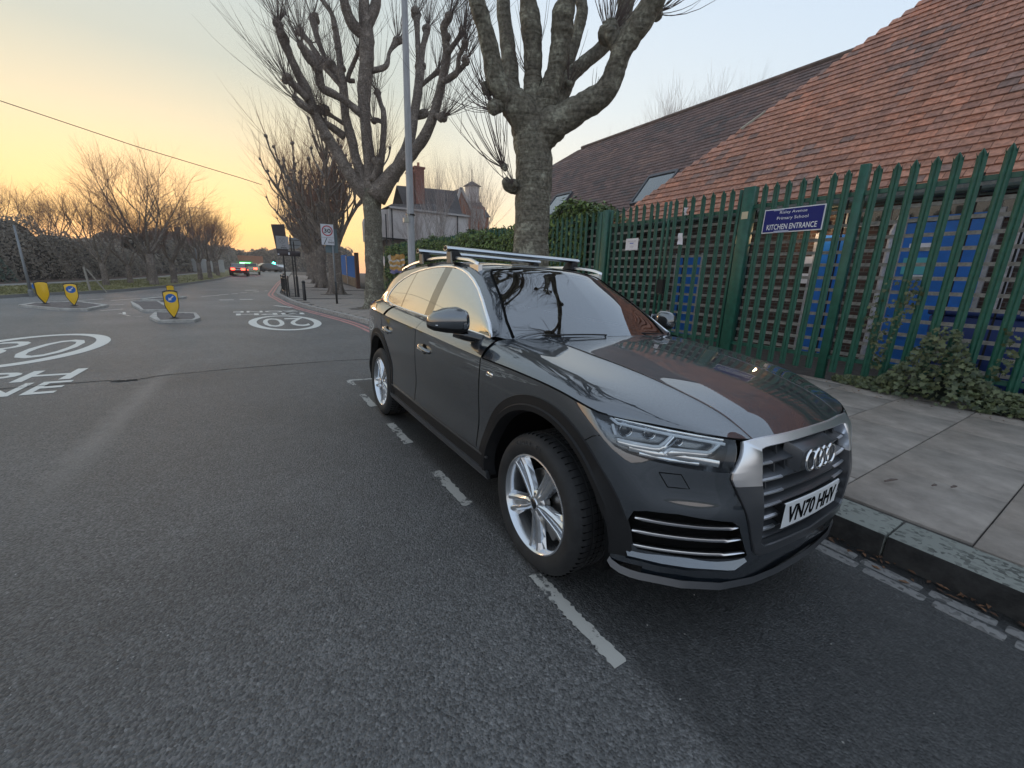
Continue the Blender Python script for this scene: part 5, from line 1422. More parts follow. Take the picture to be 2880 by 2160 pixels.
# lit wall lamp
M_glow = mat('lit lamp glass', (1, .8, .5), .4, emit=(1, .72, .36), estr=9)
lamp = empty('wall_lamp', (-2.60, 7.86, 2.70), label='lit warm bulkhead lamp on the brick wall by the KITCHEN ENTRANCE sign', cat='lamp')
mb = MB(); mb.lathe([(.0002, -.10), (.05, -.09), (.08, -.05), (.085, 0)], axis=1, n=18); mb.build('lamp_glass', M_glow, lamp, smooth=True)
mb = MB(); mb.lathe([(.10, 0), (.10, .06), (.0002, .06)], axis=1, n=18); mb.build('lamp_base', M_clad, lamp)
ld = bpy.data.lights.new('wall_lamp_light', 'POINT'); ld.energy = 7; ld.color = (1, .7, .4); ld.shadow_soft_size = .08
lo_ = bpy.data.objects.new('wall_lamp_light', ld); scene.collection.objects.link(lo_); lo_.location = (0, -.22, 0); lo_.parent = lamp

# ---- clay tile roof: real overlapping tiles
def attr_mat(name, rough=.85):
    m = bpy.data.materials.new(name); m.use_nodes = True; nt = m.node_tree; b = nt.nodes['Principled BSDF']; N = nt.nodes.new; L = nt.links.new
    a = N('ShaderNodeAttribute'); a.attribute_name = 'tone'
    g = N('ShaderNodeNewGeometry'); n = N('ShaderNodeTexNoise'); n.inputs['Scale'].default_value = 14; n.inputs['Detail'].default_value = 6; L(g.outputs['Position'], n.inputs['Vector'])
    r = N('ShaderNodeValToRGB'); r.color_ramp.elements[0].position = .3; r.color_ramp.elements[0].color = (.62, .60, .58, 1); r.color_ramp.elements[1].position = .7; r.color_ramp.elements[1].color = (1.25, 1.22, 1.2, 1); L(n.outputs[0], r.inputs[0])
    x = N('ShaderNodeMix'); x.data_type = 'RGBA'; x.blend_type = 'MULTIPLY'; x.inputs[0].default_value = 1; L(a.outputs['Color'], x.inputs[6]); L(r.outputs[0], x.inputs[7])
    L(x.outputs[2], b.inputs['Base Color']); b.inputs['Roughness'].default_value = rough
    return m
M_tile = attr_mat('clay roof tiles')
PIT = R(50); cs, sn = math.cos(PIT), math.sin(PIT)
EY, EZ = 7.66, 2.98
def tile_piece(mb, cols, x, s, w, g, col, y0, z0, lift, rn, th=.028):
    """one tile lying on the slope: s metres up the slope from the eaves (y0, z0)"""
    def pt(px, ps, pn):
        return (px, y0+ps*cs-pn*sn, z0+ps*sn+pn*cs)
    a = .004; l = lift+rn.uniform(0, .006); sk = rn.uniform(-.004, .004)
    vs = [pt(x+a, s-.02+sk, l), pt(x+w-a, s-.02-sk, l), pt(x+w-a, s-.02-sk, l+th), pt(x+a, s-.02+sk, l+th), pt(x+a, s+g, .004), pt(x+w-a, s+g, .004)]
    mb.add(vs, [(0, 1, 2, 3), (3, 2, 5, 4), (0, 3, 4), (1, 5, 2)]); cols += [col]*6
def tile_col(x, s, rn, palette):
    v = math.sin(x*.9+s*1.7)*.8+math.sin(x*2.3-s*.8+1.3)*.6+rn.gauss(0, .75)
    if v > 1.5: c = palette[3]
    elif v < -1.3: c = palette[2]
    elif rn.random() < .35: c = palette[1]
    else: c = palette[0]
    k = rn.uniform(.82, 1.18); return (c[0]*k, c[1]*k, c[2]*k, 1)
pal = [(.43, .215, .150), (.38, .200, .150), (.27, .175, .148), (.48, .22, .145)]
rn = random.Random(11)
def hip_x(s):    # left edge of the near roof at slope distance s
    return -8.75+s*.885
GA, TW = .19, .24
tiles = []
n_rows = 46
for i in range(n_rows):
    s = i*GA; x0 = hip_x(s); x = x0-((i % 2)*.5)*TW; x += 0
    while x < 7.5:
        if x+TW > x0: tiles.append((i, max(x, x0), s, TW if x >= x0 else TW-(x0-x)))
        x += TW
def world_of(x, s): return Vector((x, EY+s*cs, EZ+s*sn))
cpos = Vector((1.55, -2.03, 1.48))
vis = sorted(tiles, key=lambda t: (world_of(t[1], t[2])-cpos).length)
near_t = [t for t in vis if -8 < t[1] < 1.2 and t[2] > .15 or (t[1] < 1.2 and t[2] <= .15)][:298]; ns_ = set(near_t)
def set_tone(me, cols):
    at = me.color_attributes.new('tone', 'FLOAT_COLOR', 'POINT'); at.data.foreach_set('color', [c for q in cols for c in q])
roofr = random.Random(2)
for t in near_t:
    mb = MB(); cols = []; i, x, s, w = t
    tile_piece(mb, cols, x-SX, s, w, GA+.02, tile_col(x, s, roofr, pal), EY-SY, EZ, .004, roofr)
    me = mb.mesh('tile'); set_tone(me, cols); link('tile', me, M_tile, sch)
mb = MB(); cols = []
for t in tiles:
    if t in ns_: continue
    i, x, s, w = t
    moss = (x-(-1.0))**2/.3+(s-2.35)**2/.02 < 1 if False else False
    c = tile_col(x, s, roofr, pal)
    if ((x+.35)/.55)**2+((s-2.2)/.20)**2 < 1: c = (.06, .07, .025, 1)
    tile_piece(mb, cols, x-SX, s, w, GA+.02, c, EY-SY, EZ, .004, roofr)
o = mb.build('roof_tiles', M_tile, sch); set_tone(o.data, cols); o['kind'] = 'stuff'
# deck beneath, with the hip side
mb = MB(); S_ = n_rows*GA
A_ = [(-8.78, 0), (hip_x(S_), S_), (7.6, S_), (7.6, 0)]
mb.v = [(x-SX, EY+s*cs-SY, EZ+s*sn-.01) for x, s in A_]+[(7.6-SX, 26-SY, EZ), (-8.78-SX, 26-SY, EZ)]
mb.f = [(0, 3, 2, 1), (0, 1, 5), (1, 2, 4, 5)]; mb.mi = [0]*3
mb.build('roof_deck', mat('roof underlay', (.10, .06, .05), .9), sch)
# bonnet of mortar at the notch of the hip
mb = MB(); s = 3.35; hx = hip_x(s); mb.tube([(hx-SX-.02, EY+s*cs-SY, EZ+s*sn+.02), (hip_x(s+.45)-SX, EY+(s+.45)*cs-SY, EZ+(s+.45)*sn+.05)], [.05, .03], 6); mb.build('hip_mortar', mat('pale mortar', (.42, .37, .30), .9), sch)
# ---- the further, darker hall roof
hall = empty('school_hall', (-12, 16, 0), label='long dark brown tiled hall roof with skylights behind the orange school roof', cat='building')
palD = [(.155, .104, .096), (.132, .096, .092), (.104, .086, .086), (.19, .125, .108)]
RZ, RY = 9.15, 16.0; SL = 8.6
y0, z0 = RY-SL*cs, RZ-SL*sn
mb = MB(); cols = []; rn = random.Random(8); GA2, TW2 = .20, .34
nr = int(SL/GA2)
skl = [(-11.36, -9.35, 4.9), (-17.35, -15.6, 5.05)]
def in_sky(x, s):
    z = z0+s*sn; return any(a-.05 < x < b+.05 and abs(z-c) < .62 for a, b, c in ((-11.66, -10.32, 5.2), (-18.25, -17.0, 5.35)))
for i in range(nr+1):
    s = i*GA2; xl = -19.9+max(0, s-7.6)*.9 if s > 7.6 else -19.9
    if s < 7.7: xl = -19.3-(s/7.7)*3.1
    x = xl-(i % 2)*.17
    while x < -1.0:
        if x > xl-.2 and not in_sky(x+.17, s): tile_piece(mb, cols, x+12, s, TW2, GA2+.02, tile_col(x*.7, s, rn, palD), y0-16, z0, .003, rn, .020)
        x += TW2
o = mb.build('roof_tiles', M_tile, hall); set_tone(o.data, cols); o['kind'] = 'stuff'
mb = MB(); mb.v = [(-19.3+12, y0-16, z0-.02), (-1+12, y0-16, z0-.02), (-1+12, 0, RZ-.03), (-20+12, 0, RZ-.03), (-22.4+12, 0-.7*cs/sn, RZ-.72), (-20+12, 10, z0), (11, 10, z0)]
mb.f = [(0, 1, 2, 3, 4), (3, 2, 6, 5), (4, 3, 5), (0, 4, 5)]; mb.mi = [0]*4; mb.build('roof_deck', MATS['roof underlay'], hall)
mb = MB(); mb.tube([(-19.6+12, 0, RZ+.02), (-1+12, 0, RZ+.02)], .10, 8); mb.build('ridge', mat('ridge tiles', (.14, .10, .085), .9, var=.3, vscale=3), hall)
mb = MB(); mb.box(-19.3+12, y0-16+.3, 0, 11, y0-16+.6, z0+.1); mb.build('wall', M_brick, hall)
M_skyg = mat('skylight glass', (.04, .05, .055), .03, spec=1.0, coat=1.0)
for a, b, zc_ in ((-11.66, -10.32, 5.2), (-18.25, -17.0, 5.35)):
    s0 = (zc_-.55-z0)/sn; s1 = (zc_+.55-z0)/sn
    def sp_(x, s, n): return (x+12, y0+s*cs-n*sn-16, z0+s*sn+n*cs)
    sk_ = bpy.data.objects.new('skylight', None); scene.collection.objects.link(sk_); sk_.parent = hall
    mb = MB(); 
    for (xa, xb_, sa, sb) in ((a-.08, a, s0-.08, s1+.08), (b, b+.08, s0-.08, s1+.08), (a, b, s0-.08, s0), (a, b, s1, s1+.14)):
        mb.add([sp_(xa, sa, 0), sp_(xb_, sa, 0), sp_(xb_, sb, 0), sp_(xa, sb, 0), sp_(xa, sa, .12), sp_(xb_, sa, .12), sp_(xb_, sb, .12), sp_(xa, sb, .12)], [(0, 3, 2, 1), (4, 5, 6, 7), (0, 1, 5, 4), (1, 2, 6, 5), (2, 3, 7, 6), (3, 0, 4, 7)])
    mb.build('frame', mat('lead grey flashing', (.09, .09, .10), .5, .3), sk_)
    mb = MB(); mb.add([sp_(a, s0, .08), sp_(b, s0, .08), sp_(b, s1, .08), sp_(a, s1, .08)], [(0, 1, 2, 3)]); mb.build('pane', M_skyg, sk_)
# ================================================================ STREET FURNITURE
M_col = mat('pale concrete column', (.40, .40, .41), .8, var=.15, vscale=5, stretch=(3, 3, .4))
M_black = mat('black painted metal', (.012, .011, .012), .4)
M_brown = mat('dark brown sign back', (.045, .032, .034), .5)
M_gp = mat('grey galvanised post', (.22, .23, .24), .5, .4)
M_white_s = mat('reflective white sign', (.66, .67, .72), .4)
M_redr = mat('red sign border', (.45, .02, .05), .4)
M_blk = mat('black sign print', (.02, .02, .02), .5)
M_yel = mat('yellow plastic shell', (.85, .50, .01), .38, coat=.2)
M_bl = mat('blue keep-left disc', (.01, .13, .48), .35)
lc = empty('lamp_column', (-10.9, 2.27, pave_z(-10.9)), label='tall pale concrete lamp column with a small camera, between the two nearest trees', cat='lamp post')
mb = MB(); n = 8
for z, r in ((0, .115), (.4, .112), (9.5, .075)):
    for k in range(n): a = math.pi/8+2*math.pi*k/n; mb.v.append((r*math.cos(a), r*math.sin(a), z))
for i in range(2):
    for k in range(n): mb.f.append((i*n+k, i*n+(k+1) % n, i*n+n+(k+1) % n, i*n+n+k)); mb.mi.append(0)
mb.build('shaft', M_col, lc)
mb = MB(); mb.tube([(0, 0, 9.4), (-.3, -.9, 9.9), (-.5, -1.6, 10.0)], [.05, .04, .04], 8); mb.build('arm', M_col, lc, smooth=True)
mb = MB(); mb.box(-.65, -2.1, 9.93, -.42, -1.5, 10.05); o = mb.build('lantern', M_gp, lc); bevel(o, .03, 2)
mb = MB(); mb.lathe([(.125, 3.02), (.128, 3.03), (.128, 3.05), (.125, 3.06)], n=10); mb.build('strap', M_black, lc)
mb = MB(); mb.tube([(.10, -.06, 3.04), (.16, -.14, 3.02), (.17, -.15, 2.93)], .018, 6); mb.box(.09, -.26, 2.80, .21, -.12, 2.92); o = mb.build('camera_unit', mat('beige plastic', (.45, .42, .35), .5), lc)
mb = MB(); mb.tube([(-.11, .05, 3.0), (-.16, .08, 2.6), (-.12, .06, 2.3)], .008, 5); mb.build('cable', M_black, lc)
# 30 sign
def disc(mb, cy, cz, r, x, n=32):
    b = len(mb.v); mb.v += [(x, cy+r*math.cos(2*math.pi*k/n), cz+r*math.sin(2*math.pi*k/n)) for k in range(n)]; mb.f.append(tuple(range(b, b+n))); mb.mi.append(0)
def ring2(mb, cy, cz, r0, r1, x, n=36, a0=0, a1=360):
    b = len(mb.v)
    for k in range(n+1):
        a = R(a0+(a1-a0)*k/n); mb.v += [(x, cy+r0*math.cos(a), cz+r0*math.sin(a)), (x, cy+r1*math.cos(a), cz+r1*math.sin(a))]
    for k in range(n): mb.f.append((b+2*k, b+2*k+1, b+2*k+3, b+2*k+2)); mb.mi.append(0)
def stext(txt, w, h, cy, cz, x, m, parent, bold=.01, name='lettering'):
    me = text_obj(name, txt, 1.0, m, ext=0, bold=bold); xs_ = [v.co.x for v in me.vertices]; ys_ = [v.co.y for v in me.vertices]; a, b, c, d = min(xs_), max(xs_), min(ys_), max(ys_)
    for v in me.vertices: v.co = (x, cy+((v.co.x-a)/(b-a)-.5)*w, cz+((v.co.y-c)/(d-c)-.5)*h)
    return link(name, me, m, parent)
s30 = empty('speed_sign', (-18.44, 1.38, pave_z(-18.4)), rz=R(-8), label='30 speed limit sign with 20 zone ENDS plate on a grey post at the pavement', cat='road sign')
mb = MB(); mb.tube([(0, 0, 0), (0, 0, 3.25)], .038, 10); mb.build('post', M_gp, s30, smooth=True)
mb = MB(); mb.tube([(0, 0, 0), (0, 0, .95)], .045, 10); mb.build('post_sleeve', M_blk, s30, smooth=True)
mb = MB(); mb.box(-.06, -.30, 2.17, -.045, .20, 3.15); o = mb.build('sign_back', mat('grey sign back', (.12, .17, .19), .5), s30)
YC = -.18
mb = MB(); mb.box(.045, YC-.25, 2.48, .055, YC+.25, 3.32); mb.build('sign_plate', M_white_s, s30)
mb = MB(); ring2(mb, YC, 3.055, .170, .212, .058); mb.build('red_ring', M_redr, s30)
stext('30', .27, .17, YC, 3.055, .059, M_blk, s30, bold=.02)
mb = MB(); mb.box(.0555, YC-.25, 2.775, .0575, YC+.25, 2.782); mb.build('divider', M_blk, s30)
mb = MB(); mb.add([(.058, YC-.17, 2.51), (.058, YC-.14, 2.51), (.058, YC-.02, 2.76), (.058, YC-.05, 2.76)], [(0, 1, 2, 3)]); mb.build('stroke', M_blk, s30)
stext('Zone', .13, .035, YC+.11, 2.69, .058, M_blk, s30); stext('ENDS', .22, .065, YC+.12, 2.59, .058, M_blk, s30, bold=.02)
# double-sided zone board on black posts
sb = empty('zone_board', (-23.51, .34, pave_z(-23.5)), label='black framed board with crossed-out 20 zone ENDS panel on dark posts at the corner', cat='road sign')
bx = 0
for y, h in ((-.52, 2.3), (-.12, 2.6), (.0, 2.3)):
    mb = MB(); mb.box(-.035, y-.035, 0, .035, y+.035, h+.1) if y < -.3 else mb.tube([(0, y, 0), (0, y, h+.5)], .035, 8); mb.build('post', M_black, sb)
mb = MB(); mb.box(-.03, -.055, -.0, .06, .055, 1.05, Matrix.Translation((0, .0, 0))); mb.build('post_sleeve', M_black, sb)
mb = MB(); mb.prism([(-.93, 3.55), (-.33, 3.60), (-.27, 2.10), (-.77, 2.05)], 0, .0, .04); mb.build('board', M_brown, sb)
mb = MB(); mb.box(.0, -.77, 2.06, .045, .27, 2.32); o = mb.build('light_box', M_brown, sb); bevel(o, .02, 1)
mb = MB(); mb.box(.042, -.78, 2.40, .052, -.22, 3.02); mb.build('sign_plate', mat('greyish sign plate', (.34, .33, .34), .5), sb)
mb = MB(); ring2(mb, -.52, 2.80, .125, .145, .055); mb.build('ring', M_gp, sb)
for a in (1, -1):
    mb = MB(); mb.add([(.056, -.62, 2.80+.10*a), (.056, -.60, 2.80+.11*a), (.056, -.42, 2.80-.10*a), (.056, -.44, 2.80-.11*a)], [(0, 1, 2, 3)]); mb.build('cross_bar', M_gp, sb)
stext('Zone', .16, .04, -.46, 2.56, .056, M_blk, sb); stext('ENDS', .26, .07, -.46, 2.46, .056, M_blk, sb, bold=.02)
mb = MB(); n = 24; mb.v = [(.02, .05+.30*math.cos(R(-90+180*k/n)), 2.72+.27*math.sin(R(-90+180*k/n))) for k in range(n+1)]+[(.02, -.2, 2.99), (.02, -.2, 2.45)]; mb.f = [tuple(range(n+3))]; mb.mi = [0]; mb.build('round_sign_back', mat('pale sign back', (.25, .26, .27), .5, .3), sb)
for z in (2.62, 2.86): mb = MB(); mb.box(.03, -.2, z-.012, .05, .28, z+.012); mb.build('bracket', M_black, sb)
for y, z in ((-.73, 2.13), (-.25, 2.17)): mb = MB(); mb.box(.046, y-.035, z-.05 if y > -.5 else z-.03, .05, y+.035, z+.07 if y > -.5 else z+.03); mb.build('white_tag', M_white_s, sb)
# corner bollard and guard rail
bo = empty('bollard', (-21.0, .37, pave_z(-21)), label='short black bollard on the pavement corner beside the guard rail', cat='bollard')
mb = MB(); mb.lathe([(.075, 0), (.072, .78), (.06, .80), (.078, .82), (.078, .88), (.05, .92), (.0002, .925)], n=16); mb.build('shaft', M_black, bo, smooth=True)
gr = empty('guard_rail', (-24.2, -.02, pave_z(-24)), label='black pedestrian guard rail curving round the pavement corner below the zone board', cat='railing')
gp = [(-24.2+.3, -.05), (-25.4, -.18), (-26.7, -.18), (-28.2, .0), (-30, .2), (-32, .35), (-34.2, .55)]
for (a, b), (c, d) in zip(gp, gp[1:]):
    za, zb = pave_z(a)-pave_z(-24), pave_z(c)-pave_z(-24)
    for h in (.18, .88, 1.04):
        mb = MB(); mb.tube([(a+24.2, b+.02, za+h), (c+24.2, d+.02, zb+h)], .022, 6); mb.build('rail', M_black if h < 1 else M_gp, gr)
    mb = MB(); mb.tube([(a+24.2, b+.02, za), (a+24.2, b+.02, za+1.05)], .03, 6); mb.build('post', M_black, gr)
    L_ = math.hypot(c-a, d-b); n = max(3, int(L_/.11))
    for k in range(1, n):
        t = k/n; mb = MB(); x, y, z = a+(c-a)*t+24.2, b+(d-b)*t+.02, za+(zb-za)*t; mb.tube([(x, y, z+.18), (x, y, z+.88)], .009, 4); mb.build('bar', M_black, gr)
# islands
M_isl = speckle('island paving', (.10, .09, .088), 30, .6, 1.4)
M_iskerb = mat('pale island kerb', (.42, .40, .37), .8, var=.25, vscale=6, bump=.3, bscale=40)
def island(poly, label, h=.075):
    t = empty('traffic_island', (*poly[0], road_z(*poly[0])), label=label, cat='traffic island'); ox, oy = poly[0]; oz = road_z(ox, oy)
    cx = sum(p[0] for p in poly)/len(poly); cy = sum(p[1] for p in poly)/len(poly)
    mb = MB(); inn = []
    for x, y in poly:
        d = Vector((cx-x, cy-y)).normalized()*.17; inn.append((x+d.x, y+d.y))
    zt = lambda x: gz(x)-oz
    mb.v = [(x-ox, y-oy, zt(x)+h-.015) for x, y in inn]; mb.f = [tuple(range(len(inn)))]; mb.mi = [0]; mb.build('island_top', M_isl, t)
    n = len(poly)
    for i in range(n):
        a, b, c, d = poly[i], poly[(i+1) % n], inn[(i+1) % n], inn[i]
        L_ = math.hypot(b[0]-a[0], b[1]-a[1]); m_ = max(1, int(L_/.9))
        for k in range(m_):
            f0, f1 = k/m_+.004, (k+1)/m_-.004
            q = [(a[0]+(b[0]-a[0])*f0, a[1]+(b[1]-a[1])*f0), (a[0]+(b[0]-a[0])*f1, a[1]+(b[1]-a[1])*f1), (d[0]+(c[0]-d[0])*f1, d[1]+(c[1]-d[1])*f1), (d[0]+(c[0]-d[0])*f0, d[1]+(c[1]-d[1])*f0)]
            mb = MB(); mb.v = [(x-ox, y-oy, zt(x)-.05) for x, y in q]+[(x-ox, y-oy, zt(x)+h) for x, y in q]
            mb.f = [(4, 5, 6, 7), (0, 1, 5, 4), (1, 2, 6, 5), (2, 3, 7, 6), (3, 0, 4, 7)]; mb.mi = [0]*5
            o = mb.build('kerb_stone', M_iskerb, t); fixn(o.data)
    return t
island([(-12.93, -4.1), (-12.90, -3.32), (-13.55, -3.22), (-15.3, -3.45), (-15.9, -4.55), (-14.2, -4.45)], 'near part of the split traffic island with the nearest yellow beacon on it')
island([(-16.6, -4.95), (-16.5, -4.1), (-19.2, -4.6), (-21.6, -5.25), (-21.3, -6.05), (-19, -5.6)], 'low island part beyond the dropped crossing behind the nearest yellow beacon')
island([(-22.6, -5.95), (-22.0, -5.2), (-24.0, -4.45), (-24.3, -4.65), (-23.4, -5.6)], 'small far traffic island with the back view of a yellow beacon')
island([(-17.6, -7.15), (-17.4, -6.45), (-19.2, -6.3), (-21.4, -7.6), (-20.6, -8.6), (-19.4, -8.6)], 'left traffic island carrying two yellow beacons')
# beacons
def beacon(x, y, rz, label, disc_=True, s=1.0, first=[None]):
    t = empty('keep_left_bollard', (x, y, road_z(x, y)+.10), rz, label=label, cat='bollard', group='yellow island bollards')
    pr = [(0, .0), (.035, .05), (.095, .16), (.150, .29), (.163, .36), (.166, .60), (.166, .735), (.09, .768), (0, .775)]
    pts = [(-a, b) for a, b in pr[::-1]][:-1]+pr
    pts = [(a*s, b*s) for a, b in pts][:-1]
    mb = MB(); n = len(pts)
    for xx, f in ((-.05, .90), (-.02, 1), (.02, 1), (.05, .90)):
        for a, b in pts: mb.v.append((xx, a*f, .39*s+(b-.39*s)*(f if f < 1 else 1)))
    for j in range(3):
        for i in range(n): mb.f.append((j*n+i, j*n+(i+1) % n, (j+1)*n+(i+1) % n, (j+1)*n+i)); mb.mi.append(1)
    mb.f.append(tuple(range(n))[::-1]); mb.mi.append(0); mb.f.append(tuple(3*n+i for i in range(n))); mb.mi.append(0)
    o = mb.build('shell', [M_yel, M_black], t); fixn(o.data); autosmooth(o, 40)
    mb = MB(); mb.lathe([(.03, .12), (.045, .03), (.11, .02), (.12, 0)], n=16); mb.build('foot', M_black, t, smooth=True)
    if disc_:
        mb = MB(); disc(mb, 0, .555*s, .118*s, .0525); d = mb.build('blue_disc', M_bl, t)
        mb = MB(); c_, s_ = math.cos(R(225)), math.sin(R(225)); pc = Vector((.0, .555*s))
        def q(u, v): return (.0545, pc.x+(u*c_-v*s_)*s, pc.y+(u*s_+v*c_)*s)
        mb.v = [q(-.085, -.014), (q(.02, -.014)), q(.02, -.050), q(.085, 0), q(.02, .050), q(.02, .014), q(-.085, .014)]; mb.f = [tuple(range(7))]; mb.mi = [0]
        mb.build('arrow', M_white_s, t)
    return t
beacon(-13.2, -3.78, R(9), 'nearest yellow shield bollard with blue keep-left arrow disc', s=.99)
beacon(-22.1, -4.80, R(9), 'plain yellow bollard standing right behind the nearest one', disc_=False, s=.8)
beacon(-18.35, -6.98, R(14), 'right one of the two yellow bollards on the left island, with an arrow disc', s=.98)
beacon(-19.31, -7.93, R(30), 'left one of the two yellow bollards on the left island, showing plain yellow', disc_=False, s=1.0)
# leaning lamp post and blue direction disc at the left
lp = empty('street_lamp', (-24.78, -9.82, road_z(-24.8, -9.8)), label='thin grey lamp post at the far left beyond the island', cat='lamp post')
mb = MB(); mb.tube([(0, 0, 0), (0, 0, 1.2), (0, 0, 2.9)], [.06, .05, .035], 8); mb.build('shaft', M_gp, lp, smooth=True)
mb = MB(); mb.lathe([(.09, .0), (.085, .25), (.06, .30)], n=10); mb.build('base', M_gp, lp)
bs = empty('blue_marker', (-24.4, -9.5, road_z(-24.4, -9.5)), label='small blue round marker low at the foot of the left lamp post', cat='road sign')
mb = MB(); mb.tube([(0, 0, 0), (0, 0, .35)], .04, 8); mb.build('post', M_gp, bs)
mb = MB(); mb.lathe([(.0002, -.02), (.14, -.02), (.14, .02), (.0002, .02)], axis=0, n=18, M=Matrix.Translation((0, 0, .45))); mb.build('disc', M_bl, bs)
# far lamp post along the verge
fl = empty('street_lamp', (-62, -6.5, gz(-62)), label='distant thin lamp post with a short arm above the row of bare trees', cat='lamp post')
mb = MB(); mb.tube([(0, 0, 0), (0, 0, 7.4)], [.10, .05], 6); mb.build('shaft', M_gp, fl); mb = MB(); mb.tube([(0, 0, 7.4), (0, 1.6, 7.5)], .04, 5); mb.build('arm', M_gp, fl)
# overhead wire
mb = MB(); a, b = Vector((-30, -10.79, 8.77)), Vector((-30, -1.57, 6.77)); d = b-a
mb.tube([a-d*1.2+Vector((0, 0, 1.3)), a-d*.5+Vector((0, 0, .3)), a, a+d*.5+Vector((0, 0, -.10)), b, b+d*.12], .022, 4)
tag(mb.build('overhead_wire', M_black), 'thin black overhead wire crossing the sunset sky', 'cable')
# banner on the hedge fence
M_ban = mat('faded orange banner', (.50, .27, .07), .6, var=.25, vscale=4)
bn = empty('banner', (-21.9, 5.15, 0), label='crumpled orange and white banner tied to the hedge fence beside the lamp column', cat='banner')
mb = MB(); r4 = random.Random(3); nx, nz = 22, 12
for i in range(nx):
    for j in range(nz):
        x = -1.25+2.7*i/(nx-1); z = 1.52+.98*j/(nz-1); mb.v.append((x, .05*math.sin(i*1.1+j*.5)+.03*math.sin(j*1.7-i*.4), z+.04*math.sin(i*.7)))
for i in range(nx-1):
    for j in range(nz-1): mb.f.append((i*nz+j, (i+1)*nz+j, (i+1)*nz+j+1, i*nz+j+1)); mb.mi.append(1 if j < 2 else (2 if i < 2 or j in (4, 7) else 0))
mb.build('cloth', [M_ban, mat('banner purple band', (.16, .15, .30), .6), mat('banner white', (.55, .52, .48), .6)], bn, smooth=True)
bl = MB(); 
for k in range(9): bl.v.append((-24.0+.20*math.cos(k*.785)*.9, 5.1, 2.2+.30*math.sin(k*.785)))
bl.f = [tuple(range(8))]; bl.mi = [0]; o = bl.build('sign_panel', M_white_s); bm = bmesh.new(); bm.from_mesh(o.data); bmesh.ops.solidify(bm, geom=bm.faces, thickness=.01); bm.to_mesh(o.data); bm.free()
tag(o, 'small white rounded notice left of the orange banner on the hedge fence', 'notice')
# green end post of the fence
mb = MB(); mb.box(-25.3, 5.35, .1, -24.7, 5.42, 2.75); tag(mb.build('gate_leaf', M_green), 'flat green sheet panel closing the hedge fence just behind the second tree', 'panel')
# blue hoarding
bg = empty('blue_hoarding', (-40, 6.2, gz(-40)), label='bright blue double hoarding doors above a low timber board, far along the pavement', cat='gate')
bgm = mat('blue hoarding paint', (.03, .17, .50), .9, spec=.1)
A0, B0 = Vector((-46.5, 6.75)), Vector((-32.0, 5.45))
def bseg(t0, t1, z0, z1, m, name, par=bg, th=.06):
    p, q = A0.lerp(B0, t0), A0.lerp(B0, t1); g0, g1 = gz(p.x)-gz(-40), gz(q.x)-gz(-40); n = Vector((-(q-p).y, (q-p).x)).normalized()*th; mb = MB()
    V = [(p.x, p.y), (q.x, q.y), (q.x-n.x, q.y-n.y), (p.x-n.x, p.y-n.y)]; g = (g0, g1, g1, g0)
    mb.v = [(x+40, y-6.2, z0+gg) for (x, y), gg in zip(V, g)]+[(x+40, y-6.2, z1+gg) for (x, y), gg in zip(V, g)]; mb.f = [(0, 3, 2, 1), (4, 5, 6, 7), (0, 1, 5, 4), (1, 2, 6, 5), (2, 3, 7, 6), (3, 0, 4, 7)]; mb.mi = [0]*6
    o = mb.build(name, m, par); fixn(o.data)
bseg(0, .46, .85, 2.7, bgm, 'leaf'); bseg(.475, .93, .85, 2.55, bgm, 'leaf'); bseg(0, .96, .05, .80, mat('weathered boards', (.20, .15, .10), .9, var=.3, vscale=3), 'kick_board')
bseg(.45, .485, .05, 2.6, M_gp, 'post', th=.1); bseg(.955, 1.0, .0, 2.75, mat('rusty brown post', (.10, .045, .03), .9), 'gate_post', th=.25)
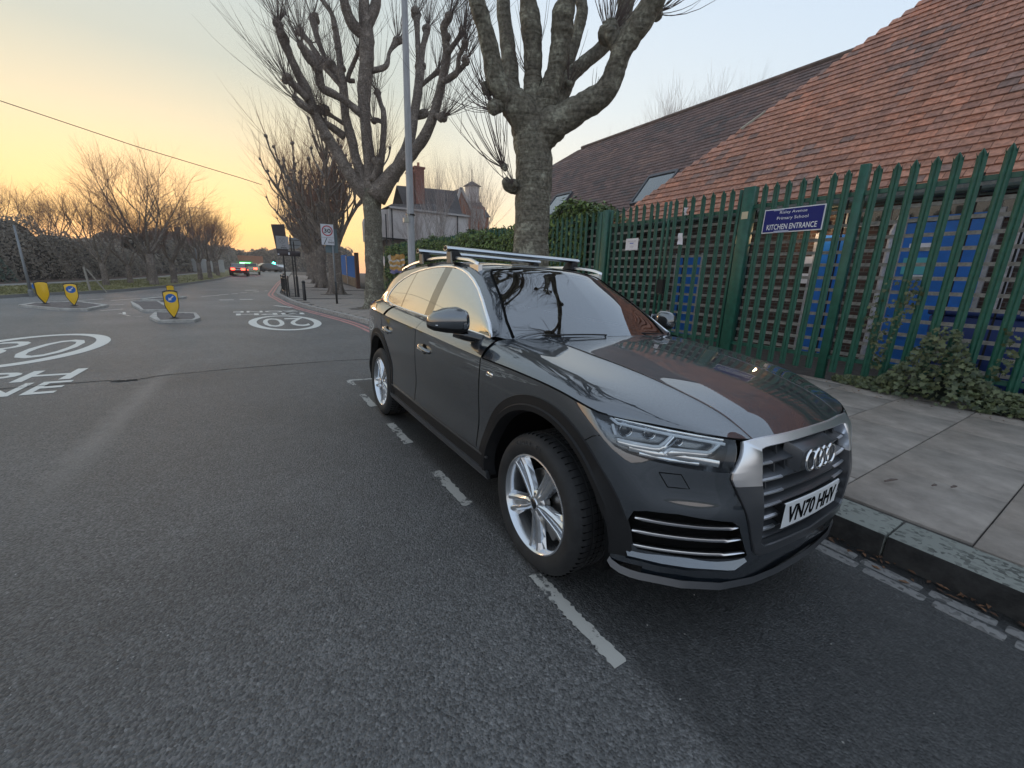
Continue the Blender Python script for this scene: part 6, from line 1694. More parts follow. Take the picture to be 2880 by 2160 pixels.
# ================================================================ TREES
def bark(name, c1, c2, c3):
    m = bpy.data.materials.new(name); m.use_nodes = True; nt = m.node_tree; b = nt.nodes['Principled BSDF']; N = nt.nodes.new; L = nt.links.new
    g = N('ShaderNodeNewGeometry')
    n = N('ShaderNodeTexNoise'); n.inputs['Scale'].default_value = 4.5; n.inputs['Detail'].default_value = 7; n.inputs['Roughness'].default_value = .62; n.inputs['Distortion'].default_value = .4; L(g.outputs['Position'], n.inputs['Vector'])
    r = N('ShaderNodeValToRGB'); e = r.color_ramp.elements; e[0].position = .32; e[0].color = (*c1, 1); e[1].position = .55; e[1].color = (*c2, 1); x = e.new(.61); x.color = (*c3, 1); L(n.outputs[0], r.inputs[0])
    v = N('ShaderNodeTexNoise'); v.inputs['Scale'].default_value = 22; v.inputs['Detail'].default_value = 8; L(g.outputs['Position'], v.inputs['Vector'])
    r2 = N('ShaderNodeValToRGB'); r2.color_ramp.elements[0].position = .35; r2.color_ramp.elements[0].color = (.55, .55, .55, 1); r2.color_ramp.elements[1].position = .65; r2.color_ramp.elements[1].color = (1.2, 1.2, 1.2, 1); L(v.outputs[0], r2.inputs[0])
    mx = N('ShaderNodeMix'); mx.data_type = 'RGBA'; mx.blend_type = 'MULTIPLY'; mx.inputs[0].default_value = 1; L(r.outputs[0], mx.inputs[6]); L(r2.outputs[0], mx.inputs[7]); L(mx.outputs[2], b.inputs['Base Color'])
    # horizontal wrinkles round the limbs
    mp = N('ShaderNodeMapping'); mp.inputs['Scale'].default_value = (1.2, 1.2, 7); L(g.outputs['Position'], mp.inputs[0])
    w = N('ShaderNodeTexNoise'); w.inputs['Scale'].default_value = 2.2; w.inputs['Detail'].default_value = 4; L(mp.outputs[0], w.inputs['Vector'])
    ad = N('ShaderNodeMath'); ad.operation = 'ADD'; L(w.outputs[0], ad.inputs[0]); h = N('ShaderNodeMath'); h.operation = 'MULTIPLY'; h.inputs[1].default_value = .35; L(v.outputs[0], h.inputs[0]); L(h.outputs[0], ad.inputs[1])
    bp = N('ShaderNodeBump'); bp.inputs['Strength'].default_value = .8; bp.inputs['Distance'].default_value = .06; L(ad.outputs[0], bp.inputs['Height']); L(bp.outputs[0], b.inputs['Normal'])
    b.inputs['Roughness'].default_value = .9; b.inputs['Specular IOR Level'].default_value = .2; MATS[name] = m; return m
M_bark = bark('plane bark', (.15, .130, .102), (.215, .195, .150), (.33, .31, .24))
M_bark2 = bark('dusky plane bark', (.165, .135, .115), (.225, .185, .155), (.30, .25, .21))
M_twig = mat('brown twigs', (.12, .09, .08), .9)
M_twig2 = mat('reddish fine twigs', (.20, .10, .07), .9)
def cr(P, per=5):
    """Catmull-Rom through (x,y,z,r)"""
    P = [tuple(p) for p in P]
    if len(P) < 3: per = 3
    Q = [tuple(2*a-b for a, b in zip(P[0], P[1]))]+P+[tuple(2*a-b for a, b in zip(P[-1], P[-2]))]; out = []
    for i in range(1, len(Q)-2):
        for k in range(per):
            t = k/per; out.append(tuple(.5*((2*b)+(-a+c)*t+(2*a-5*b+4*c-d)*t*t+(-a+3*b-3*c+d)*t**3) for a, b, c, d in zip(Q[i-1], Q[i], Q[i+1], Q[i+2])))
    out.append(P[-1]); return out
def limb(mb, P, rn, n=10, rough=.06, per=5, minr=.004):
    Q = cr(P, per); pts = [Vector(q[:3]) for q in Q]
    rad = [max(minr, q[3])*(1+rn.uniform(-rough, rough)) for q in Q]
    base = len(mb.v); mb.tube(pts, rad, n)
    k = 0
    for i in range(len(pts)):
        for j in range(n):
            v = Vector(mb.v[base+k]); d = (v-pts[i]); a = math.sin(v.x*9+i*.7)*math.cos(v.z*7+j) * .06 * rad[i]
            mb.v[base+k] = tuple(v+d.normalized()*a if d.length > 0 else v); k += 1
def knob(mb, c, r, rn, n=3):
    """swollen pollard knuckle"""
    for q in range(n):
        o = Vector((rn.uniform(-1, 1), rn.uniform(-1, 1), rn.uniform(-.6, .9)))*r*.45; c2 = c+o; rr = r*rn.uniform(.6, 1.0)
        mb.tube([c2+Vector((0, 0, -rr)), c2+Vector((0, 0, -rr*.6)), c2, c2+Vector((0, 0, rr*.6)), c2+Vector((0, 0, rr))], [rr*.2, rr*.82, rr, rr*.8, rr*.2], 7)
def shoots(mb, c, d, rn, n, lo, hi, r, spread=.9, seg=4, n2=3, up=.7):
    for i in range(n):
        v = Vector((rn.gauss(0, 1), rn.gauss(0, 1), rn.gauss(0, 1))).normalized()*spread+d.normalized(); v.normalize(); L = rn.uniform(lo, hi); p = Vector(c)+v*.05; pts = [p.copy()]
        for k in range(seg):
            v = (v+Vector((rn.uniform(-.12, .12), rn.uniform(-.12, .12), up*.28))).normalized(); p = p+v*L/seg; pts.append(p.copy())
        mb.tube(pts, [r*(1-.75*k/seg) for k in range(seg+1)], n2, caps=False)
        if rn.random() < .5:
            k = rn.randint(1, seg-1); q = pts[k]; w = (v+Vector((rn.uniform(-.6, .6), rn.uniform(-.6, .6), rn.uniform(0, .4)))).normalized(); mb.tube([q, q+w*L*.18, q+w*L*.33+Vector((0, 0, .05))], [r*.6, r*.4, r*.2], n2, caps=False)
T1=[
  [(-4.64, 2.24, 0.47, 0.402), (-4.64, 2.23, 1.29, 0.339), (-4.64, 2.24, 2.45, 0.296), (-4.63, 2.24, 3.17, 0.308), (-4.67, 2.18, 3.85, 0.31)] ,
  [(-4.68, 2.17, 3.77, 0.282), (-4.65, 1.98, 4.01, 0.257), (-4.67, 1.73, 4.18, 0.205), (-4.66, 1.51, 4.34, 0.153), (-4.6, 1.37, 4.65, 0.131), (-4.55, 1.21, 4.94, 0.117), (-4.49, 1.08, 5.14, 0.114), (-4.41, 0.97, 5.39, 0.095), (-4.32, 0.87, 5.74, 0.074)] ,
  [(-4.76, 2.05, 4.05, 0.205), (-4.95, 1.96, 4.38, 0.154), (-5.07, 1.99, 4.75, 0.139), (-5.2, 2.0, 5.2, 0.12), (-5.34, 2.0, 5.66, 0.113), (-5.45, 2.05, 6.11, 0.103), (-5.58, 2.07, 6.87, 0.084)] ,
  [(-4.67, 2.18, 4.02, 0.28), (-4.64, 2.15, 4.25, 0.169), (-4.61, 2.13, 4.55, 0.144), (-4.58, 2.09, 4.91, 0.141), (-4.57, 2.02, 5.19, 0.16), (-4.56, 1.96, 5.45, 0.119), (-4.54, 1.91, 5.71, 0.101), (-4.51, 1.87, 6.22, 0.078)] ,
  [(-4.63, 2.24, 3.94, 0.281), (-4.52, 2.29, 4.13, 0.206), (-4.4, 2.33, 4.37, 0.166), (-4.29, 2.35, 4.65, 0.141), (-4.21, 2.35, 4.99, 0.158), (-4.15, 2.3, 5.17, 0.168), (-4.06, 2.3, 5.34, 0.132), (-3.99, 2.27, 5.57, 0.1), (-3.92, 2.23, 6.04, 0.075)] ,
  [(-4.53, 2.4, 4.03, 0.168), (-4.53, 2.63, 4.39, 0.146), (-4.55, 2.84, 4.71, 0.117), (-4.52, 3.13, 4.97, 0.11), (-4.48, 3.43, 5.24, 0.108), (-4.43, 3.74, 5.59, 0.116), (-4.5, 3.88, 6.03, 0.135), (-4.6, 3.97, 6.59, 0.106)] ,
  [(-4.79, 2.92, 4.89, 0.097), (-4.82, 3.07, 5.24, 0.093), (-4.85, 3.19, 5.6, 0.097), (-4.91, 3.28, 5.87, 0.098), (-5.02, 3.31, 6.18, 0.094), (-5.14, 3.31, 6.78, 0.078)] ,
  [(-4.63, 2.25, 3.69, 0.283), (-4.44, 2.38, 3.85, 0.269), (-4.23, 2.54, 3.96, 0.215), (-3.99, 2.74, 4.11, 0.193), (-3.79, 2.89, 4.24, 0.175), (-3.65, 2.94, 4.48, 0.151), (-3.54, 2.94, 4.71, 0.154), (-3.4, 3.0, 4.89, 0.16), (-3.25, 3.07, 5.09, 0.159), (-3.11, 3.11, 5.28, 0.137), (-2.99, 3.13, 5.63, 0.106)] ,
  [(-3.62, 2.9, 4.75, 0.084), (-3.63, 2.79, 4.9, 0.103), (-3.61, 2.72, 4.96, 0.049)] ,
  [(-4.79, 2.0, 2.95, 0.116), (-4.77, 1.84, 2.96, 0.105), (-4.72, 1.74, 3.01, 0.066)] ,
  [(-4.78, 1.64, 4.38, 0.107), (-4.84, 1.45, 4.26, 0.08), (-4.83, 1.39, 4.36, 0.053)] ,
]
T2=[
  [(-15.6, 2.37, -0.14, 0.445), (-15.63, 2.34, 0.59, 0.362), (-15.6, 2.38, 2.19, 0.335), (-15.59, 2.4, 3.46, 0.328), (-15.59, 2.39, 4.53, 0.349)] ,
  [(-15.65, 2.3, 4.28, 0.306), (-15.78, 1.78, 4.87, 0.236), (-15.88, 1.33, 5.63, 0.21), (-15.88, 1.02, 6.14, 0.185), (-15.91, 0.66, 6.8, 0.161), (-15.85, 0.46, 7.43, 0.177), (-15.8, 0.21, 7.9, 0.135), (-15.75, -0.02, 8.41, 0.132), (-15.65, -0.16, 8.71, 0.156), (-15.5, -0.24, 9.0, 0.102)] ,
  [(-15.65, 2.31, 4.36, 0.262), (-15.95, 2.02, 5.49, 0.173), (-16.14, 1.91, 6.28, 0.172), (-16.33, 1.79, 7.07, 0.154), (-16.45, 1.8, 8.04, 0.148), (-16.58, 1.78, 8.63, 0.126), (-16.71, 1.77, 9.28, 0.117), (-16.85, 1.73, 9.97, 0.104), (-17.01, 1.67, 10.47, 0.083), (-17.27, 1.44, 10.93, 0.083), (-17.5, 1.27, 11.25, 0.104)] ,
  [(-15.6, 2.39, 4.45, 0.306), (-15.6, 2.38, 5.48, 0.215), (-15.64, 2.32, 6.81, 0.189), (-15.64, 2.33, 7.73, 0.228), (-15.56, 2.44, 8.62, 0.244), (-15.54, 2.48, 9.49, 0.249), (-15.56, 2.45, 10.16, 0.179), (-15.54, 2.48, 10.82, 0.157), (-15.52, 2.51, 12.09, 0.153)] ,
  [(-15.54, 2.48, 9.42, 0.201), (-15.63, 2.05, 9.7, 0.19), (-15.6, 1.82, 10.25, 0.155), (-15.46, 1.76, 10.86, 0.133), (-15.3, 1.74, 11.54, 0.13)] ,
  [(-15.53, 2.49, 9.76, 0.2), (-15.53, 2.86, 10.51, 0.168), (-15.67, 3.0, 11.38, 0.14), (-15.79, 3.2, 12.32, 0.139)] ,
  [(-15.64, 2.32, 6.96, 0.168), (-15.78, 1.78, 7.32, 0.124), (-15.84, 1.38, 7.5, 0.142), (-15.89, 0.98, 7.63, 0.144), (-15.75, 0.88, 7.98, 0.142), (-15.6, 0.8, 8.11, 0.147), (-15.56, 0.54, 8.39, 0.171), (-15.46, 0.37, 8.54, 0.098)] ,
  [(-16.77, 1.86, 8.12, 0.12), (-17.22, 1.57, 8.64, 0.108), (-17.67, 1.28, 9.17, 0.139), (-18.1, 1.03, 9.82, 0.087), (-18.54, 0.77, 10.29, 0.123)] ,
  [(-17.38, 1.46, 8.97, 0.086), (-17.63, 1.38, 9.44, 0.087), (-17.9, 1.26, 10.03, 0.108), (-18.13, 1.22, 10.66, 0.148)] ,
  [(-16.76, 1.87, 8.27, 0.094), (-16.95, 1.77, 8.6, 0.094), (-17.18, 1.59, 8.89, 0.146)] ,
  [(-15.51, 2.53, 4.29, 0.438), (-14.98, 3.1, 5.12, 0.257), (-14.56, 3.51, 5.61, 0.232), (-14.13, 3.93, 6.19, 0.19), (-13.8, 4.2, 6.89, 0.162), (-13.51, 4.4, 7.83, 0.142), (-13.29, 4.5, 8.59, 0.139), (-13.19, 4.4, 9.02, 0.114), (-13.09, 4.32, 9.27, 0.127), (-12.86, 4.42, 9.46, 0.103)] ,
  [(-13.09, 4.43, 8.57, 0.099), (-12.77, 4.66, 8.89, 0.075), (-12.55, 4.72, 9.04, 0.103)] ,
  [(-13.3, 4.31, 7.77, 0.109), (-12.87, 4.66, 7.99, 0.096), (-12.68, 4.65, 8.34, 0.068), (-12.42, 4.74, 8.65, 0.081)] ,
  [(-12.93, 4.69, 8.01, 0.077), (-12.71, 4.84, 8.18, 0.076), (-12.59, 4.84, 8.3, 0.083)] ,
  [(-15.16, 3.07, 4.95, 0.238), (-15.02, 3.68, 6.16, 0.198), (-15.1, 3.96, 7.19, 0.172), (-15.2, 4.2, 8.21, 0.163), (-15.38, 4.34, 9.01, 0.171), (-15.62, 4.36, 9.87, 0.094), (-15.84, 4.42, 10.77, 0.137)] ,
  [(-15.39, 4.38, 9.02, 0.112), (-15.48, 4.52, 9.68, 0.103), (-15.52, 4.73, 10.34, 0.12)] ,
  [(-15.19, 4.12, 7.17, 0.078), (-15.15, 4.38, 7.33, 0.139)] ,
  [(-13.73, 4.18, 6.87, 0.089), (-13.37, 4.37, 6.77, 0.12)] ,
  [(-15.35, 4.25, 8.23, 0.078), (-15.04, 4.55, 8.5, 0.077), (-14.77, 4.78, 8.69, 0.093)] ,
  [(-15.48, 2.57, 4.53, 0.148), (-15.55, 2.87, 5.94, 0.112), (-15.72, 3.02, 7.16, 0.112), (-16.0, 3.01, 7.62, 0.087), (-16.28, 2.98, 8.07, 0.105)] ,
  [(-15.9, 3.02, 6.98, 0.07), (-16.05, 2.89, 7.07, 0.087), (-16.19, 2.76, 7.08, 0.105)] ,
  [(-15.46, 2.6, 8.41, 0.106), (-15.46, 3.1, 8.68, 0.091), (-15.64, 3.3, 9.23, 0.067), (-15.75, 3.63, 9.72, 0.126)] ,
  [(-16.38, 1.72, 6.38, 0.155), (-16.31, 1.28, 6.59, 0.127), (-16.12, 1.02, 6.63, 0.091)] ,
  [(-16.45, 1.8, 6.8, 0.078), (-16.56, 1.35, 7.04, 0.077), (-16.53, 1.12, 7.13, 0.143)] ,
  [(-15.74, 0.49, 7.13, 0.118), (-15.77, 0.17, 7.41, 0.124), (-15.78, -0.12, 7.61, 0.107)] ,
  [(-15.72, 0.53, 6.79, 0.111), (-15.77, 0.27, 6.95, 0.133), (-15.76, 0.1, 7.05, 0.109)] ,
  [(-15.36, 2.39, 4.81, 0.129), (-15.21, 2.53, 5.15, 0.11), (-15.15, 2.53, 5.41, 0.135)] ,
  [(-16.42, 2.21, 8.31, 0.077), (-16.42, 1.97, 8.33, 0.084), (-16.1, 2.22, 8.93, 0.075), (-15.91, 2.27, 9.09, 0.066)] ,
]

def flare(x, y, z0, r, mb, rn):
    n = 26
    for i, (h, f) in enumerate(((-.05, 1.75), (.06, 1.5), (.18, 1.25), (.4, 1.08), (.75, 1.0))):
        for k in range(n):
            a = 2*math.pi*k/n; w = 1+(f-1)*(.55+.45*math.sin(5*a+1.3))+.02*math.sin(9*a); mb.v.append((x+r*w*math.cos(a), y+r*w*math.sin(a), z0+h))
    b = len(mb.v)-5*n
    for i in range(4):
        for k in range(n): mb.f.append((b+i*n+k, b+i*n+(k+1) % n, b+(i+1)*n+(k+1) % n, b+(i+1)*n+k)); mb.mi.append(0)
# nearest plane tree
rn = random.Random(4)
t1 = empty('plane_tree', (-4.66, 2.2, pave_z(-4.66)), label='nearest pollarded plane tree with a massive mottled trunk right behind the parked car', cat='tree', group='pollarded plane trees along the kerb')
def rel(P, o): return [(x-o[0], y-o[1], z-o[2], r) for x, y, z, r in P]
O1 = (-4.66, 2.2, pave_z(-4.66))
mb = MB(); limb(mb, rel([(-4.64, 2.24, .1, .40)]+T1[0], O1), rn, 22, .03, 7); flare(0.02, .04, 0, .37, mb, rn); mb.build('trunk', M_bark, t1, smooth=True)
for P in T1[1:]:
    mb = MB(); limb(mb, rel(P, O1), rn, 16 if P[0][3] > .12 else 9, .045, 6)
    o = mb.build('limb', M_bark, t1, smooth=True)
# the crown above the frame, spreading over the road and the car
hi = MB(); ends = []
for P in T1[1:8]:
    x, y, z, r = P[-1]; v = (Vector(P[-1][:3])-Vector(P[-3][:3])).normalized(); p = Vector((x, y, z))-Vector(O1)
    for b in range(2):
        w = (v+Vector((rn.uniform(-.1, .8), rn.uniform(-.75, .35), .35))).normalized(); q = p.copy(); L_ = [(q.x, q.y, q.z, r)]; rr = r*1.25
        for k in range(6):
            w = (w+Vector((rn.uniform(-.35, .35), rn.uniform(-.35, .35), .08))).normalized(); q = q+w*.75; rr *= .86; L_.append((q.x, q.y, q.z, rr*(1.35 if k in (2, 5) else 1)))
            if k in (1, 3, 4): u = (w+Vector((rn.uniform(-1, 1), rn.uniform(-1, 1), 0))).normalized(); e = q+u*.8; limb(hi, [(q.x, q.y, q.z, rr*.6), ((q+u*.4).x, (q+u*.4).y, (q+u*.4).z+.05, rr*.5), (e.x, e.y, e.z+.2, rr*.7)], rn, 7); ends.append(e+Vector((0, 0, .2)))
        limb(hi, L_, rn, 9, .08, 4); ends.append(q)
hi.build('upper_limbs', M_bark, t1, smooth=True)['kind'] = 'stuff'
kn = MB(); tw = MB()
for e in ends: knob(kn, e, .13, rn, 3); shoots(tw, e, Vector((rn.uniform(-.5, .5), rn.uniform(-.5, .5), 1)), rn, 22, .8, 2.4, .008, .9, 4, 3)
for (x, y, z, r, dx, dy, dz, n, lo, hi) in ((-3.93, 3.02, 5.06, .17, .1, .1, 1, 46, .5, 1.5), (-4.72, 1.55, 4.0, .12, -.5, -1.0, .5, 26, .6, 1.7), (-4.74, 1.72, 3.2, .06, -.3, -.9, 1.2, 22, .7, 2.0), (-4.62, 1.86, 2.95, .045, 0, -1, .8, 8, .4, 1.0), (-4.3, 2.6, 4.45, .05, .2, .3, 1, 12, .3, .9), (-3.55, 3.55, 5.35, .10, .7, .8, .5, 20, .5, 1.6), (-4.6, 2.1, 4.5, .03, 0, -.3, 1, 14, .4, 1.2), (-4.1, 2.9, 4.2, .03, .3, .5, .8, 6, .3, .8)):
    knob(kn, Vector((x-O1[0], y-O1[1], z-O1[2])), r, rn, 4); shoots(tw, Vector((x-O1[0], y-O1[1], z-O1[2])), Vector((dx, dy, dz)), rn, n, lo, hi, .0065, .75, 6, 4)
tops = [P[-1] for P in T1[1:8]]
for x, y, z, r in tops:
    c = Vector((x-O1[0], y-O1[1], z-O1[2]+.1)); knob(kn, c, r*1.5, rn, 4); shoots(tw, c, Vector((rn.uniform(-.4, .4), rn.uniform(-.6, .2), 1)), rn, 34, .8, 2.6, .007, .8, 5, 3)
    v = Vector((rn.uniform(-.4, .4), rn.uniform(-.4, .4), 1))
kn.build('pollard_knuckles', M_bark, t1, smooth=True)['kind'] = 'stuff'
tw.build('twigs', M_twig, t1)['kind'] = 'stuff'
# second plane tree
rn = random.Random(14); O2 = (-15.62, 2.35, pave_z(-15.6))
t2 = empty('plane_tree', O2, label='second pollarded plane tree with many knuckled limbs, behind the lamp column', cat='tree', group='pollarded plane trees along the kerb')
mb = MB(); limb(mb, rel([(-15.62, 2.35, .1, .42)]+T2[0], O2), rn, 18, .03, 6); flare(0, 0, 0, .40, mb, rn); mb.build('trunk', M_bark, t2, smooth=True)
kn = MB(); tw = MB()
for P in T2[1:]:
    mb = MB(); limb(mb, rel(P, O2), rn, 10 if P[0][3] > .2 else 8, .05, 5); mb.build('limb', M_bark2, t2, smooth=True)
    x, y, z, r = P[-1]; c = Vector((x-O2[0], y-O2[1], z-O2[2])); p2 = Vector(P[-2][:3])-Vector(O2); d = (c-p2).normalized()
    knob(kn, c, max(.13, r*1.25), rn, 4); shoots(tw, c, d+Vector((0, 0, .9)), rn, 36, 1.0, 3.0, .0085, .75, 5, 3, .5)
    for q in P[3:-1]:
        if rn.random() < .45:
            c = Vector(q[:3])-Vector(O2); knob(kn, c, q[3]*1.25, rn, 2); shoots(tw, c, Vector((rn.uniform(-1, 1), rn.uniform(-1, 1), 1)), rn, 12, .5, 2.0, .0075, .8, 4, 3)
kn.build('pollard_knuckles', M_bark2, t2, smooth=True)['kind'] = 'stuff'
tw.build('twigs', M_twig, t2)['kind'] = 'stuff'
# generic pollard further along the row
def pollard(seed, name='plane_tree'):
    rn = random.Random(seed); root = empty(name, (0, 0, 0)); mb = MB(); kn = MB(); tw = MB(); lm = MB()
    H = 2.1; mb.tube([(0, 0, 0), (.02, 0, .5), (0, .03, 1.3), (.03, 0, H), (0, 0, H+.5)], [.42, .34, .31, .33, .36], 14); flare(0, 0, 0, .34, mb, rn); mb.build('trunk', M_bark2, root, smooth=True)
    n = 9
    for i in range(n):
        a = 2*math.pi*i/n+rn.uniform(-.3, .3); tilt = rn.uniform(.15, .75) if i else .05; p = Vector((.1*math.cos(a), .1*math.sin(a), H)); v = Vector((math.cos(a)*tilt, math.sin(a)*tilt, 1)).normalized()
        P = [(p.x, p.y, p.z, .125)]; L = rn.uniform(3.4, 4.6); seg = 5; ends = []
        for k in range(seg):
            v = (v+Vector((rn.uniform(-.18, .18), rn.uniform(-.18, .18), .12))).normalized(); p = p+v*L/seg; P.append((p.x, p.y, p.z, .115-.06*(k+1)/seg))
            if k >= 0:
                for _ in range(2):
                    b = (v*.8+Vector((rn.uniform(-1, 1), rn.uniform(-1, 1), rn.uniform(-.2, .5)))).normalized(); q = p+b*rn.uniform(.6, 1.3)+Vector((0, 0, .2)); q2 = q+Vector((b.x*.2, b.y*.2, .45))
                    limb(lm, [(p.x, p.y, p.z, .055), ((p.x+q.x)/2, (p.y+q.y)/2, (p.z+q.z)/2-.03, .04), (q.x, q.y, q.z, .035), (q2.x, q2.y, q2.z, .042)], rn, 6, .06, 3); ends.append((q2, b))
        limb(lm, P, rn, 8, .06, 3); ends.append((p, v))
        for q, b in ends:
            knob(kn, q, .085, rn, 2); shoots(tw, q, b+Vector((0, 0, .7)), rn, 8, .9, 2.5, .007, .7, 4, 3, .5)
    lm.build('limbs', M_bark2, root, smooth=True)['kind'] = 'stuff'
    kn.build('pollard_knuckles', M_bark2, root, smooth=True)['kind'] = 'stuff'; tw.build('twigs', M_twig2, root)['kind'] = 'stuff'
    return root
pA = pollard(31); pB = pollard(32)
row = [(-26.0, 2.67, 1.18, .3, 'third pollarded tree in the row, just right of the 30 sign'), (-32.9, 2.9, 1.15, 2.0, 'fourth pollarded tree in the row, left of the 30 sign post'), (-39.5, 3.44, 1.1, 1.0, 'fifth pollarded tree of the kerbside row'), (-49, 4.3, 1.1, 3.0, 'sixth pollarded tree of the kerbside row'), (-60, 5.4, 1.1, 4.0, 'seventh and furthest clear pollarded tree of the kerbside row')]
for i, (x, y, s, rz, lb) in enumerate(row):
    src = (pA, pB)[i % 2]; t = src if i < 2 else copy_tree(src); t.location = (x, y, pave_z(x)); t.rotation_euler = (0, 0, rz); t.scale = (s, s, s)
    tag(t, lb, 'tree', 'pollarded plane trees along the kerb')
# free-grown bare trees
def bare(seed, H=7.0, spread=.55, levels=5, trunk=.17, m1=M_bark2, m2=M_twig2, name='bare_tree', trunk_h=.22, nb=(3, 4)):
    rn = random.Random(seed); root = empty(name, (0, 0, 0)); tr = MB(); lm = MB(); tw = MB()
    def grow(p, v, L, r, lv):
        seg = 4; pts = [p.copy()]; rr = [r]
        for k in range(seg):
            v = (v+Vector((rn.uniform(-.14, .14), rn.uniform(-.14, .14), .07))).normalized(); p = p+v*L/seg; pts.append(p.copy()); rr.append(r*(1-.42*(k+1)/seg))
        (lm if lv < levels-1 else tw).tube(pts, rr, 6 if lv < 2 else (4 if lv < levels-1 else 3), caps=False)
        if lv >= levels: return
        for i in range(rn.randint(*nb)):
            k = rn.randint(2, seg); q = pts[k]; a = rn.uniform(0, 6.28); o = v.orthogonal().normalized(); o = (Matrix.Rotation(a, 3, v) @ o); w = (v+o*rn.uniform(.35, .8)*spread*1.6).normalized()
            grow(q, w, L*rn.uniform(.62, .85), rr[k]*rn.uniform(.5, .68), lv+1)
        grow(pts[-1], v, L*.75, rr[-1]*.8, lv+1)
    th = H*trunk_h; tr.tube([(0, 0, -.1), (0, 0, .1), (.02, 0, th*.5), (0, 0, th)], [trunk*1.9, trunk*1.25, trunk, trunk*.95], 9); tr.build('trunk', m1, root, smooth=True)
    n0 = 5
    for i in range(n0):
        a = 2*math.pi*i/n0+rn.uniform(-.4, .4); t = spread*rn.uniform(.5, 1.2); grow(Vector((0, 0, th-.1*i*.5)), Vector((math.cos(a)*t, math.sin(a)*t, 1)).normalized(), H*.25, trunk*.45, 1)
    lm.build('branches', m1, root, smooth=True)['kind'] = 'stuff'; tw.build('twigs', m2, root)['kind'] = 'stuff'
    return root
bA = bare(51, spread=.85, H=7.6); bB = bare(52, spread=.75); bC = bare(53, spread=.6)
vg = [(-33.3, -6.86, 1.22, .3, 'largest bare spreading tree on the verge left of centre'), (-35.9, -6.12, 1.02, 1.7, 'bare verge tree next right of the largest one'), (-42.2, -5.06, .98, 2.9, 'bare verge tree third from the left near the kerb'), (-46.4, -4.60, .98, 4.0, 'bare verge tree with a leaning fork left of the far cars'), (-54, -4.3, 1.0, 5.0, 'bare verge tree just left of the red car'), (-60, -4.8, .95, .9, 'slender bare verge tree behind the red car'), (-32.0, -8.85, .85, 2.2, 'small bare tree at the back of the grass left of the largest'), (-35.0, -8.27, .8, 3.3, 'thin bare tree at the back of the grass behind the largest'), (-38, -7.7, .9, 4.4, 'bare back-row tree seen through the largest one'), (-40, -15.5, 1.0, .2, 'bare tree rising above the hedge at the far left edge'), (-42, -13.5, 1.0, 1.2, 'bare tree rising above the hedge left of the dark clump'), (-66, -6.4, 1.0, 3.6, 'far bare tree at the end of the verge')]
for i, (x, y, s, rz, lb) in enumerate(vg):
    src = (bA, bB, bC)[i % 3]; t = src if i < 3 else copy_tree(src); t.location = (x, y, gz(x)); t.rotation_euler = (0, 0, rz); t.scale = (s, s, s*.98); tag(t, lb, 'tree', 'bare trees on the left verge')
# pale birches in front of the houses and tall poplars behind
M_birch = mat('pale birch bark', (.50, .45, .42), .8, var=.3, vscale=8)
M_btw = mat('pale birch twigs', (.36, .28, .25), .9)
br1 = bare(61, H=6.6, spread=.36, levels=5, trunk=.13, m1=M_birch, m2=M_btw, name='birch_tree', trunk_h=.25, nb=(2, 3))
br = [(-26, 9.6, 1.2, 0, 'pale-barked bare birch left of the brick gable, above the hedge'), (-23.5, 10.9, 1.15, 2, 'pale bare birch with twin stems just left of the nearest trunk'), (-22, 8.6, .55, 4, 'low pale bare shrub in front of the grey rendered house'), (-28, 8.5, .95, 1.0, 'pale bare sapling standing before the grey rendered wall')]
for i, (x, y, s, rz, lb) in enumerate(br):
    t = br1 if i == 0 else copy_tree(br1); t.location = (x, y, .1+gz(x)); t.rotation_euler = (0, 0, rz); t.scale = (s, s, s); tag(t, lb, 'tree', 'pale bare birches by the houses')
pop = bare(71, H=17, spread=.19, levels=5, trunk=.12, m1=M_btw, m2=M_btw, name='poplar_tree', trunk_h=.08, nb=(2, 4))
for i, (x, y, s, rz, lb) in enumerate([(-46, 16.6, 1.0, 0, 'left one of the tall feathery bare poplars behind the houses'), (-44, 21.5, 1.05, 2, 'right one of the tall feathery bare poplars, left of the nearest trunk')]):
    t = pop if i == 0 else copy_tree(pop); t.location = (x, y, 1.0); t.rotation_euler = (0, 0, rz); t.scale = (s, s, s); tag(t, lb, 'tree', 'tall bare poplars')
bk = bare(81, H=11, spread=.42, levels=5, trunk=.18, m1=M_bark2, m2=M_btw, name='bare_tree')
for i, (x, y, s, rz, lb) in enumerate([(-23.6, 30, 1.55, 0, 'pale bare tree top above the dark hall roof, right of the nearest tree'), (-16.8, 30, 1.28, 2, 'tip of a bare tree just above the hall ridge'), (-32.0, 30, 1.3, 3, 'bare tree crown above the left end of the hall roof'), (-34, 27, 1.1, 4, 'lower bare crown between the nearest trunk and the hall roof')]):
    t = bk if i == 0 else copy_tree(bk); t.location = (x, y, 1.2); t.rotation_euler = (0, 0, rz); t.scale = (s, s, s); tag(t, lb, 'tree', 'bare trees behind the school')
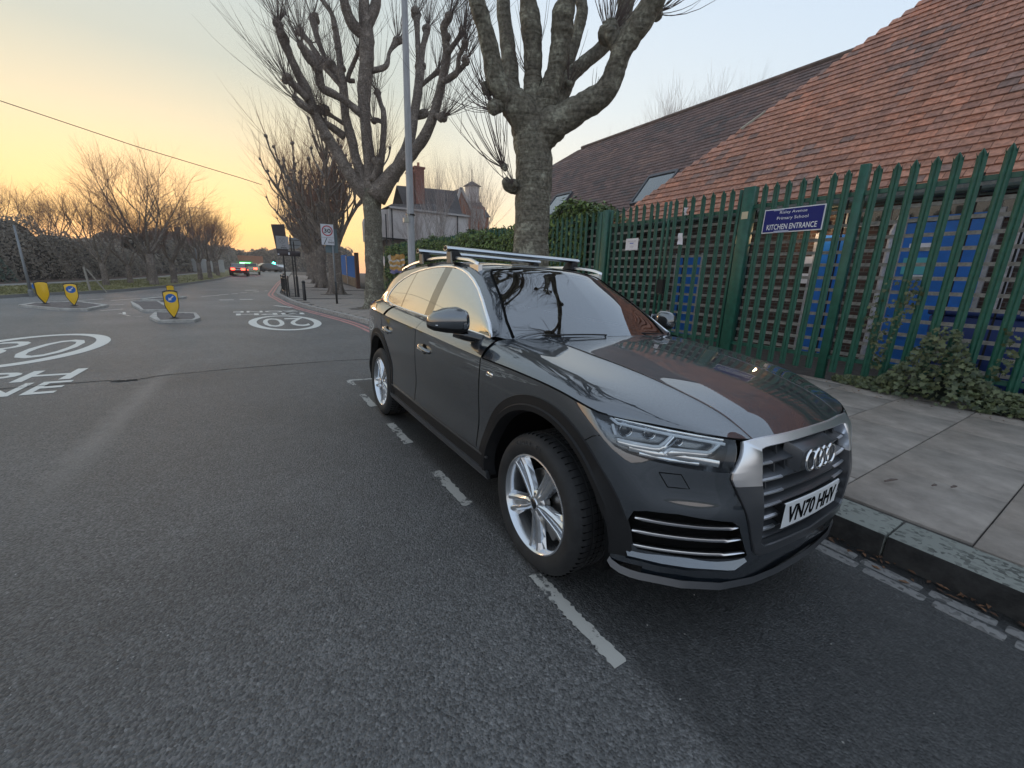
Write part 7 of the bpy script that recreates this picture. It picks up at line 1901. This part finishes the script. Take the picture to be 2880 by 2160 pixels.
# ---------------------------------------------------------------- leaves
def leaf_mat(name, c1, c2, rough=.45):
    m = bpy.data.materials.new(name); m.use_nodes = True; nt = m.node_tree; b = nt.nodes['Principled BSDF']; N = nt.nodes.new; L = nt.links.new
    a = N('ShaderNodeAttribute'); a.attribute_name = 'tone'; r = N('ShaderNodeValToRGB'); r.color_ramp.elements[0].color = (*c1, 1); r.color_ramp.elements[1].color = (*c2, 1)
    s = N('ShaderNodeSeparateColor'); L(a.outputs['Color'], s.inputs[0]); L(s.outputs[0], r.inputs[0]); L(r.outputs[0], b.inputs['Base Color']); b.inputs['Roughness'].default_value = rough
    MATS[name] = m; return m
def leaves(name, n, place, size, m, rn, parent=None, shape='oval', **k):
    mb = MB(); cols = []
    for i in range(n):
        p, nn = place(rn); nn = (nn+Vector((rn.gauss(0, .5), rn.gauss(0, .5), rn.gauss(0, .5)))).normalized(); a = nn.orthogonal().normalized(); a = Matrix.Rotation(rn.uniform(0, 6.28), 3, nn) @ a; b = nn.cross(a); s = size*rn.uniform(.6, 1.25)
        if shape == 'oval': vs = [p-a*s, p+b*s*.42-a*s*.1+nn*s*.08, p+a*s+nn*s*-.15, p-b*s*.42-a*s*.1+nn*s*.08]; f = [(0, 1, 2, 3)]
        else: vs = [p, p+a*s*1.1, p+a*s*.25+b*s*.42, p+a*s*.3+b*s*.95, p-a*s*.25+b*s*.5, p-a*s*.7+b*s*.55, p-a*s*.45, p-a*s*.7-b*s*.55, p-a*s*.25-b*s*.5, p+a*s*.3-b*s*.95, p+a*s*.25-b*s*.42]; f = [(0, 1, 2, 3), (0, 3, 4, 5), (0, 5, 6, 7), (0, 7, 8, 9), (0, 9, 10, 1)]
        mb.add(vs, f); t = rn.random(); cols += [(t, t, t, 1)]*len(vs)
    o = mb.build(name, m, parent); at = o.data.color_attributes.new('tone', 'FLOAT_COLOR', 'POINT'); at.data.foreach_set('color', [c for q in cols for c in q]); tag(o, kind='stuff', **k); return o
M_hl = leaf_mat('hedge leaves', (.022, .050, .012), (.19, .27, .055), .5)
M_hd = mat('hedge core', (.008, .014, .006), .95)
hd = empty('hedge', (-15, 6.3, 0), label='clipped evergreen hedge filling the green fence between the gate and the second tree', cat='hedge')
mb = MB(); mb.box(-10, -.50, 0, 8.1, .9, 2.95); mb.build('hedge_core', M_hd, hd)
def top_h(x): return 3.03+.10*math.sin(x*1.3)+.08*math.sin(x*3.1+1)+(.34*math.exp(-((x+7.8)/.8)**2))+(.12*math.exp(-((x+9.4)/.7)**2))
def pl_h(rn):
    x = -25+18*rn.random()**.75; t = rn.random()
    if t < .62: z = .15+(top_h(x)-.2)*rn.random()**.8; return Vector((x+15, -.70+rn.uniform(-.30, .10)*min(1, max(.3, (-x-7)/3))-(.12 if x < -9.5 else 0), z)), Vector((0, -1, .5))
    y = rn.uniform(-.7, .9); return Vector((x+15, y, top_h(x)+rn.uniform(-.15, .08)+(.12 if rn.random() < .05 else 0))), Vector((0, -.2, 1))
leaves('hedge_leaves', 42000, pl_h, .080, M_hl, random.Random(6), hd)
M_ivy = leaf_mat('ivy leaves', (.028, .045, .018), (.13, .15, .065), .5)
iv = empty('ivy_clump', (0, 5.5, .1), label='sprawling ivy clump climbing the foot of the green palings at the right', cat='ivy')
def ivh(x): return max(.06, .80*math.exp(-((x-.08)/.34)**2)+.10*math.exp(-((x-.9)/.8)**2)+.10*(x > -.85)+.08*math.exp(-((x-2.4)/1.2)**2))
def pl_i(rn):
    x = rn.uniform(-1.0, 4.2); h = ivh(x); z = h*rn.random()**.9; w = (.16+.30*min(1, h/.5))*(1-.55*z/h)*min(1, (x+1.05)*2.2)
    return Vector((x, rn.uniform(-1, .25)*w-.02, z+.02)), Vector((0, -.8, .7))
leaves('ivy_leaves', 6500, pl_i, .040, M_ivy, random.Random(16), iv, shape='ivy')
def pl_v(rn):
    k = rn.choice((-.62, -.5, -.42, .55)); z = rn.uniform(.3, 1.55 if k < 0 else 1.0); return Vector((k+.10*math.sin(z*4+k*9)+rn.uniform(-.07, .07), -.05+rn.uniform(-.05, .05), z)), Vector((0, -1, .2))
leaves('climbing_ivy', 260, pl_v, .032, M_ivy, random.Random(18), iv, shape='ivy')
mb = MB(); 
for i in range(40):
    x = rn.uniform(-.9, 4); mb.v += [(x, -.3*min(1, (x+1)*2), .03), (x+.3, .1, .05), (x+.1, .15, ivh(x)*.6)]; mb.f.append((3*i, 3*i+1, 3*i+2)); mb.mi.append(0)
mb.build('ivy_core', M_hd, iv)['kind'] = 'stuff'
# leaf litter at the fence foot and in the gutter
M_dead = leaf_mat('dead leaves', (.05, .025, .015), (.20, .10, .05), .8)
def pl_d(rn):
    if rn.random() < .55: x = rn.uniform(-6, 4); return Vector((x, 5.28-abs(rn.gauss(0, .12))-(.35 if x > -.9 else 0), .135)), Vector((0, 0, 3))
    x = rn.uniform(.2, 3.5); return Vector((x, kerb_y(x)-abs(rn.gauss(.05, .05)), road_z(x, .9)+.012)), Vector((0, 0, 3))
leaves('fallen_leaves', 420, pl_d, .022, M_dead, random.Random(19))
for x, y, s, lb in ((.73, 1.83, .06, 'longest dark scrap of twig on the paving by the grille of the car'), (.92, 2.02, .022, 'tiny dark fleck on the paving, middle one of the three by the car nose'), (1.0, 2.12, .028, 'short dark scrap on the paving, right one of the three by the car nose'), (1.55, 2.30, .03, 'lone dark speck on the paving near the right edge')):
    mb = MB(); mb.tube([(x-s*.3, y-s, .128), (x, y, .132), (x+s*.3, y+s, .128)], [.006, .010, .005], 5); tag(mb.build('fallen_twig', M_twig), lb, 'twig', 'dark twigs on the paving')
# ================================================================ FAR SIDE: VERGE, PATH, HEDGES, HOUSES, CARS
M_grass = mat('worn winter grass', (.19, .17, .075), .95, var=.3, vscale=1.1, bump=.4, bscale=12)
M_path = mat('pale tarmac path', (.24, .23, .21), .85, var=.12, vscale=2)
fk = [(-14, -15.5), (-20, -12.2), (-23.5, -10.4), (-25.45, -9.5), (-26.25, -8.64), (-28.56, -7.38), (-33.4, -5.93), (-45.43, -3.88), (-60, -2.6), (-85, -.8), (-120, 2.0)]
pf = [(-14, -24), (-20, -21), (-25, -15.5), (-28, -13.6), (-31.2, -11.6), (-33.5, -10.9), (-37.15, -9.98), (-43, -8.3), (-60, -5.9), (-85, -3.6), (-120, .2)]   # front of the path
pb = [(-14, -27), (-20, -23), (-25, -17.3), (-28, -15.4), (-31.2, -12.9), (-33.9, -11.9), (-38.3, -10.3), (-44.3, -8.7), (-62, -6.4), (-85, -4.4), (-120, -.4)]
def band(A, B, z0, z1, m, name, kind='structure', sub=6):
    mb = MB()
    for (a, b) in zip(A, B):
        for k in range(sub+1): t = k/sub; x, y = a[0]+(b[0]-a[0])*t, a[1]+(b[1]-a[1])*t; mb.v.append((x, y, gz(x)+z0+(z1-z0)*t))
    n = sub+1
    for i in range(len(A)-1):
        for k in range(sub): mb.f.append((i*n+k, (i+1)*n+k, (i+1)*n+k+1, i*n+k+1)); mb.mi.append(0)
    return tag(mb.build(name, m, smooth=True), kind=kind)
fk2 = [(x-.1, y-.13) for x, y in fk]
band([(x, y) for x, y in fk], fk2, .0, .12, mat('dark verge kerb', (.10, .095, .09), .85), 'verge_kerb', sub=1)
verge = band(fk2, pf, .12, .14, M_grass, 'grass_verge')
band(pf, pb, .145, .145, M_path, 'footpath', sub=2)
far = [(a[0]-10, a[1]-60) for a in pb]
band(pb, far, .14, .3, mat('leaf strewn bank', (.09, .055, .04), .95, var=.4, vscale=2), 'bank', sub=4)
M_gl = leaf_mat('grass blades', (.09, .095, .03), (.26, .24, .10), .9)
def lerp_line(L, t):
    k = min(len(L)-2, int(t*(len(L)-1))); f = t*(len(L)-1)-k; return (L[k][0]+(L[k+1][0]-L[k][0])*f, L[k][1]+(L[k+1][1]-L[k][1])*f)
def pl_g(rn):
    t = .2+.55*rn.random(); a = lerp_line(fk2, t); b = lerp_line(pf, t); f = rn.uniform(.02, .98); x = a[0]+(b[0]-a[0])*f; return Vector((x, a[1]+(b[1]-a[1])*f, gz(x)+.15)), Vector((rn.uniform(-.4, 1), rn.uniform(-1, 1), .6))
leaves('grass', 9000, pl_g, .05, M_gl, random.Random(41))
# opposite footway on the near left of the junction
# dark shrub mass along the back of the path
M_sh = leaf_mat('shrub mass leaves', (.15, .128, .105), (.29, .25, .20), .8)
M_sh2 = leaf_mat('dark evergreen leaves', (.045, .075, .058), (.11, .145, .11), .7)
def shrub(name, P, hfun, n, size, m, seed, label, depth=2.6, core=True, cat='shrubbery'):
    rnn = random.Random(seed)
    x0 = P[0][0]; t = empty(name, (P[len(P)//2][0], P[len(P)//2][1], 0), label=label, cat=cat); ox, oy = P[len(P)//2]
    def pl(rn):
        u = rn.random(); x, y = lerp_line(P, u); h = hfun(u)*(1+.10*math.sin(u*57+seed)+.07*math.sin(u*131)); z = h*rn.random()**.75; d = rn.random()*depth*.5*(1 if rn.random() < .7 else 0)
        bulge = .6*math.sin(u*90+z)*.5; return Vector((x-ox, y-oy-d+bulge*.5+(z/h)**2*-.5, gz(x)+z)), Vector((.8, .6, .5))
    leaves('foliage', n, pl, size, m, rnn, t)
    mb = MB(); k = 40
    for i in range(k+1):
        u = i/k; x, y = lerp_line(P, u); h = hfun(u)*.93*(1+.10*math.sin(u*57+seed)+.07*math.sin(u*131)); mb.v += [(x-ox, y-oy-.35, gz(x)-.1), (x-ox, y-oy-.9, gz(x)+h), (x-ox-1.0, y-oy-2.4, gz(x)+h*.97), (x-ox-1, y-oy-3, gz(x)-.1)]
    for i in range(k):
        for j in range(3): mb.f.append((4*i+j, 4*i+j+1, 4*i+5+j, 4*i+4+j)); mb.mi.append(0)
    mb.build('core', mat('shrub core', (.05, .046, .042), .95, var=.3, vscale=1.5), t, smooth=True)
    return t
HB = [(-25, -21), (-30, -17.2), (-34, -13.8), (-38.5, -11.6), (-44.5, -10.0), (-53, -8.9)]
def hA(u): return 2.75+.8*math.exp(-((u-.50)/.09)**2)-.9*max(0, u-.62)/.38+.25*math.sin(u*40)*.4
shrub('shrub_belt', HB, hA, 26000, .10, M_sh, 3, 'dark brown-green belt of shrubs and bare bushes behind the left footpath')
shrub('evergreen_bush', [(-27.5, -17.6), (-30.5, -14.9), (-33.5, -12.9)], lambda u: 1.7+.5*math.sin(u*3.14), 6000, .09, M_sh2, 5, 'darker evergreen bushes at the foot of the left shrub belt beyond the lamp post')
shrub('shrub_belt', [(-52, -9.0), (-66, -7.2), (-85, -5.4), (-110, -2.4)], lambda u: 3.6+.8*math.sin(u*9), 9000, .22, M_sh, 7, 'far shrub belt with brownish bare tops leading to the distant junction')
# white screen wall far off and houses at the end of the road
def house(name, x, y, w, d, h, rh, label, wall, roofm, axis='x', chim=True):
    t = empty(name, (x, y, gz(x)), label=label, cat='house')
    mb = MB(); mb.box(-w/2, -d/2, 0, w/2, d/2, h); mb.build('wall', wall, t)
    mb = MB()
    if axis == 'x': mb.add([(-w/2-.3, -d/2-.3, h-.1), (w/2+.3, -d/2-.3, h-.1), (w/2+.3, d/2+.3, h-.1), (-w/2-.3, d/2+.3, h-.1), (-w/2+.0, 0, h+rh), (w/2, 0, h+rh)], [(0, 1, 5, 4), (2, 3, 4, 5), (1, 2, 5), (3, 0, 4), (0, 3, 2, 1)])
    else: mb.add([(-w/2-.3, -d/2-.3, h-.1), (w/2+.3, -d/2-.3, h-.1), (w/2+.3, d/2+.3, h-.1), (-w/2-.3, d/2+.3, h-.1), (0, -d/2, h+rh), (0, d/2, h+rh)], [(1, 2, 5, 4), (3, 0, 4, 5), (0, 1, 4), (2, 3, 5), (0, 3, 2, 1)])
    r = mb.build('roof', roofm, t)
    if chim: mb = MB(); mb.box(-.4, -.3, h+rh*.6, .4, .5, h+rh+1.2); mb.build('chimney', M_brick, r)
    for k in range(3):
        for zz in (.9, h-1.5):
            yy = -d/2+d*(k+.5)/3; mb = MB(); mb.box(w/2, yy-.5, zz, w/2+.04, yy+.5, zz+1.1); f = mb.build('window', M_wht, t); mb = MB(); mb.box(w/2+.03, yy-.42, zz+.08, w/2+.06, yy+.42, zz+1.02); mb.build('pane', MATS['dark window'], f)
    return t
M_rend = mat('pale grey render', (.68, .62, .59), .9, var=.08, vscale=1.5)
M_droof = mat('dark slate roof', (.060, .052, .052), .85, var=.25, vscale=2, bump=.3, bscale=9)
M_rbr = mat('orange red brick', (.36, .15, .09), .9, var=.2, vscale=5)
M_bw = mat('white bargeboard', (.50, .46, .44), .6)
house('distant_house', -125, -14, 8, 14, 5, 3, 'distant pale house half hidden at the end of the left shrub belt', M_rend, M_droof)
shrub('far_woodland', [(-128, 26), (-132, 10), (-134, -4), (-130, -20), (-126, -40)], lambda u: 6.5+1.5*math.sin(u*11), 9000, .35, M_sh, 12, 'distant brown belt of trees closing the far end of the road', cat='woodland')
mb = MB(); mb.box(-66, -7.6, gz(-66)+.1, -65.8, -1.0-3.0, gz(-66)+1.7); tag(mb.build('white_wall', mat('white screen wall', (.50, .49, .47), .8, var=.08, vscale=1)), 'low white wall behind the far verge trees beside the red car', 'wall')
# rendered house beyond the hedge
rh_ = empty('rendered_house', (-30, 10, gz(-30)), label='grey rendered house with dark roofs and tall brick chimneys behind the hedge', cat='house')
Z0 = gz(-30)
def RB(name, m, x0, y0, z0, x1, y1, z1, par=None): mb = MB(); mb.box(x0+30, y0-10, z0-Z0, x1+30, y1-10, z1-Z0); return mb.build(name, m, par or rh_)
RB('wall', M_rend, -36, 7.3, 4.0, -30, 13.6, 6.02); RB('wall', mat('brown brick base', (.16, .125, .11), .9, var=.15, vscale=4), -36, 7.3, 0, -30.05, 13.6, 3.98)
RB('wall', M_rend, -35, 6.55, 3.95, -30.4, 7.28, 5.45)
mb = MB(); mb.prism([(6.55-10, 5.45-Z0), (7.28-10, 5.45-Z0), (7.28-10, 6.0-Z0), (6.95-10, 5.95-Z0), (6.65-10, 5.7-Z0)], 0, -5, -.42); mb.build('curved_gable', M_rend, rh_)
RB('gutter', M_bw, -30.0, 7.3, 6.03, -29.8, 13.7, 6.16); RB('gutter', M_black, -30.03, 6.5, 3.93, -29.9, 13.6, 4.02)
for y, z1 in ((7.0, 5.6), (7.45, 6.0), (12.6, 6.0)): mb = MB(); mb.tube([(.12, y-10, 0), (.12, y-10, z1-Z0)], .05, 6); mb.build('downpipe', M_black, rh_)
mb = MB(); mb.add([(.2, -2.8, 6.1-Z0), (.2, 3.8, 6.1-Z0), (-6.5, 3.8, 6.1-Z0), (-6.5, -2.8, 6.1-Z0), (-1.2, 1.2, 6.9-Z0), (-5, -1, 7.1-Z0)], [(0, 1, 4), (1, 2, 5, 4), (2, 3, 5), (3, 0, 4, 5)]); r1_ = mb.build('roof', M_droof, rh_)
mb = MB(); mb.add([(-8, 1.2, 7.1-Z0), (-8, 7.0, 7.1-Z0), (-10.5, 7.4, 9.95-Z0), (-10.5, 1.2, 9.65-Z0), (-14, 1.2, 6), (-14, 7.2, 6)], [(0, 1, 2, 3), (3, 2, 5, 4)]); r2_ = mb.build('roof', M_droof, rh_)
mb = MB(); mb.box(-9, 1.4, 4, -8.2, 6.8, 7.05-Z0); mb.build('wall', M_rend, rh_)
for (y0, y1, z1) in ((11.55, 12.0, 10.35), (12.15, 13.0, 10.85)):
    mb = MB(); mb.box(-8.6, y0-10, 7.0-Z0, -7.9, y1-10, z1-Z0); mb.box(-8.68, y0-10.08, z1-Z0, -7.82, y1-9.92, z1+.16-Z0); c = mb.build('chimney', mat('chimney red brick', (.20, .075, .055), .9, var=.25, vscale=6), r2_); mb = MB(); mb.lathe([(.13, 0), (.11, .35), (.14, .38)], n=10, M=Matrix.Translation((-8.25, (y0+y1)/2-10, z1+.16-Z0))); mb.build('chimney_pot', M_rbr, c)
# brick house with a bargeboarded gable and a roof turret
bh = empty('brick_gable_house', (-45, 21, gz(-45)), label='orange brick house with white bargeboarded gable and a louvred roof turret', cat='house')
Z1 = gz(-45)
def BP(mb, name, m, par=None): mb.v = [(x+45, y-21, z-Z1) for x, y, z in mb.v]; o = mb.build(name, m, par or bh); fixn(o.data); return o
mb = MB(); mb.add([(-45, 19.3, 5), (-45, 21.4, 5), (-45, 21.4, 9.0), (-45, 20.0, 11.1), (-45, 19.3, 9.1)], [(0, 1, 2, 3, 4)]); BP(mb, 'gable_wall', M_rbr)
for a, b in (((19.25, 9.05), (20.0, 11.25)), ((20.0, 11.25), (21.45, 8.95))):
    n = Vector((b[0]-a[0], b[1]-a[1])).normalized(); q = Vector((-n.y, n.x))*.14; mb = MB(); mb.prism([(a[0]-q.x, a[1]-q.y), (b[0]-q.x, b[1]-q.y), (b[0]+q.x, b[1]+q.y), (a[0]+q.x, a[1]+q.y)], 0, -44.98, -44.80); BP(mb, 'bargeboard', M_bw)
mb = MB(); mb.add([(-44.9, 20.0, 11.22), (-44.9, 21.5, 8.95), (-52, 21.5, 8.95), (-52, 20.0, 11.22), (-44.9, 19.2, 9.0), (-52, 19.2, 9)], [(0, 1, 2, 3), (0, 3, 5, 4)]); BP(mb, 'roof', M_droof)
mb = MB(); mb.add([(-46, 16.2, 8.6), (-46, 24.6, 8.6), (-49.5, 24.6, 11.3), (-49.5, 16.2, 10.95), (-54, 16.2, 7), (-54, 24.6, 7)], [(0, 1, 2, 3), (3, 2, 5, 4)]); r3_ = BP(mb, 'roof', M_droof)
mb = MB(); mb.box(-54, 16.5, 3, -46.3, 24.5, 8.7); BP(mb, 'wall', M_rbr)
mb = MB(); mb.box(-45.6, 21.6, 7.2, -45.3, 23.4, 9.6); BP(mb, 'bay_wall', M_rbr)
for k in range(3): mb = MB(); mb.box(-45.3, 21.75+k*.52, 8.3, -45.24, 22.12+k*.52, 9.3); BP(mb, 'window', M_bw)
mb = MB(); mb.box(-48.4, 22.25, 10.4, -47.3, 23.6, 12.2); tu = BP(mb, 'turret', M_rend)
mb = MB(); mb.add([(-48.6, 22.0, 12.2), (-47.1, 22.0, 12.2), (-47.1, 23.85, 12.2), (-48.6, 23.85, 12.2), (-47.85, 22.9, 12.85)], [(0, 1, 4), (1, 2, 4), (2, 3, 4), (3, 0, 4), (0, 3, 2, 1)]); mb.v = [(x, y, z) for x, y, z in mb.v]; BP(mb, 'turret_roof', M_droof, bh)
mb = MB(); mb.tube([(-47.85, 22.9, 12.8), (-47.85, 22.9, 14.1)], .04, 5); BP(mb, 'finial', M_black)
# scrub of bare stems between hedge and houses
mb = MB(); r5 = random.Random(77)
for i in range(260):
    x = r5.uniform(-30, -20); y = r5.uniform(7.6, 13); p = Vector((x, y, 1.0)); v = Vector((r5.uniform(-.3, .3), r5.uniform(-.3, .3), 1)).normalized(); L = r5.uniform(1.5, 3.6); pts = [p]
    for k in range(4): v = (v+Vector((r5.uniform(-.2, .2), r5.uniform(-.2, .2), .05))).normalized(); p = p+v*L/4; pts.append(p)
    mb.tube(pts, [.022, .018, .013, .008, .004], 3, caps=False)
    for q in range(3): w = (v+Vector((r5.uniform(-1, 1), r5.uniform(-1, 1), .3))).normalized(); s_ = pts[r5.randint(1, 4)]; mb.tube([s_, s_+w*.35, s_+w*.7+Vector((0, 0, .15))], [.009, .006, .003], 3, caps=False)
tag(mb.build('bare_scrub', M_btw), kind='stuff')
# ---------------------------------------------------------------- distant cars
def small_car(name, x, y, rz, paintm, label, lit=True, wagon=False, back_glass=None):
    t = empty(name, (x, y, gz(x)), rz, label=label, cat='car')
    L_, W_, = 4.3, 1.76
    prof = [(-2.15, .35), (-2.15, .82), (-2.05, .95), (-1.55 if not wagon else -2.0, 1.02), (-.95 if not wagon else -1.75, 1.40), (.35, 1.42), (1.0, .98), (1.95, .80), (2.12, .62), (2.12, .32)]
    mb = MB(); n = len(prof)
    for w in (-1, -.86, .86, 1):
        for px_, pz_ in prof: mb.v.append((px_*(1 if abs(w) < 1 else .99), W_/2*w*(1 if pz_ < 1.0 else .78), pz_))
    for j in range(3):
        for i in range(n): mb.f.append((j*n+i, j*n+(i+1) % n, (j+1)*n+(i+1) % n, (j+1)*n+i)); mb.mi.append(0)
    mb.f += [tuple(range(n))[::-1], tuple(3*n+i for i in range(n))]; mb.mi += [0, 0]
    o = mb.build('body', paintm, t); fixn(o.data); bevel(o, .05, 2, 25)
    gm = back_glass or MATS['dark window']
    x_ = -1.55 if not wagon else -2.0; x2 = -.95 if not wagon else -1.75
    mb = MB(); mb.add([(x_-.03, -.66, 1.04), (x_-.03, .66, 1.04), (x2-.06, .58, 1.37), (x2-.06, -.58, 1.37)], [(0, 3, 2, 1)]); mb.v = [(a-.02, b, c+.02) for a, b, c in mb.v]; mb.build('rear_window', gm, t)
    for s in (1, -1):
        mb = MB(); mb.add([(x2-.3, .77*s, 1.04), (.80, .77*s, 1.02), (.32, .705*s, 1.36), (x2+.05, .705*s, 1.36)], [(0, 1, 2, 3)]); mb.build('side_window', MATS['dark window'], t)
        mb = MB(); mb.box(-2.17, .48*s-.19, .66, -2.10, .48*s+.34*s if False else .48*s+.19, .86); mb.build('tail_lamp', mat('lit tail lamp', (.6, .02, .01), .3, emit=(1, .06, .03), estr=6) if lit else M_red, t)
        mb = MB(); mb.box(2.02, .55*s-.2, .60, 2.13, .55*s+.2, .74); mb.build('head_lamp', mat('lit head lamp', (1, 1, .9), .3, emit=(1, .93, .8), estr=3), t)
        for xx in (-1.35, 1.32): mb = MB(); mb.lathe([(.0002, -.1), (.2, -.1), (.31, -.09), (.32, .09), (.2, .1)], axis=1, n=16, M=Matrix.Translation((xx, .80*s, .32))); mb.build('wheel', M_tyre, t, smooth=True)
    mb = MB(); mb.box(-2.18, -.26, .66, -2.14, .26, .76); mb.build('number_plate', M_plate, t)
    return t
M_rcar = mat('dark red car paint', (.14, .010, .012), .25, coat=1)
small_car('car', -57.5, -2.35, math.pi-.06+math.pi, M_rcar, 'dark red saloon driving away with both tail lamps lit').rotation_euler = (0, 0, math.pi-.05)
small_car('car', -64, -1.0, 0, mat('white yellow car', (.45, .46, .28), .3, coat=1), 'pale hatchback with a yellow band just right of the red saloon', wagon=True).rotation_euler = (0, 0, math.pi-.05)
small_car('car', -80, 1.8, 0, mat('black car paint', (.012, .012, .014), .2, coat=1), 'dark car seen side-on at the far junction', lit=False).rotation_euler = (0, 0, math.pi*.62)
for i, (x, y, c, lb) in enumerate([(-90, 3.0, (.35, .36, .38), 'silver car queuing beyond the dark side-on car'), (-98, 4.6, (.5, .5, .5), 'white car further back in the oncoming queue'), (-106, 3.8, (.05, .06, .09), 'dark blue car at the end of the oncoming queue')]):
    c_ = small_car('car', x, y, 0, mat('far car paint %d' % i, c, .3, coat=1), lb, lit=False); c_.rotation_euler = (0, 0, -.12)
# van by the guard rail
vn = empty('van', (-36.5, -1.0, gz(-36.5)), math.pi-.05, label='dark vehicle with a white upper body waiting behind the guard rail', cat='van')
# traffic light and lit shop fascia
tl = empty('traffic_light', (-95, 3.3, gz(-95)), label='distant traffic light glowing green over the far junction', cat='traffic light')
mb = MB(); mb.tube([(0, 0, 0), (0, 0, 2.6)], .08, 6); mb.build('post', M_black, tl)
mb = MB(); mb.box(-.2, -.25, 1.0, .1, .25, 2.4); mb.build('head', M_black, tl)
M_gg = mat('lit green lamp', (.1, 1, .6), .3, emit=(.05, 1.0, .55), estr=14)
mb = MB(); mb.lathe([(.0002, .14), (.22, .12), (.28, 0)], axis=0, n=16, M=Matrix.Translation((.12, 0, 1.55))); mb.build('green_lamp', M_gg, tl)
gs_ = empty('shop_fascia', (-110, -1.9, gz(-110)), label='distant lit green shop fascia above the red car', cat='shop sign')
mb = MB(); mb.box(-.2, -2.2, .9, .1, 1.9, 2.0); mb.build('fascia', mat('dark green sign', (.01, .12, .03), .5, emit=(.0, .25, .05), estr=.6), gs_)
mb = MB(); mb.box(.1, -.5, 1.25, .14, 1.5, 1.75); mb.box(.1, -1.8, 1.2, .14, -1.4, 1.8); mb.build('lit_lettering', mat('lit green letters', (.2, 1, .3), .4, emit=(.25, 1, .35), estr=3), gs_)
mb = MB(); mb.box(-6, -4.5, 0, -.2, 4, 3.2); mb.build('shop_wall', M_rbr, gs_)
bpy.data.objects.remove(vn)
# tree guard stakes on the verge
sk_ = empty('sapling_stakes', (-27.2, -8.5, gz(-27.2)), label='pair of pale timber stakes holding a sapling on the verge behind the yellow bollards', cat='tree stake')
mb = MB(); mb.tube([(0, 0, 0), (0, -.05, 1.25)], .045, 6); mb.build('stake', mat('pale timber', (.32, .29, .25), .9), sk_); mb = MB(); mb.tube([(-.2, .55, 0), (0, .02, 1.15)], .03, 6); mb.build('stake', MATS['pale timber'], sk_)
# ================================================================ AIR
hz = bpy.data.meshes.new('haze'); mbz = MB(); mbz.box(-240, -130, -1.3, 60, 60, 26); hz = mbz.mesh('haze')
hm = bpy.data.materials.new('evening haze'); hm.use_nodes = True; hn = hm.node_tree; hn.nodes.clear()
ho = hn.nodes.new('ShaderNodeOutputMaterial'); hv = hn.nodes.new('ShaderNodeVolumePrincipled'); hv.inputs['Color'].default_value = (.92, .92, .94, 1); hv.inputs['Density'].default_value = .0013; hv.inputs['Anisotropy'].default_value = .45
hn.links.new(hv.outputs[0], ho.inputs['Volume'])
tag(link('haze', hz, hm), kind='stuff')
